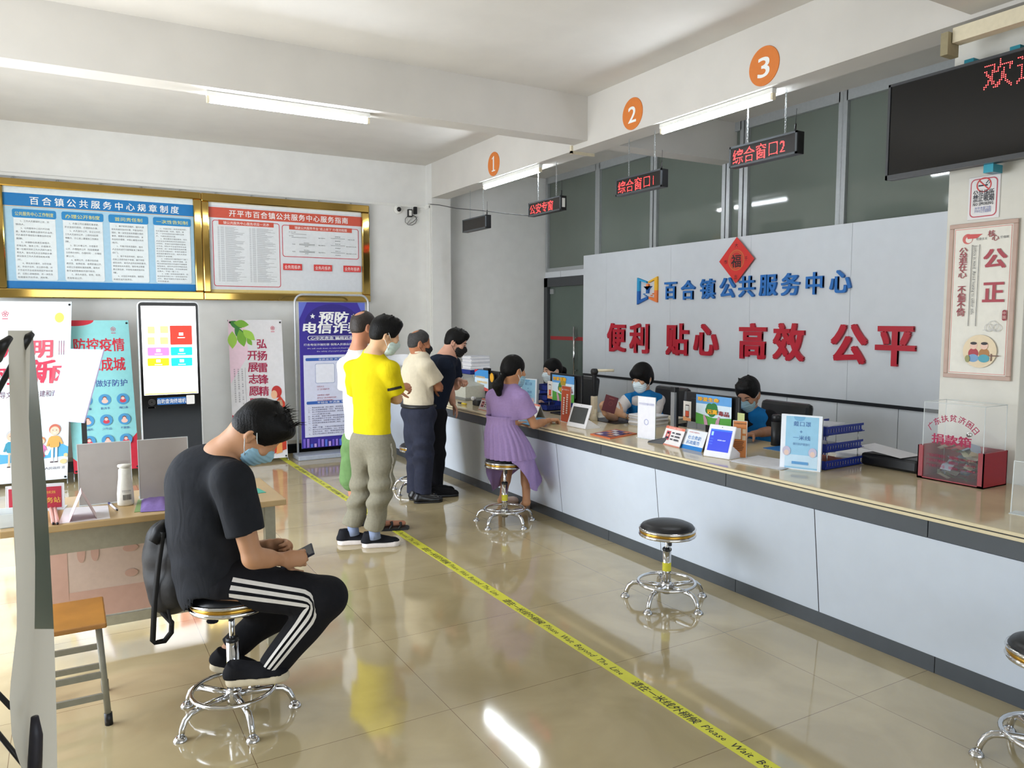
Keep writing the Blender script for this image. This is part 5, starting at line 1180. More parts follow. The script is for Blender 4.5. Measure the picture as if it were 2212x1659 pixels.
# monitors
def life_poster(sh, w, h):
    sh.rect(0, 0, w, h, C(210, 228, 240)); sh.rect(0, h * .7, w, h * .3, C(96, 160, 220)); sh.poly([(0, 0), (w, 0), (w, h * .32), (w * .5, h * .26), (0, h * .38)], C(84, 160, 64))
    for x, y, r in ((.40, .58, .10), (.52, .60, .10), (.46, .48, .12), (.36, .50, .08), (.56, .50, .08)): sh.disc(w * x, h * y, w * r, C(44, 120, 60))
    for s in (-1, 1): sh.poly([(w * (.46 + s * .10), 0), (w * (.46 + s * .20), 0), (w * (.46 + s * .24), h * .30), (w * (.46 + s * .20), h * .34), (w * (.46 + s * .13), h * .18)], C(196, 150, 170))
    yl_ = C(244, 196, 30); sh.text('珍爱生命', w * .36, h * .80, h * .13, C(200, 70, 40), w=w * .62, bold=.05); sh.text('珍爱生命', w * .36, h * .80, h * .13, yl_, w=w * .6, bold=.02)
    sh.text('远离', w * .48, h * .40, h * .15, C(200, 70, 40), w=w * .30, bold=.05); sh.text('远离', w * .48, h * .40, h * .15, yl_, w=w * .29, bold=.02); sh.text('毒品', w * .80, h * .38, h * .15, C(140, 30, 40), w=w * .30, bold=.03)
def monitor(label, xc, yc, y0, y1, z0, z1, poster, extra=None, yaw=0.):
    """seen from behind: the back faces the public (-X)"""
    t = thing('computer_monitor', label, 'monitor', (xc, (y0 + y1) / 2, ZT), yaw, 'computer monitors on the counter'); w, h = y1 - y0, z1 - z0; zb = z0 - ZT
    obj('case', MB().bx((0, -w / 2, zb), (.022, w / 2, zb + h), M_black, bev=.006).bx((-.028, -w * .36, zb + h * .12), (.004, w * .36, zb + h * .86), M_black, bev=.014), t); obj('screen', MB().bx((.0222, -w / 2 + .015, zb + .02), (.0235, w / 2 - .015, zb + h - .015), mat('monitor_glow', (120, 150, 200), .2, emit=.5, var=0)), t, label='lit screen side')
    obj('stand', MB().bx((-.02, -.04, .01), (.01, .04, zb + h * .3), M_black, bev=.005), t); obj('foot', MB().bx((-.09, -.12, 0), (.09, .12, .014), M_black, bev=.004), t)
    b = MB(); pw, ph, py, pz = poster[1:]; sh = Sheet(b, (-.0295, py, pz - ZT), (0, -1, 0), (0, 0, 1)); poster[0](sh, pw, ph); obj('poster', b, t, label='colourful poster taped to the back')
    if extra: extra(t, w, h, zb)
    return t
def mon_at(X, pl, pr, pb, pt): a, c, q, r_ = XP(pl, 870, X), XP(pr, 870, X), XP((pl + pr) / 2, pb, X), XP((pl + pr) / 2, pt, X); return X, None, c.y, a.y, q.z, r_.z
def ex3(t, w, h, zb):
    b = MB(); sh = Sheet(b, (-.031, w / 2 - .005, zb + h * .03), (0, -1, 0), (0, 0, 1)); sh.rect(0, 0, .085, h * .66, C(232, 226, 220)); sh.rrect(.022, h * .12, .042, h * .42, .004, C(60, 40, 40)); sh.rect(.025, h * .15, .036, h * .18, C(222, 92, 60)); sh.rect(.025, h * .34, .036, h * .17, C(226, 226, 226)); sh.poly([(0, 0), (.085, 0), (.085, .02), (0, .035)], C(226, 160, 110)); obj('taped_leaflet', b, t, label='narrow white leaflet taped on')
def note(t, w, h, zb): obj('sticky_note', MB().bx((-.004, -w / 2 - .055, zb + h * .25), (-.002, -w / 2 + .01, zb + h * .52), C(196, 204, 140)), t, label='pale green sticky note')
X, _, y0, y1, z0, z1 = mon_at(4.12, 1482, 1597, 925, 852); pa = XP(1500, 850, 4.09); pc_ = XP(1568, 915, 4.09); po = [life_poster, .35, .25, .13, z0 + .05]
monitor('black monitor with green and blue poster between the two staff in vests', X, None, y0, y1, max(z0, ZT + .10), z1, [life_poster, (y1 - y0) * .66, (z1 - max(z0, ZT + .10)) * .97, (y1 - y0) * .24, max(z0, ZT + .10)], lambda *a: (ex3(*a), note(*a)))
X, _, y0, y1, z0, z1 = mon_at(4.0, 1188, 1256, 885, 808)
def ex2(t, w, h, zb):
    ex3(t, w * 1.0, h, zb)
    b = MB(); sh = Sheet(b, (-.0318, -w * .02, zb + h * .72), (0, -1, 0), (0, 0, 1)); sh.disc(0, 0, .045, C(170, 144, 40)); obj('round_sticker', b, t, label='gold round sticker')
monitor('black monitor with poster and gold sticker behind the tall orange sign', X, None, y0, y1, max(z0, ZT + .12), z1, [life_poster, (y1 - y0) * .70, (z1 - max(z0, ZT + .12)) * .95, (y1 - y0) * .34, max(z0, ZT + .12)], ex2)
def sky_poster(sh, w, h):
    sh.rect(0, 0, w, h, C(200, 220, 236)); sh.rect(0, h * .62, w, h * .38, C(60, 140, 206)); sh.poly([(0, 0), (w, 0), (w, h * .12), (w * .6, h * .2), (w * .3, h * .14), (0, h * .24)], C(196, 80, 80)); sh.poly([(0, h), (w * .3, h), (0, h * .84)], C(190, 40, 60))
    yl_ = C(238, 190, 60); sh.text('全民国家安全', w * .42, h * .60, h * .10, yl_, w=w * .7, bold=.02); sh.text('共建平安百合', w * .56, h * .36, h * .11, yl_, w=w * .76, bold=.02)
X, _, y0, y1, z0, z1 = mon_at(3.98, 1030, 1078, 854, 800)
def ex1(t, w, h, zb):
    b = MB(); sh = Sheet(b, (-.0318, -w * .30, zb + h * .72), (0, -1, 0), (0, 0, 1)); sh.disc(0, 0, .042, C(232, 170, 40), .05); obj('round_sticker', b, t, label='orange round sticker'); obj('web_camera', MB().bx((-.03, -.05, zb + h), (.02, .05, zb + h + .025), M_black, bev=.006), t)
monitor('black monitor with sky poster beside the leaning person in navy', X, None, y0, y1, max(z0, ZT + .08), z1, [sky_poster, (y1 - y0) * .62, (z1 - max(z0, ZT + .08)) * .92, (y1 - y0) * .48, max(z0, ZT + .08) + .02], ex1)
# letter trays
M_tray = mat('blue_plastic', (28, 46, 128), .35, var=.05)
def trays(label, p, L, Wd, n, pitch, rz, top_sheets=True):
    t = thing('letter_trays', label, 'letter trays', tuple(p), rz, 'blue letter trays')
    for k in range(n):
        z = k * pitch; b = MB(); hh = .055
        b.bx((0, -Wd, z + .004), (L, 0, z + .009), M_tray)
        for y in (-Wd, -.004): 
            b.bx((0, y, z + .004), (L * .94, y + .004, z + .018), M_tray); b.bx((0, y, z + hh - .014), (L * .97, y + .004, z + hh), M_tray)
            for i in range(14): b.bx((L * (.02 + .066 * i), y, z + .015), (L * (.02 + .066 * i) + .013, y + .004, z + hh - .01), M_tray)
        b.bx((0, -Wd, z + .004), (.004, 0, z + hh), M_tray); o = obj('tray', b, t, label='blue slotted tray')
        if k < n - 1:
            for x in (.03, L - .05):
                for y in (-Wd + .01, -.01): obj('riser', MB().tube([(x, y, z + hh - .01), (x, y, z + pitch + .006)], .003, M_steel, 6), t)
    return t
p = Z(1773, 1019, ZT); q = Z(1852, 1003, ZT); rz = math.atan2(q.y - p.y, q.x - p.x); L = (q - p).length; dd = p.dot(FH); pit = (hz(1850, 913, q.dot(FH)) - .055) / 2
tr_ = trays('blue letter trays beside the large pale blue card', p + V(.03, .245, 0), L * .98, .24, 3, pit, rz * .5)
def sheets(label, c, w, l, n, rz, seed, name='paper_stack', th=.0012, group='paper stacks', cols=((214, 214, 218), (196, 198, 206), (226, 226, 228))):
    r = random.Random(seed); t = thing(name, label, 'papers', tuple(c), rz, group); z = 0
    for k in range(n):
        h = th * r.uniform(.6, 1.8); M = Matrix.Rotation(r.uniform(-.06, .06), 4, 'Z') @ Matrix.Translation((r.uniform(-.006, .006), r.uniform(-.006, .006), 0))
        obj('sheet_bundle', MB().bx((-w / 2, -l / 2, z + .0002), (w / 2, l / 2, z + h), C(*cols[k % 3]), M=M), t); z += h
    return z
p = Z(1815, 985, ZT); sheets('loose papers in the middle blue tray by the large card', tr_.location + V(.17, -.10, pit + .011), .21, .2, 3, .05, 5, th=.004); sheets('papers and red folder in the lowest blue tray by the large card', tr_.location + V(.17, -.10, .011), .21, .2, 5, .0, 6, th=.005, cols=((196, 196, 200), (180, 90, 60), (210, 210, 214)))
sheets('white papers lying on top of the blue trays by the large card', tr_.location + V(.10, -.08, 2 * pit + .056), .2, .28, 2, .2, 8, th=.004)
p = Z(1868, 990, ZT); sheets('untidy pile of papers behind the blue trays', p + V(.02, 0, 0), .24, .30, 6, .3, 9, th=.006)
p = Z(1660, 1000, ZT); sheets('flat printed papers beside the orange service card', p, .3, .34, 3, .15, 10, th=.0015); 
p = Z(1650, 972, ZT); o = slab('blue_folder', 'blue folder under papers by the black flask', 'folder', [(p.x + .05 + dx, p.y - .05 + dy) for dx, dy in ((0, -.12), (.22, -.12), (.22, .1), (0, .1))], ZT, .004, C(30, 110, 180))
p = Z(1676, 962, ZT); t = thing('vacuum_flask', 'tall black flask standing behind the large pale blue card', 'flask', (p.x, p.y, ZT)); h = hz(1676, 896, p.dot(FH)); obj('body', MB().lathe([(0, 0), (.032, 0), (.035, .004), (.035, h * .78), (.0, h * .78)], M_black, 24), t); obj('cap', MB().lathe([(.0, h * .78), (.033, h * .78), (.033, h * .97), (.028, h), (.0, h)], M_black, 24), t)
p = Z(1945, 1003, ZT); t = thing('printer', 'low black printer with white paper beside the donation box', 'printer', (4.16, 2.72, ZT)); obj('body', MB().bx((0, -.14, 0), (.20, .22, .075), M_black, bev=.015), t); obj('paper_sheet', MB().add([(-.02, -.05, .08), (.18, -.05, .08), (.16, .24, .115), (-.03, .24, .11)], [[0, 1, 2, 3]], C(226, 226, 230)), t, label='white paper on the printer')
# book stack, black mouse cradle, booklet
p, w, rz, dp = base(1352, 919, 1400, 922); sheets('stack of booklets and papers behind the tall white sign', p + V(.12, 0, 0), .2, .26, 9, .1, 11, th=.009, cols=((206, 206, 210), (186, 180, 172), (222, 222, 226)))
p = Z(1455, 915, ZT); sheets('low cream stack of papers behind the portrait tent card', p + V(0, .12, 0), .22, .3, 6, .2, 12, th=.008, cols=((206, 196, 170), (190, 184, 160), (214, 206, 184)))
b = MB(); p = Z(1423, 957, ZT); M = Matrix.Translation(p) @ Matrix.Rotation(-1.15, 4, 'Z'); b.add([(-.075, -.028, 0), (.075, -.028, 0), (.075, .028, 0), (-.075, .028, 0), (-.07, -.024, .012), (.07, -.024, .05), (.07, .024, .05), (-.07, .024, .012)], [[0, 3, 2, 1], [4, 5, 6, 7], [0, 1, 5, 4], [2, 3, 7, 6], [1, 2, 6, 5], [3, 0, 4, 7]], M_black, False, M)
obj('card_reader', b, None, tuple(p), 'black wedge shaped card reader between the white sign and the portrait card', 'card reader')
def zc(pts): return [tuple(Z(x, y, ZT))[:2] for x, y in pts]
pts = zc([(1275, 939), (1318, 949), (1376, 938), (1330, 929)]); o = slab('booklet', 'orange booklet lying flat on the counter', 'booklet', pts, ZT, .008, C(198, 104, 62))
P4 = [Vector((x, y, ZT + .0085)) for x, y in pts]; b = MB(); sh = Sheet(b, P4[0], P4[1] - P4[0], P4[3] - P4[0]); w, h = (P4[1] - P4[0]).length, (P4[3] - P4[0]).length
sh.rect(w * .08, h * .06, w * .84, h * .88, C(120, 90, 120))
for i in range(3):
    for j in range(4): sh.rect(w * (.12 + .28 * i), h * (.12 + .2 * j), w * .22, h * .14, C(*[(220, 216, 220), (70, 60, 120), (206, 130, 90)][(i + j) % 3]))
for q in range(len(b.v)): b.v[q] = tuple(Vector(b.v[q]) - o.location)
oo = obj('printed_sheet', b, o)
# document camera
p = Z(1283, 908, ZT); dp = p.dot(FH); t = thing('document_camera', 'cream and black document camera with long arm', 'camera', (p.x, p.y, ZT)); H = hz(1283, 803, dp); pr = Vector((_R.x, _R.y, 0))
obj('foot', MB().lathe([(0, 0), (.052, 0), (.034, .05), (.03, .10), (.0, .10)], M_cream, 4), t); obj('lower_post', MB().bx((-.024, -.02, .06), (.024, .02, H * .50), M_cream, bev=.004), t); obj('upper_post', MB().bx((-.016, -.014, H * .48), (.016, .014, H * .97), M_black, bev=.004), t); obj('pivot', MB().tube([(-.02, 0, H), (.02, 0, H)], .028, M_black, 16), t)
rv = pr * .17; obj('arm', MB().tube([(0, 0, H + .01), tuple(rv + V(0, 0, H + .012))], .012, M_cream, 8), t, label='cream arm')
obj('base_mat', MB().bx((.0, -.30, .001), (.34, .1, .004), M_black), t, label='flat black mat')
# silver stand
a = Z(1456, 925, ZT); t = thing('scanner_stand', 'upright silver and black scanner stand', 'scanner', (4.14, 4.60, ZT)); H = hz(1461, 847, V(4.14, 4.60, 0).dot(FH)); obj('post', MB().bx((-.012, -.03, 0), (.012, .012, H), mat('brushed_silver', (170, 172, 174), .3, metal=.6)), t, label='silver post'); obj('back', MB().bx((.012, -.034, 0), (.03, .016, H), M_black), t); obj('cap', MB().bx((-.014, -.034, H), (.032, .016, H + .04), M_black, bev=.004), t)
# left end of the counter: printer, trays, stack, small devices
p = Z(1003, 866, ZT); t = thing('printer', 'beige printer with slanted top beside the leaning person in navy', 'printer', (3.72, XP(1002, 862, 3.72).y + .16, ZT)); Hh = .17; b = MB(); b.add([(0, -.2, 0), (.36, -.2, 0), (.36, .24, 0), (0, .24, 0), (0, -.2, Hh * .9), (.36, -.2, Hh), (.36, .24, Hh * 1.25), (0, .24, Hh * 1.15)], [[0, 3, 2, 1], [4, 5, 6, 7], [0, 1, 5, 4], [1, 2, 6, 5], [2, 3, 7, 6], [3, 0, 4, 7]], mat('printer_beige', (176, 176, 164), .5)); obj('body', b, t); obj('base_tray', MB().bx((-.01, -.21, 0), (.3, .2, .03), mat('printer_grey', (120, 120, 114), .5), bev=.004), t)
t2 = trays('blue letter trays under the tall stack behind the beige printer', V(4.02, 8.15, ZT), .28, .26, 2, .14, 0); t2.location.z = ZT
q = XP(1010, 808, 4.1); o = slab('shelf_board', 'white shelf board carrying the blue trays behind the printer', 'shelf', [(4.0, 7.87), (4.32, 7.87), (4.32, 8.17), (4.0, 8.17)], ZT, .10, M_white); t2.location.z = ZT + .101
sheets('tall stack of papers on the blue trays behind the leaning person in navy', V(4.16, 8.02, ZT + .101 + .14 + .056), .25, .22, 14, 0, 13, th=.010)
p = Z(1003, 875, ZT); t = thing('utility_knife', 'yellow and black knife lying on the counter edge', 'knife', (p.x, p.y, ZT)); obj('handle', MB().tube([(0, -.04, .012), (.0, .05, .012)], .011, mat('yellow_handle', (216, 190, 50), .4), 8), t); obj('blade_case', MB().tube([(0, .05, .012), (0, .14, .012)], .010, M_black, 8), t)
p = Z(1036, 876, ZT); t = thing('card_terminal', 'small black card terminal with white paper roll on the counter', 'terminal', (p.x, p.y, ZT)); obj('body', MB().bx((-.05, -.05, 0), (.08, .07, .06), M_black, bev=.01), t); obj('paper_roll', MB().tube([(-.045, .03, .07), (-.045, .07, .07)], .02, C(220, 220, 220), 12), t, label='white paper roll')
t2 = trays('blue letter trays behind the pale blue card holder near the purple dress', V(3.97, 6.42, ZT), .26, .24, 3, .095, 0)
o = slab('folder', 'blue plastic folder under the arm of the person in the purple dress', 'folder', zc([(1115, 911), (1150, 921), (1208, 909), (1165, 902)]), ZT, .003, C(90, 150, 190))
# clear holder at the right edge
p = Z(2182, 1112, ZT); t, M, w, h = counter_sign('clear empty holder cut off by the right edge on the counter', 2182, 1108, 2260, 1122, (2188, 1000), M_clear, -.05, .06)
# curved paper sheet held up on the counter beyond the yellow shirt
b = MB(); n = 8; P0, P1 = XP(836, 794, 3.45), XP(882, 790, 3.70); vs = []
for i in range(n + 1):
    u = i / n; q = P0.lerp(P1, u)
    for v in (0, 1): vs.append(q + Vector((0, 0, .14 * v + .01 * math.sin(3 * u))) + FH * (.05 * math.sin(math.pi * u) + .02 * v))
b.add(vs, [[2 * i, 2 * i + 2, 2 * i + 3, 2 * i + 1] for i in range(n)], C(222, 224, 230), True)
t = thing('document_stand', 'white sheet on a small stand between the yellow and beige shirts', 'document stand', (3.575, P0.lerp(P1, .5).y, ZT)); wpart('sheet', b, t, 'curved white sheet'); m = (P0 + P1) / 2; wpart('stand', MB().tube([(m.x, m.y, ZT + .01), tuple(m + V(0, 0, .03))], .012, M_black, 8).bx((m.x - .07, m.y - .07, ZT), (m.x + .07, m.y + .07, ZT + .012), M_black), t)
p = XP(845, 805, 3.40); t = thing('desk_phone', 'dark and white desk device between the yellow and beige shirts', 'telephone', (3.40, p.y, ZT)); hh_ = max(.12, p.z - ZT); obj('body', MB().add([(0, -.08, 0), (.16, -.08, 0), (.16, .08, 0), (0, .08, 0), (.06, -.08, hh_), (.16, -.08, hh_), (.16, .08, hh_), (.06, .08, hh_)], [[0, 3, 2, 1], [4, 5, 6, 7], [0, 1, 5, 4], [1, 2, 6, 5], [2, 3, 7, 6], [3, 0, 4, 7]], mat('phone_dark', (60, 66, 80), .4)), t); obj('white_edge', MB().tube([(-.004, -.085, .01), (.056, -.085, hh_)], .01, M_white, 6), t, label='white edge')
# office chairs
def chair(label, x, y, rz, zt_, w):
    t = thing('office_chair', label, 'chair', (x, y, 0), rz, 'black office chairs'); lv = mat('black_leather', (30, 31, 34), .3, var=.08, scale=12, bump=.05, bscale=60)
    obj('seat', MB().bx((-.24, -w / 2, .40), (.24, w / 2, .48), lv, bev=.03), t)
    M = Matrix.Translation((.24, 0, .46)) @ Matrix.Rotation(.14, 4, 'Y'); b = MB().bx((-.035, -w / 2, .06), (.035, w / 2, (zt_ - .46) * 1.01), lv, bev=.034, M=M); obj('backrest', b, t, label='black leather backrest'); obj('back_bar', MB().tube([(.0, 0, .38), (.24, 0, .40), (.27, 0, .60)], .02, M_black, 8), t)
    obj('column', MB().tube([(0, 0, .08), (0, 0, .41)], .028, M_black, 12), t)
    for k in range(5):
        a = 2 * math.pi * k / 5; o = obj('leg', MB().tube([(0, 0, .10), (.28 * math.cos(a), .28 * math.sin(a), .07)], .018, M_black, 8), t); obj('caster', MB().ball((.28 * math.cos(a), .28 * math.sin(a), .028), .028, M_black, 10), o)
    return t
p = XP(1693, 868, 5.05); chair('black office chair behind the person with dark sleeves', 4.78, p.y, 0, p.z, .50)
p = XP(1450, 836, 5.1); chair('black office chair behind the person holding the passport', 4.83, p.y + .02, 0, p.z, .48)
p = XP(1243, 850, 5.1); chair('black office chair behind the person with the ponytail at the far window', 4.83, p.y - .15, 0, 1.0, .48)
# ------------------------------------------------------------------ people
UPV = Vector((0, 0, 1))
def skin(n, c): return mat('skin_' + n, c, .5, var=.06, scale=14, bump=.03, bscale=150, spec=.35)
def cloth(n, c, v=.07, sc=30):
    """woven cloth: fine weave and soft creases as bump"""
    if 'fabric_' + n in MATS: return MATS['fabric_' + n]
    m = mat('fabric_' + n, c, .85, var=v, scale=sc, bump=.10, bscale=260, spec=.2); nt = m.node_tree; N = nt.nodes; L = nt.links
    b0 = [q for q in N if q.type == 'BUMP'][0]; tc = [q for q in N if q.type == 'TEX_COORD'][0]
    mp = N.new('ShaderNodeMapping'); mp.inputs['Scale'].default_value = (1., 1., .45); mp.inputs['Rotation'].default_value = (.3, .5, .2)
    nz = N.new('ShaderNodeTexNoise'); nz.inputs['Scale'].default_value = 11; nz.inputs['Detail'].default_value = 2; nz.inputs['Distortion'].default_value = 1.2
    b1 = N.new('ShaderNodeBump'); b1.inputs['Strength'].default_value = .32; b1.inputs['Distance'].default_value = .02
    L.new(tc.outputs['Object'], mp.inputs['Vector']); L.new(mp.outputs['Vector'], nz.inputs['Vector']); L.new(nz.outputs['Fac'], b1.inputs['Height']); L.new(b1.outputs['Normal'], b0.inputs['Normal'])
    return m
M_hair = mat('black_hair', (9, 8, 8), .5, var=.3, scale=60, bump=.25, bscale=160, spec=.2); M_ghair = mat('grey_hair', (46, 44, 44), .55, var=.4, scale=70, bump=.5, bscale=220)
M_mblue = mat('mask_blue', (146, 186, 206), .7, var=.05, scale=40); M_mblack = mat('mask_black', (18, 18, 20), .7, var=.1); M_loop = mat('mask_loop', (222, 224, 222), .7); M_eye = mat('eye_dark', (34, 24, 22), .25)
def basis(f, u):
    f = Vector(f).normalized(); u = Vector(u); u = (u - f * u.dot(f)).normalized(); return f.cross(u), f, u
class Head:
    """c: between the ears; f: where the face looks; u: towards the crown"""
    def __init__(s, c, f, u, k=1.): s.c = Vector(c); s.r, s.f, s.u = basis(f, u); s.k = k; s.ax = (s.r, s.f, s.u)
    def p(s, x, y, z): return s.c + (s.r * x + s.f * y + s.u * z) * s.k
    def el(s, F, x, y, z, a, b, c, k=.02, sub=False): F.el(s.p(x, y, z), s.ax, (a * s.k, b * s.k, c * s.k), k, sub)
    def skull(s, F):
        s.el(F, 0, -.006, .030, .074, .094, .086, .03); s.el(F, 0, .030, -.030, .062, .062, .085, .03); s.el(F, 0, .050, -.092, .036, .034, .026, .03)
        s.el(F, 0, -.03, -.03, .062, .06, .06, .03)
        F.rc(s.p(0, .088, .004), s.p(0, .107, -.034), .008 * s.k, .0135 * s.k, .012); s.el(F, 0, .094, -.040, .018, .012, .009, .008)
        for q in (-1, 1):
            s.el(F, q * .032, .104, .004, .017, .016, .011, .010, True)
            s.el(F, q * .030, .084, .002, .013, .010, .010, .006); s.el(F, q * .045, .074, -.024, .020, .018, .018, .015)
            s.el(F, q * .077, -.010, -.010, .010, .020, .032, .006); s.el(F, q * .084, -.004, -.006, .006, .011, .018, .004, True); s.el(F, q * .076, .002, -.034, .008, .010, .012, .006)
        s.el(F, 0, .089, -.066, .023, .012, .006, .006); s.el(F, 0, .088, -.076, .019, .012, .006, .006)
    def face_parts(s, root, brow=M_hair):
        for q in (-1, 1):
            wpart('eye', MB().ball((0, 0, 0), 1, M_eye, 10, Matrix.Translation(s.p(q * .031, .0905, .002)) @ Matrix((s.r, s.f, s.u)).transposed().to_4x4() @ Matrix.Diagonal((.0125 * s.k, .005, .0042 * s.k, 1))), root)
            b = MB(); b.tube([s.p(q * (.016 + .008 * i), .096 - .004 * i + .003 * (i < 3), .021 + .002 * math.sin(i)) for i in range(5)], [.0022, .003, .003, .0026, .0014], brow, 6); wpart('eyebrow', b, root)
    def mask(s, root, m, low=0., loops=M_loop):
        F = Flesh(.004); z = low
        s.el(F, 0, .050, -.050 + z, .064, .066, .066, .02); F.rc(s.p(0, .095, -.022 + z), s.p(0, .112, -.040 + z), .012 * s.k, .016 * s.k, .03); s.el(F, 0, .058, -.094 + z, .042, .042, .034, .03)
        F.folds.append(lambda X, Y, Zz: .0014 * np.sin(((X - s.c.x) * s.u.x + (Y - s.c.y) * s.u.y + (Zz - s.c.z) * s.u.z) * 330))
        F.cut(s.p(0, .030, 0), -s.f - s.u * .0); F.cut(s.p(0, .06, -.002 + z), s.u + s.f * .12); F.cut(s.p(0, .05, -.122 + z), -s.u)
        b = F.add_to(MB(), m); o = wpart('face_mask', b, root, 'face mask')
        for q in (-1, 1):
            for a, c in (((q * .060, .040, -.020 + z), (q * .084, -.004, .018)), ((q * .054, .042, -.088 + z), (q * .083, -.014, -.034))):
                pa, pc = s.p(*a), s.p(*c); mid = (pa + pc) / 2 + s.r * q * .008 * s.k; wpart('ear_loop', MB().tube([pa, mid, pc], .0019, loops, 6), root, up=None)
    def hair(s, root, m, style='short', name='hair'):
        F = Flesh(.005); g = random.Random(hash(style) % 97)
        d = {'short': .012, 'bob': .018, 'tied': .010, 'thin': .006}[style]
        s.el(F, 0, -.010, .034, .074 + d, .096 + d, .086 + d * 1.1, .03)
        if style == 'short':
            s.el(F, 0, .050, .092, .060, .050, .032, .03); s.el(F, 0, -.05, -.025, .066, .055, .05, .03)
            for i in range(16):
                a = g.uniform(0, 6.28); q = g.uniform(.2, 1); x, y = .07 * q * math.cos(a), .08 * q * math.sin(a) + .01
                z = .034 + .098 * math.sqrt(max(.02, 1 - (x / .088) ** 2 - ((y + .01) / .11) ** 2)); F.rc(s.p(x, y, z - .02), s.p(x * 1.1 + .006, y * 1.1 + .012, z + g.uniform(.004, .012)), .012, .003, .012)
            fz, fy = .066, .075
        elif style == 'bob':
            s.el(F, 0, -.045, -.03, .080, .062, .075, .04); s.el(F, 0, .074, .058, .068, .034, .040, .03)
            for q in (-1, 1): s.el(F, q * .072, .018, .0, .018, .034, .055, .02)
            fz, fy = .034, .090
        elif style == 'tied':
            s.el(F, 0, -.055, -.01, .062, .055, .055, .04); fz, fy = .058, .070
        else:
            s.el(F, 0, -.05, -.02, .07, .055, .05, .03); fz, fy = .085, .05
        # leave the face, ears and nape free
        s.el(F, 0, .112, fz - .110, .078, .082, .104, .008, True)
        for q in (-1, 1):
            if style != 'bob': s.el(F, q * .088, .012, -.052, .030, .052, .056, .008, True)
            else: s.el(F, q * .095, -.012, -.045, .020, .028, .05, .006, True)
        s.el(F, 0, -.02, -.155, .10, .12, .075, .01, True)
        if style == 'thin': s.el(F, 0, -.062, .118, .050, .052, .050, .008, True)
        F.folds.append(lambda X, Y, Zz: .0009 * np.sin(X * 330 + 3 * np.sin(Zz * 60)) * np.sin(Y * 310 + 2 * np.sin(Zz * 45)))
        return wpart(name, F.add_to(MB(), m), root)
def hand(F, w, d, n, side, curl=.5, k=1., spread=1.):
    """w wrist, d towards the fingers, n out of the palm, side +1 / -1 picks where the thumb leaves"""
    w = Vector(w); d = Vector(d).normalized(); n = Vector(n); n = (n - d * n.dot(d)).normalized(); t = d.cross(n) * side
    F.rc(w, w + d * .045 * k, .024 * k, .033 * k, .012, (n, .5)); F.rc(w + d * .045 * k, w + d * .078 * k, .035 * k, .034 * k, .010, (n, .42))
    for o, L in ((.027, .074), (.009, .083), (-.009, .077), (-.026, .060)):
        p = w + d * (.084 - abs(o) * .25) * k + t * o * k; q = (d + t * o * 4 * spread).normalized(); an = 0
        for j, (f_, c_) in enumerate(((.45, 52), (.31, 78), (.24, 48))):
            an += math.radians(c_ * curl); v = q * math.cos(an) + n * math.sin(an); e = p + v * L * f_ * k
            F.rc(p, e, (.0092 - .0009 * j) * k, (.0086 - .001 * j) * k, .004); p = e
    p = w + d * .022 * k + t * .022 * k; an = math.radians(18 + 25 * curl)
    for j, L in enumerate((.040, .032, .026)):
        v = (d * (.62 + .16 * j) + t * (.72 - .30 * j * curl) + n * (.25 + .28 * curl + .1 * j)).normalized(); e = p + v * L * k; F.rc(p, e, (.0125 - .0015 * j) * k, (.011 - .0018 * j) * k, .006); p = e
def limbs(F, J, bf, k=1., legs=True, arms=('a', 'b'), torso=True):
    if torso:
        F.rc(J['pelvis'], J['chest'], .125 * k, .135 * k, .05, (bf, .68)); F.rc(J['chest'], J['neck'], .12 * k, .06 * k, .06, (bf, .75)); F.chain([J['sa'], J['neck'] - UPV * .02, J['sb']], [.05 * k, .06 * k, .05 * k], .05)
    for q in arms: F.chain([J['s' + q], J['e' + q], J['w' + q]], [.049 * k, .038 * k, .026 * k], .012); F.rc(J['e' + q] + (J['w' + q] - J['e' + q]) * .12, J['e' + q] + (J['w' + q] - J['e' + q]) * .55, .040 * k, .034 * k, .02)
    if legs:
        for q in 'ab': F.chain([J['h' + q], J['k' + q], J['n' + q]], [.080 * k, .055 * k, .036 * k], .02); F.rc(J['k' + q] + (J['n' + q] - J['k' + q]) * .12 , J['k' + q] + (J['n' + q] - J['k' + q]) * .5, .053 * k, .050 * k, .02)
def neck(F, H, J, r=.052): F.rc(H.p(0, -.028, -.05), J['neck'], r, r * 1.12, .03)
def wrinkle(amp, fr, ax=(0, 0, 1), ph=0.):
    def fn(X, Y, Zz): s = X * ax[0] + Y * ax[1] + Zz * ax[2]; return amp * np.sin(s * fr + ph + 2.2 * np.sin(X * 9 + Y * 7) + 1.4 * np.sin(Zz * 13 + Y * 5)) * (.55 + .45 * np.sin(X * 11 - Zz * 6 + Y * 4 + ph))
    return fn
def carve(F, c): F.rc((c[0], c[1], c[2]), (c[0], c[1], c[2] - .15), .18, .18, .006, None, 'ab', True)
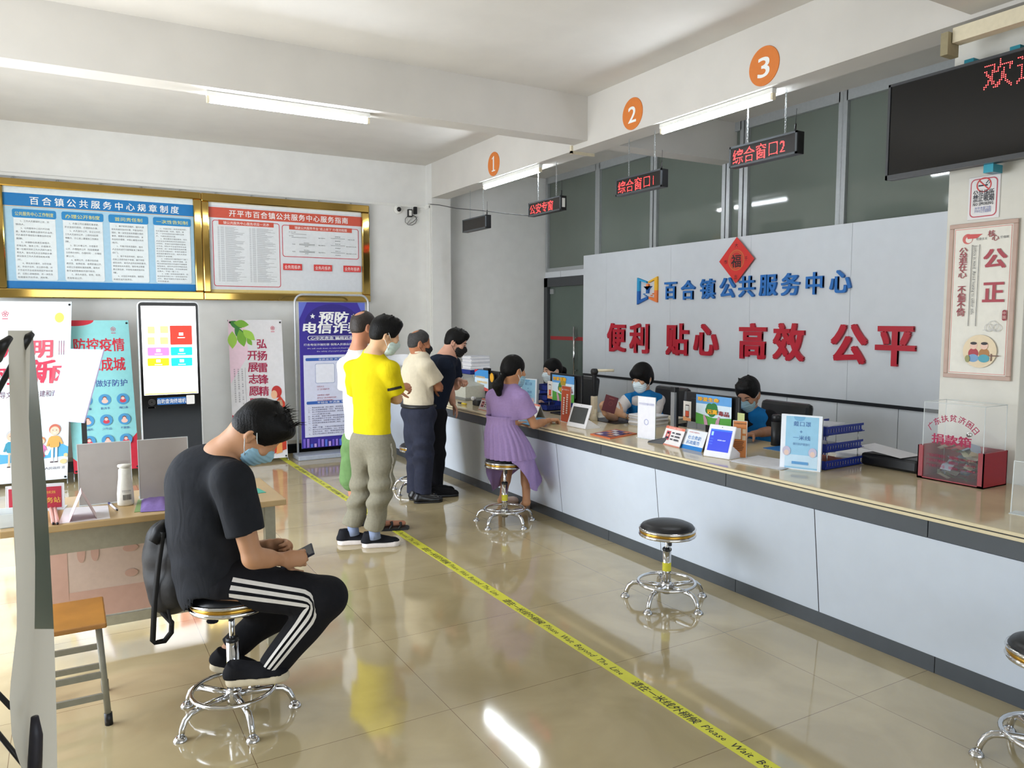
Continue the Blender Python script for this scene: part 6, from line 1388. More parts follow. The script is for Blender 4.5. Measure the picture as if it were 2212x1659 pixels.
def shirt(root, J, bf, m, label, rw=.165, rh=.155, flat=.66, sl=.55, hem=None, name='shirt', neck_cut=True, slr=.075, res=.008, sleeves='ab', amp=.004, extra=None, shr=.062, seat=None):
    F = Flesh(res)
    F.rc(J['pelvis'], J['chest'], rh, rw, .06, (bf, flat)); F.rc(J['chest'], J['neck'] - UPV * .03, rw * .86, .075, .06, (bf, .72)); F.chain([J['sa'], J['neck'] - UPV * .045, J['sb']], [shr, .070, shr], .05)
    if extra: extra(F)
    for q in sleeves: e = J['s' + q] + (J['e' + q] - J['s' + q]) * sl; F.rc(J['s' + q], e, shr + .008, slr, .03, None, 'b')
    if seat: carve(F, seat)
    F.folds.append(wrinkle(amp, 34, (.3, .2, 1.))); F.folds.append(wrinkle(amp * .5, 70, (.8, .5, .6), 1.))
    if hem is not None: F.cut((0, 0, hem), (0, 0, -1))
    return wpart(name, F.add_to(MB(), m), root, label), F
def trousers(root, J, bf, m, label, top, ra=.105, rk=.082, rn=.062, hip=.15, name='trousers', res=.008, cuff=None, amp=.005, frac=1., flat=.72, seat=None):
    F = Flesh(res); F.el((J['ha'] + J['hb']) / 2 + UPV * .03, basis(bf, UPV), (hip, hip * flat, .13), .05)
    for q in 'ab':
        e = J['k' + q] + (J['n' + q] - J['k' + q]) * frac
        F.rc(J['h' + q], J['k' + q], ra, rk, .05); F.rc(J['k' + q], e, rk, rn, .03, None, 'b')
    if seat: carve(F, seat)
    F.folds.append(wrinkle(amp, 38, (.2, .3, 1.))); F.folds.append(wrinkle(amp * .7, 22, (1., .6, .25), 2.))
    if top is not None: F.cut((0, 0, top), (0, 0, 1))
    return wpart(name, F.add_to(MB(), m), root, label), F
def shoe(root, heel, d, up, L, m_up, m_sole, label='shoe', w=.044, hgt=.075, open_=False, sole_t=.024):
    heel = Vector(heel); d = Vector(d).normalized(); r, f, u = basis(d, up)
    F = Flesh(.0045)
    F.rc(heel + f * .04 + u * .035, heel + f * (L - .05) + u * .030, w * .86, w * .92, .02, (u, .75)); F.rc(heel + f * .035 + u * .05, heel + f * .05 + u * hgt, w * .78, w * .80, .03, None, 'b'); F.rc(heel + f * .06 + u * hgt * .8, heel + f * (L * .62) + u * .035, w * .75, w * .8, .03); F.rc(heel + f * (L * .6) + u * .025, heel + f * (L - .045) + u * .022, w * .95, w * .85, .02, (u, .6))
    F.cut(heel + u * sole_t * .8, -u)
    o = wpart('shoe', F.add_to(MB(), m_up), root, label)
    F = Flesh(.0045); F.rc(heel + f * .045 + u * .014, heel + f * (L - .05) + u * .014, w * .98, w * 1.06, .02); F.cut(heel + u * sole_t, u); F.cut(heel, -u)
    b = F.add_to(MB(), m_sole); wpart('sole', b, root, 'pale sole' if m_sole is not M_black else None, up=o)
    return o
def person(label, loc): return thing('person', label, 'person', loc, 0)
def J_(**k): return {a: Vector(b) for a, b in k.items()}

# ---- seated person in black ------------------------------------------------------------
d = 3.09
root = person('seated person in black T-shirt and striped track trousers looking down at a phone', (.545, 3.255, 0))
bf = (_R * .82 + FH * .57).normalized()
J = J_(pelvis=D(462, 1245, d), chest=D(452, 1075, d + .01), neck=D(476, 985, d), sa=D(502, 1040, d - .15), sb=D(412, 1020, d + .17), ea=D(545, 1205, d - .17), wa=D(606, 1208, d - .06), eb=D(500, 1195, d + .24), wb=D(584, 1177, d + .13),
       ha=D(492, 1258, d - .07), hb=D(462, 1250, d + .11), ka=D(706, 1292, d - .05), kb=D(600, 1318, d + .30), na=D(582, 1448, d - .07), nb=D(494, 1405, d + .20))
hf = _R * .56 - UPV * .80 + FH * .16; hu = _R * .80 + UPV * .60
H = Head(D(559, 930, d - .03), hf, hu, 1.0); sk = skin('tan', (186, 138, 104))
F = Flesh(.005); limbs(F, J, bf); neck(F, H, J, .058); H.skull(F)
hand(F, J['wa'], _R * .97 - UPV * .02 + FH * .22, FH * .9 - UPV * .15 - _R * .1, -1, .95, .95); hand(F, J['wb'], _R * .92 + UPV * .02 - FH * .2, -FH * .8 - UPV * .25, 1, .95, .95)
wpart('body', F.add_to(MB(), sk), root)
H.hair(root, M_hair, 'short'); H.mask(root, M_mblue)
b = MB(); g = random.Random(11)
for i in range(26):
    a = H.p(g.uniform(-.04, .04), g.uniform(-.02, .07), .125); b.tube([a - H.u * .02, a + H.u * .012 + H.f * .004, a + H.u * g.uniform(.02, .04) + H.f * g.uniform(.0, .03) + H.r * g.uniform(-.02, .02)], [.0028, .002, .0004], M_hair, 5)
wpart('hair_tuft', b, root)
mk = cloth('black_tee', (33, 35, 40))
def bulge(F): F.rc(D(425, 1050, d + .03), D(432, 1150, d + .03), .15, .14, .08, (bf, .8)); F.rc(D(440, 1150, d), D(452, 1250, d), .15, .165, .08, (bf, .78))
sho, SF = shirt(root, J, bf, mk, 'black T-shirt', rw=.170, rh=.165, flat=.72, sl=.68, slr=.074, res=.007, amp=.003, extra=bulge, shr=.072, seat=(.545, 3.255, .556))
mt = cloth('black_track', (24, 24, 28))
tro, TF = trousers(root, J, bf, mt, 'black track trousers', None, ra=.100, rk=.080, rn=.056, hip=.165, res=.007, amp=.003, frac=.97, flat=.8, seat=(.545, 3.255, .556))
ms = mat('stripe_white', (214, 210, 204), .7)
for k in (-1, 0, 1):
    b = MB(); pts = []
    out = (-FH * .98 + UPV * .22).normalized()
    for seg, (p0, p1) in enumerate(((J['ha'], J['ka']), (J['ka'], J['na']))):
        ax = (p1 - p0).normalized(); side = ax.cross(out).normalized()
        rng_ = np.linspace(.12, .93, 16) if seg == 0 else np.linspace(.12, .96, 14)
        for u in rng_:
            pts.append((p0 + (p1 - p0) * u, side, ax))
    vs = []
    for c, side, ax in pts:
        for e in (-1, 1):
            q = k * .023 + e * .0065; dirv = (out * math.cos(q / .075) + side * math.sin(q / .075))
            vs.append(TF.surf(c, dirv) + dirv * .0025)
    for _ in range(3): vs = [vs[i] if i < 2 or i > len(vs) - 3 else (vs[i - 2] + vs[i] * 2 + vs[i + 2]) / 4 for i in range(len(vs))]
    vs = [q + out * .003 for q in vs]
    b.add(vs, [[2 * i, 2 * i + 1, 2 * i + 3, 2 * i + 2] for i in range(len(pts) - 1)], ms, True); wpart('stripe', b, root, 'white side stripe', up=tro)
mso = mat('cream_rubber', (196, 184, 158), .6); mup = cloth('black_shoe', (22, 22, 25))
shoe(root, D(488, 1478, d - .10), _R * .99 + UPV * .10, UPV, .262, mup, mso, 'black canvas shoe', sole_t=.036); shoe(root, D(452, 1440, d + .17), _R * .95 - UPV * .22, UPV + _R * .2, .262, mup, mso, 'black canvas shoe', sole_t=.036)
p = D(651, 1198, d - .005); r_ = (_R * .86 + UPV * .42 + FH * .2).normalized(); u_ = (FH * .8 + UPV * .40 - _R * .2); u_ = (u_ - r_ * u_.dot(r_)).normalized(); M = Matrix((r_, u_, r_.cross(u_))).transposed().to_4x4(); M.translation = p - r_ * .02
t = thing('mobile_phone', 'dark phone held by the seated person in black', 'phone', tuple(p)); wpart('case', MB().box((0, 0, 0), (.145, .07, .009), mat('phone_case', (30, 32, 48), .3), M, .003), t); wpart('screen', MB().box((0, 0, .0048), (.135, .063, .001), mat('phone_screen', (60, 64, 72), .1), M), t)
# backpack hanging behind
t = thing('backpack', 'small black backpack hanging behind the seated person in black', 'backpack', tuple(D(355, 1230, d + .12)))
mb_ = mat('black_nylon', (11, 11, 13), .55, var=.1, scale=18, bump=.08, bscale=60, spec=.3); F = Flesh(.007)
F.rc(D(362, 1165, d + .08), D(372, 1275, d + .08), .085, .095, .05, (FH, 1.2)); F.rc(D(338, 1185, d + .08), D(340, 1225, d + .08), .045, .055, .03, (FH, 1.3)); F.rc(D(392, 1175, d + .02), D(395, 1270, d + .02), .07, .09, .04); F.folds.append(wrinkle(.005, 40)); wpart('bag_body', F.add_to(MB(), mb_), t)
wpart('top_flap', MB().tube([D(358, 1130, d + .02), D(346, 1150, d - .04), D(330, 1172, d - .06)], [.02, .032, .02], mb_, 10), t)
def strap(pts, w=.013):
    b = MB(); vs = []
    for i, (x, y, dd) in enumerate(pts):
        c = D(x, y, d + dd); n = pts[min(i + 1, len(pts) - 1)]; m_ = pts[max(i - 1, 0)]; tg = (D(n[0], n[1], d + n[2]) - D(m_[0], m_[1], d + m_[2])).normalized(); sd = tg.cross(FH).normalized()
        vs += [c + sd * w + FH * .002, c - sd * w + FH * .002, c - sd * w - FH * .002, c + sd * w - FH * .002]
    fs = []
    for i in range(len(pts) - 1):
        for k in range(4): fs.append([4 * i + k, 4 * i + (k + 1) % 4, 4 * i + 4 + (k + 1) % 4, 4 * i + 4 + k])
    b.add(vs, fs, mb_, True); return b
wpart('strap', strap([(352, 1150, -.06), (342, 1220, -.06), (334, 1300, -.05), (330, 1385, -.04), (336, 1388, -.02), (356, 1384, 0), (370, 1366, 0), (371, 1345, 0), (352, 1325, 0), (348, 1290, 0)], .011), t, 'dangling strap'); wpart('strap', strap([(358, 1285, -.02), (364, 1320, -.02), (371, 1350, -.02)], .006), t, 'dangling strap')

# ---- yellow T-shirt ----------------------------------------------------------------------
d = 5.47
root = person('standing person in bright yellow T-shirt and grey trousers with arms folded', tuple(Z(795, 1170)))
bf = (_R * .55 + FH * .83).normalized()
J = J_(pelvis=D(803, 935, d), chest=D(803, 818, d), neck=D(806, 766, d), sa=D(843, 800, d - .10), sb=D(764, 796, d + .10), ea=D(858, 862, d + .02), wa=D(822, 852, d + .20), eb=D(772, 868, d + .24), wb=D(838, 848, d + .22),
       ha=D(824, 960, d - .05), hb=D(783, 960, d + .06), ka=D(823, 1052, d - .05), kb=D(783, 1046, d + .10), na=D(808, 1142, d - .02), nb=D(762, 1134, d + .08))
H = Head(D(832, 721, d - .02), _R * .86 + FH * .42 - UPV * .30, UPV + _R * .30, 1.02); sk = skin('fair', (206, 164, 130))
F = Flesh(.006); limbs(F, J, bf, .92); neck(F, H, J, .05); H.skull(F); hand(F, J['wb'], _R * .9 - FH * .3, -FH, 1, .6, .95); hand(F, J['wa'], -_R * .9 + FH * .2, -UPV, 1, .6, .95); wpart('body', F.add_to(MB(), sk), root)
H.hair(root, M_hair, 'short'); H.mask(root, mat('mask_pale', (196, 214, 210), .7), -.012)
o, SF = shirt(root, J, bf, cloth('yellow', (208, 190, 18), .03), 'bright yellow T-shirt', rw=.158, rh=.158, flat=.62, sl=.72, hem=D(800, 946, d).z, slr=.072, amp=.005, shr=.058)
b = MB(); vs = []; ax = (J['ea'] - J['sa']).normalized(); c0 = J['sa'] + (J['ea'] - J['sa']) * .60; out = -FH * .85 + _R * .1; sd = ax.cross(out).normalized()
for q in np.linspace(-.55, .75, 10):
    dv = (out.normalized() * math.cos(q) - sd * math.sin(q))
    for e in (-.011, .011): vs.append(SF.surf(c0 + ax * e, dv) + dv * .003)
b.add(vs, [[2 * i, 2 * i + 2, 2 * i + 3, 2 * i + 1] for i in range(9)], C(34, 32, 26), True); wpart('sleeve_band', b, root, 'black printed sleeve band', up=o)
o, TF = trousers(root, J, bf, cloth('grey_linen', (128, 124, 108), .08, 60), 'grey cuffed trousers', D(800, 940, d).z + .02, ra=.100, rk=.086, rn=.066, hip=.152, frac=.97, amp=.011, flat=.75)
out = -FH * .55 + _R * .8; b = MB(); vs = []
for p0, p1 in ((J['ha'], J['ka']),):
    for u in np.linspace(-.05, 1.0, 16):
        c = p0 + (p1 - p0) * u; sd = UPV.cross(out).normalized()
        for e in (-.008, .008): vs.append(TF.surf(c + sd * e, out) + out * .003)
b.add(vs, [[2 * i, 2 * i + 2, 2 * i + 3, 2 * i + 1] for i in range(15)], C(176, 172, 160), True); wpart('side_stripe', b, root, 'pale side stripe', up=o)
ms_ = cloth('blue_sock', (128, 140, 166)); mwh = mat('white_rubber', (220, 212, 208), .5); mbk = cloth('black_mesh_shoe', (26, 27, 32))
for n_, hp in (('na', (782, 1182)), ('nb', (729, 1176))):
    wpart('sock', MB().tube([J[n_] + UPV * .01, J[n_] - UPV * .035 + _R * .004, J[n_] - UPV * .075 + _R * .01], [.042, .040, .04], ms_, 14), root, 'grey blue sock')
    h_ = Z(*hp); shoe(root, h_, _R * .96 + FH * .22, UPV, .275, mbk, mwh, 'black trainer with white sole', w=.047, hgt=.10, sole_t=.042)

# ---- white shirt, green shorts ------------------------------------------------------------
d = 5.92
root = person('standing person in white shirt and green shorts behind the yellow shirt', tuple(Z(826, 1142)))
bf = (_R * .72 + FH * .69).normalized()
J = J_(pelvis=D(782, 935, d), chest=D(777, 815, d), neck=D(774, 758, d), sa=D(812, 795, d - .13), sb=D(748, 790, d + .12), ea=D(822, 862, d - .12), wa=D(856, 836, d - .02), eb=D(752, 868, d + .22), wb=D(800, 850, d + .28),
       ha=D(800, 955, d - .08), hb=D(768, 955, d + .08), ka=D(806, 1040, d - .06), kb=D(762, 1035, d + .06), na=D(822, 1122, d - .04), nb=D(776, 1118, d + .06))
H = Head(D(786, 706, d), _R * .74 + FH * .66 - UPV * .08, UPV, 1.0); sk = skin('ruddy', (190, 132, 104))
F = Flesh(.006); limbs(F, J, bf, .96); neck(F, H, J, .054); H.skull(F); hand(F, J['wa'], _R * .95 + UPV * .05, -UPV * .6 + FH * .6, -1, .8); hand(F, J['wb'], _R, -UPV, 1, .5)
for q, x, y in (('na', 822, 1142), ('nb', 778, 1132)):
    h_ = Z(x, y); F.rc(J[q], h_ + UPV * .04, .036, .034, .02); F.rc(h_ + UPV * .042, h_ + UPV * .036 + (_R * .97 + FH * .2) * .17, .034, .032, .02, (UPV, .65))
wpart('body', F.add_to(MB(), sk), root)
H.hair(root, mat('dark_thin_hair', (40, 32, 28), .5, var=.3, bump=.4), 'thin')
shirt(root, J, bf, cloth('white_polo', (214, 212, 210), .03), 'white polo shirt', rw=.168, rh=.165, flat=.7, sl=.62, hem=D(780, 962, d).z, amp=.004)
wpart('collar', MB().tube([J['neck'] + (_R * math.cos(a) + FH * math.sin(a)) * .066 + UPV * (.005 + .01 * math.sin(a)) for a in [i * math.pi / 10 for i in range(20)]], .014, cloth('white_polo', (232, 230, 228)), 8, closed=True), root)
trousers(root, J, bf, cloth('green', (98, 130, 82)), 'pale green shorts', D(780, 940, d).z + .02, ra=.11, rk=.098, rn=.09, hip=.155, name='shorts', frac=.04)
for x, y in ((808, 1146), (768, 1135)):
    h_ = Z(x, y); b = MB(); dd = (_R * .97 + FH * .2).normalized(); M = Matrix((dd, UPV.cross(dd), UPV)).transposed().to_4x4(); M.translation = h_
    b.prism([(0, -.035), (.08, -.04), (.2, -.046), (.26, -.035), (.275, 0), (.26, .035), (.2, .044), (.08, .038), (0, .034), (-.012, 0)], .022, M_black, M); o = wpart('sandal', b, root, 'black strap sandal')
    for a in (.06, .12, .19): wpart('strap', MB().tube([M @ V(a, -.042, .015), M @ V(a + .02, -.03, .06 - .1 * a), M @ V(a + .02, 0, .075 - .12 * a), M @ V(a + .01, .03, .06 - .1 * a), M @ V(a, .042, .015)], .009, M_black, 6), root, up=o)
    wpart('strap', MB().tube([M @ V(.05, -.04, .02), M @ V(.005, -.03, .07), M @ V(-.005, 0, .075), M @ V(.005, .03, .07), M @ V(.05, .04, .02)], .008, M_black, 6), root, up=o)

# ---- beige shirt ---------------------------------------------------------------------------
d = 6.93
root = person('standing grey haired person in beige shirt and dark trousers with folded arms', tuple(Z(915, 1080)))
bf = (_R * .72 + FH * .69).normalized()
J = J_(pelvis=D(904, 875, d), chest=D(902, 808, d), neck=D(906, 762, d), sa=D(922, 792, d - .13), sb=D(888, 788, d + .13), ea=D(948, 836, d - .06), wa=D(928, 834, d + .14), eb=D(905, 845, d + .28), wb=D(935, 836, d + .18),
       ha=D(914, 895, d - .07), hb=D(896, 895, d + .07), ka=D(915, 985, d - .06), kb=D(899, 985, d + .07), na=D(913, 1066, d - .06), nb=D(897, 1062, d + .06))
H = Head(D(906, 741, d - .01), _R * .93 + FH * .32 - UPV * .12, UPV, .98); sk = skin('brown', (168, 112, 82))
F = Flesh(.006); limbs(F, J, bf, .98); neck(F, H, J, .054); H.skull(F); hand(F, J['wa'], -_R * .6 + FH * .5, -UPV, 1, .5); hand(F, J['wb'], _R * .8 - FH * .4, -FH, 1, .5); wpart('body', F.add_to(MB(), sk), root)
H.hair(root, M_ghair, 'thin'); H.mask(root, M_mblack, -.004, M_mblack)
bsh = cloth('beige', (206, 196, 174), .04)
shirt(root, J, bf, bsh, 'beige short sleeved shirt', rw=.172, rh=.162, flat=.74, sl=.72, hem=D(904, 878, d).z, slr=.082, amp=.005)
wpart('collar', MB().tube([J['neck'] + (_R * math.cos(a) + FH * math.sin(a)) * .068 + UPV * .008 for a in [i * math.pi / 10 for i in range(20)]], .015, bsh, 8, closed=True), root)
tn = cloth('dark_navy', (44, 47, 62), .1)
trousers(root, J, bf, tn, 'dark navy trousers', D(904, 874, d).z, ra=.112, rk=.09, rn=.072, hip=.165, frac=1.02, amp=.010, flat=.8)
b = MB(); r0 = basis(bf, UPV)[0]; b.tube([D(904, 876, d) + r0 * .166 * math.cos(a) + bf * .133 * math.sin(a) for a in [i * math.pi / 14 for i in range(28)]], .018, M_black, 8, closed=True); wpart('belt', b, root, 'black belt')
for x, y in ((893, 1087), (883, 1080)): shoe(root, Z(x, y), _R * .96 + FH * .25, UPV, .27, mat('black_leather_shoe', (20, 20, 22), .3), M_black, 'black leather shoe', sole_t=.015)

# ---- navy shirt, leaning on the counter -----------------------------------------------------
d = 7.33
root = person('person in navy T-shirt leaning on the counter with a straight arm', tuple(Z(938, 1066)))
bf = (_R * .85 + FH * .52).normalized()
hn = Z(978, 880, ZT + .03)
J = J_(pelvis=D(926, 888, d), chest=D(950, 806, d), neck=D(967, 765, d), sa=D(962, 790, d - .14), sb=D(978, 786, d + .20), ea=D(968, 832, d - .02), wa=hn + V(0, 0, .045), eb=D(984, 832, d + .24), wb=D(992, 822, d + .12),
       ha=D(940, 900, d - .08), hb=D(928, 900, d + .09), ka=D(942, 985, d - .05), kb=D(930, 985, d + .1), na=D(940, 1058, d - .05), nb=D(930, 1052, d + .1))
H = Head(D(985, 739, d), _R * .90 - FH * .12 - UPV * .36, UPV + _R * .36, 1.02); sk = skin('pink', (214, 164, 142))
F = Flesh(.006); limbs(F, J, bf, 1.22); neck(F, H, J, .056); H.skull(F); hand(F, J['wa'], _R * .35 - UPV * .6 - FH * .35, -FH * .3 - UPV * .5 - _R * .4, 1, .25); hand(F, J['wb'], _R * .6 - FH * .7, -UPV, -1, .95); wpart('body', F.add_to(MB(), sk), root)
H.hair(root, M_hair, 'short'); H.mask(root, M_mblack, 0, M_mblack); H.face_parts(root)
shirt(root, J, bf, cloth('navy', (28, 36, 52)), 'navy T-shirt', rw=.185, rh=.180, flat=.78, sl=.62, hem=D(935, 915, d).z, slr=.080, shr=.07)
trousers(root, J, bf, cloth('black', (24, 24, 28)), 'black trousers', D(935, 872, d).z, ra=.112, rk=.088, rn=.07, hip=.17)
for x, y in ((930, 1074), (922, 1066)): shoe(root, Z(x, y), _R * .96 + FH * .25, UPV, .27, mup, M_black, 'dark shoe')

# ---- purple dress ---------------------------------------------------------------------------
d = 6.13
root = person('seated person with ponytail in lilac dress resting an arm on the counter', (3.03, 5.345, 0))
bf = (_R * .62 + FH * .78).normalized()
J = J_(pelvis=D(1090, 962, d), chest=D(1095, 872, d), neck=D(1100, 836, d), sa=D(1126, 860, d - .08), sb=D(1066, 858, d + .10), ea=D(1154, 918, d - .02), wa=Z(1186, 908, ZT + .035), eb=D(1075, 920, d + .28), wb=D(1120, 915, d + .36),
       ha=D(1104, 978, d - .06), hb=D(1076, 978, d + .06), ka=D(1136, 1000, d + .24), kb=D(1098, 998, d + .32), na=D(1137, 1085, d + .10), nb=D(1086, 1078, d + .14))
H = Head(D(1109, 800, d), _R * .74 + FH * .62 - UPV * .14, UPV, .98); sk = skin('warm', (190, 138, 102))
F = Flesh(.006); limbs(F, J, bf, .82); neck(F, H, J, .043); H.skull(F); hand(F, J['wa'], _R * .8 + FH * .5, -UPV, 1, .7, .9); hand(F, J['wb'], _R * .7 + FH * .6, -UPV, -1, .5, .9)
for q, x, y in (('na', 1132, 1100), ('nb', 1082, 1090)):
    h_ = Z(x, y); F.rc(J[q], h_ + UPV * .04, .032, .028, .02); F.rc(h_ + UPV * .035, h_ + UPV * .025 + (_R * .5 + FH * .85) * .14, .027, .028, .02, (UPV, .7))
wpart('body', F.add_to(MB(), sk), root)
H.hair(root, M_hair, 'tied'); H.mask(root, M_mblue, -.012)
F = Flesh(.005); F.rc(H.p(0, -.095, -.05), H.p(0, -.122, -.085), .024, .022, .03); F.chain([H.p(0, -.122, -.085), H.p(0, -.145, -.135), H.p(0, -.125, -.20)], [.024, .042, .024], .02); F.folds.append(lambda X, Y, Zz: .002 * np.sin(X * 300) * np.sin(Y * 280)); o = wpart('ponytail', F.add_to(MB(), M_hair), root)
lil = cloth('lilac', (158, 134, 182), .04, 60)
def waist(F): F.el(D(1086, 908, d), basis(bf, UPV), (.142, .095, .05), .03)
o, SF = shirt(root, J, bf, lil, 'lilac dress top with puffed sleeves', rw=.142, rh=.118, flat=.66, sl=.60, slr=.078, name='dress_top', hem=D(1090, 905, d).z, shr=.055, amp=.0035, res=.007)
r0, f0, u0 = basis(bf, UPV); b = MB(); prof = []
def ringpt(c, a, ra, rb): return c + r0 * ra * math.cos(a) + f0 * rb * math.sin(a)
N = 72; lv = []
for zz, px, ra, rb, am in ((899, 1083, .136, .094, .002), (897, 1083, .143, .100, .005), (902, 1083, .136, .094, .002), (908, 1083, .134, .092, .0015), (914, 1083, .136, .094, .0015), (919, 1084, .142, .102, .005), (935, 1087, .170, .130, .008), (955, 1090, .190, .155, .010), (975, 1092, .200, .185, .011), (989, 1093, .205, .200, .012)):
    c = D(px, zz, d) + bf * max(0, .055 * (zz - 925) / 60); lv.append([ringpt(c, 2 * math.pi * k / N, ra + am * math.sin(k * 2 * math.pi / N * 24), rb + am * math.sin(k * 2 * math.pi / N * 24 + .5)) for k in range(N)])
vs = [q for l_ in lv for q in l_]; fs = [[i * N + k, i * N + (k + 1) % N, (i + 1) * N + (k + 1) % N, (i + 1) * N + k] for i in range(len(lv) - 1) for k in range(N)]
b.add(vs, fs, lil, True); wpart('skirt_waist', b, root, 'gathered lilac skirt')
b = MB(); lv = []; A0, A1 = math.radians(-48), math.radians(215); NN = 60
for t_ in np.linspace(0, 1, 10):
    row = []
    for k in range(NN + 1):
        a = A0 + (A1 - A0) * k / NN; fr = max(0, math.sin(a)); en = min(1, 5 * min(k, NN - k) / NN + .25)   # over the thighs in front, hanging at the sides, open behind
        c = D(1093, 988, d) + bf * .055
        p_ = c + r0 * (.193 + .012 * t_) * math.cos(a) + f0 * (.20 + .13 * t_ * fr) * math.sin(a); wob = .012 * math.sin(k * .78 + 1.3) + .008 * math.sin(k * .31)
        drop = (.055 + .06 * max(0, math.cos(a)) ** 2 + .10 * max(0, -math.cos(a)) ** 2 + .06 * fr + .045 * math.sin(2.3 * a + .4)) * 1.6 * t_ * en
        row.append(p_ + (p_ - c).normalized() * wob * t_ - UPV * max(0, drop))
    lv.append(row)
vs = [q for l_ in lv for q in l_]; b.add(vs, [[i * (NN + 1) + k, i * (NN + 1) + k + 1, (i + 1) * (NN + 1) + k + 1, (i + 1) * (NN + 1) + k] for i in range(9) for k in range(NN)], lil, True); wpart('skirt_hem', b, root, 'lilac skirt hanging round the stool')
for x, y, dv in ((1128, 1104, _R * .35 + FH * .9), (1078, 1092, _R * .9 + FH * .5)): shoe(root, Z(x, y), dv, UPV, .225, mat('nude_leather', (196, 170, 156), .5), mat('nude_sole', (180, 150, 130), .6), 'pale beige flat shoe', w=.036, hgt=.05, sole_t=.012)

# ---- staff behind the counter -----------------------------------------------------------------
def seated_lower(J, c):
    J['pelvis'] = c; J['ha'] = c + bf.cross(UPV) * .08; J['hb'] = c - bf.cross(UPV) * .08
    for q, s in (('a', 1), ('b', -1)): J['k' + q] = J['h' + q] + bf * .15 + UPV * .02; J['n' + q] = V(J['k' + q].x + .05, J['k' + q].y, .09)
# ponytail, royal blue jacket
d = 7.95; bf = (-_R * .70 - FH * .45).normalized(); side = bf.cross(UPV)
hc = D(1193, 800, d); root = person('person with ponytail in royal blue jacket at the far window', (hc.x + .05, hc.y, 0))
nk = hc - UPV * .17 - bf * .03; ch = nk - UPV * .17
J = J_(neck=nk, chest=ch, sa=nk - UPV * .055 + side * .15, sb=nk - UPV * .055 - side * .15, pelvis=V(4.62, ch.y + .02, .56)); J['ea'] = J['sa'] - UPV * .26 + bf * .06 + side * .03; J['eb'] = J['sb'] - UPV * .26 + bf * .06 - side * .03; J['wa'] = J['ea'] + bf * .20 - side * .06; J['wb'] = J['eb'] + bf * .20 + side * .06
for q in 'ab': J['w' + q].z = ZT + .05
seated_lower(J, J['pelvis']); H = Head(hc, -_R * .84 - FH * .50 - UPV * .12, UPV, .98); sk = skin('light', (214, 172, 148))
F = Flesh(.006); limbs(F, J, bf, .82); neck(F, H, J, .042); H.skull(F)
for q, s in (('a', 1), ('b', -1)): hand(F, J['w' + q], bf, -UPV, -s, .4, .85)
wpart('body', F.add_to(MB(), sk), root); H.hair(root, M_hair, 'tied'); H.mask(root, mat('mask_sky', (222, 238, 246), .7)); H.face_parts(root)
F = Flesh(.005); F.chain([H.p(0, -.10, .02), H.p(0, -.14, -.02), H.p(.01, -.155, -.09), H.p(.02, -.15, -.13)], [.024, .032, .026, .008], .02); wpart('ponytail', F.add_to(MB(), M_hair), root)
rj = cloth('royal_blue', (32, 52, 140)); shirt(root, J, bf, rj, 'royal blue jacket', rw=.155, rh=.15, flat=.7, sl=.98, slr=.05, name='jacket', shr=.056); 
b = MB()
for k in range(3): q = J['chest'] + bf * .118 + UPV * (.04 + .012 * k) + side * (.05 - .012 * k); b.tube([q, q + side * .025 - UPV * .03], .003, C(220, 222, 228), 6)
wpart('chest_stripes', b, root, 'white stripes on the chest'); trousers(root, J, bf, tn, 'dark trousers', None)
# blue vest over white shirt, holding the passport
d = 6.78; bf = (-_R * .62 - FH * .72).normalized(); side = bf.cross(UPV)
hc = D(1387, 815, d); root = person('person in blue vest over white shirt looking at a dark red passport', (hc.x + .06, hc.y, 0))
nk = hc - UPV * .165 - bf * .035; ch = nk - UPV * .18
J = J_(neck=nk, chest=ch, sa=D(1352, 866, d - .02), sb=D(1424, 866, d + .05), pelvis=V(4.66, ch.y + .03, .56), ea=D(1326, 905, d - .12), wa=D(1306, 893, d - .28), eb=D(1404, 918, d - .18), wb=D(1346, 897, d - .30))
seated_lower(J, V(4.66, ch.y + .03, .56)); H = Head(hc, -_R * .66 - FH * .62 - UPV * .30, UPV - _R * .12 - FH * .1, .97); sk = skin('fair2', (204, 160, 130))
F = Flesh(.006); limbs(F, J, bf, .82); neck(F, H, J, .042); H.skull(F)
hand(F, J['wb'], -_R * .86 + UPV * .48 - FH * .1, FH * .9 + UPV * .1, -1, .18, .9, 1.6); hand(F, J['wa'], -_R * .4 + UPV * .85, _R * .8 + FH * .3, -1, .7, .85)
wpart('body', F.add_to(MB(), sk), root); H.hair(root, M_hair, 'bob'); H.mask(root, mat('mask_sky', (222, 238, 246), .7)); H.face_parts(root)
shirt(root, J, bf, cloth('white_shirt', (214, 208, 206), .04), 'white shirt', rw=.135, rh=.13, flat=.66, sl=.70, slr=.058, shr=.044)
vb = cloth('vest_blue', (24, 112, 176), .05)
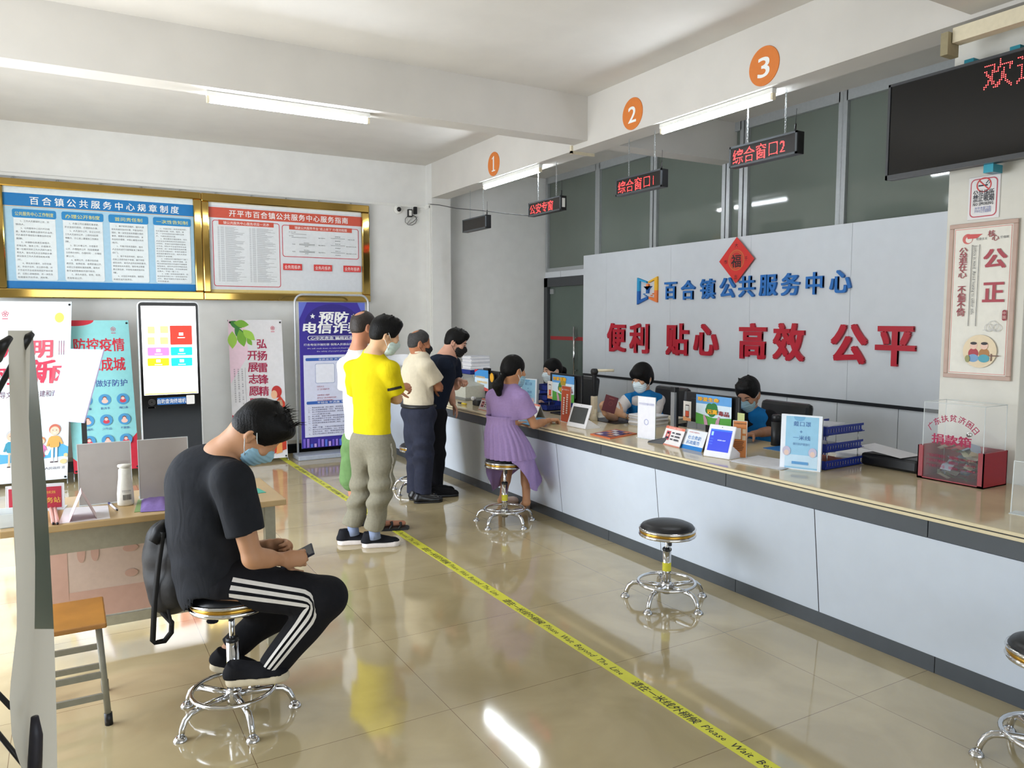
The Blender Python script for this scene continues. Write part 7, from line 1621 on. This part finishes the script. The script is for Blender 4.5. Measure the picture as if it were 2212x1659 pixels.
def vest(root, J, shr=.062, lap=True):
    F = Flesh(.006); F.rc(J['pelvis'], J['chest'], .158, .162, .06, (bf, .72)); F.rc(J['chest'], J['neck'] - UPV * .02, .142, .082, .06, (bf, .78)); F.chain([J['sa'] * .86 + J['neck'] * .14, J['neck'] - UPV * .03, J['sb'] * .86 + J['neck'] * .14], [shr, .074, shr], .05)
    F.rc(J['neck'] + bf * .12 + UPV * .03, J['chest'] + bf * .14 - UPV * .03, .045, .012, .02, None, None, True); F.folds.append(wrinkle(.003, 40))
    o = wpart('vest', F.add_to(MB(), vb), root, 'bright blue vest')
    if lap:
        for s in (-1, 1):
            a = F.surf(J['chest'] + UPV * .10, bf * .75 + side * s * .62); c = F.surf(J['chest'] - UPV * .01, bf * .92 + side * s * .36); e = F.surf(J['chest'] + UPV * .03, bf * .70 + side * s * .70); off = bf * .006
            b = MB(); vs = [q + off * k for k in (0, 1) for q in (a, c, e)]; b.add(vs, [[0, 1, 2], [3, 5, 4], [0, 3, 4, 1], [1, 4, 5, 2], [2, 5, 3, 0]], vb); wpart('lapel', b, root, 'turned back lapel', up=o)
vest(root, J); trousers(root, J, bf, tn, 'dark trousers', None)
wpart('bracelet', MB().tube([J['wb'] + (J['eb'] - J['wb']) * .10 + (UPV * math.cos(a) + FH * math.sin(a)) * .028 for a in [i * math.pi / 8 for i in range(16)]], .003, M_chrome, 6, closed=True), root, 'silver bracelet')
pc = D(1318, 873, d - .335); e1_ = (_R * .95 - UPV * .30 + FH * .1).normalized(); e2_ = (UPV * .93 + _R * .30 + FH * .15); e2_ = (e2_ - e1_ * e2_.dot(e1_)).normalized(); M = Matrix((e1_, e2_, e1_.cross(e2_))).transposed().to_4x4(); M.translation = pc
t = thing('passport', 'dark red passport held up by the person in blue vest', 'passport', tuple(pc)); wpart('cover', MB().box((0, 0, 0), (.115, .14, .005), mat('maroon_cover', (92, 26, 36), .5), M, .002), t); b = MB(); sh = Sheet(b, M @ V(-.0575, -.07, .0027), e1_, e2_); sh.ring(.06, .075, .016, .018, C(140, 70, 60), 18); sh.rect(.035, .115, .045, .006, C(140, 70, 60)); wpart('stamped_mark', b, t)
# blue vest over dark sleeves, behind the monitor
d = 5.72; bf = (-_R * .50 - FH * .72).normalized(); side = bf.cross(UPV)
hc = D(1616, 850, d); root = person('person in blue vest with dark sleeves behind the monitor', (hc.x + .06, hc.y, 0))
nk = hc - UPV * .15 - bf * .04; ch = nk - UPV * .16 - bf * .03
J = J_(neck=nk, chest=ch, sa=D(1588, 902, d - .02), sb=D(1660, 905, d + .03), pelvis=V(4.74, ch.y + .03, .56), ea=D(1560, 950, d - .1), wa=D(1568, 955, d - .3), eb=D(1668, 955, d - .02), wb=D(1625, 950, d - .22))
seated_lower(J, V(4.74, ch.y + .03, .56)); H = Head(hc, -_R * .52 - FH * .60 - UPV * .42, UPV - _R * .18 - FH * .22, 1.0); sk = skin('tan2', (172, 124, 94))
for q in 'ab':
    J['w' + q].z = ZT + .055; J['e' + q].z = max(J['e' + q].z, ZT + .05)
F = Flesh(.006); limbs(F, J, bf, .9); neck(F, H, J, .05); H.skull(F)
for q, s in (('a', 1), ('b', -1)): hand(F, J['w' + q], bf * .8 - side * s * .3, -UPV, -s, .4, .9)
wpart('body', F.add_to(MB(), sk), root); H.hair(root, M_hair, 'short'); H.mask(root, mat('mask_grey_blue', (150, 182, 190), .7)); H.face_parts(root)
shirt(root, J, bf, cloth('black_under', (24, 24, 27)), 'black shirt', rw=.155, rh=.15, flat=.68, sl=.92, slr=.062, shr=.062); vest(root, J, .063, False); trousers(root, J, bf, tn, 'dark trousers', None)
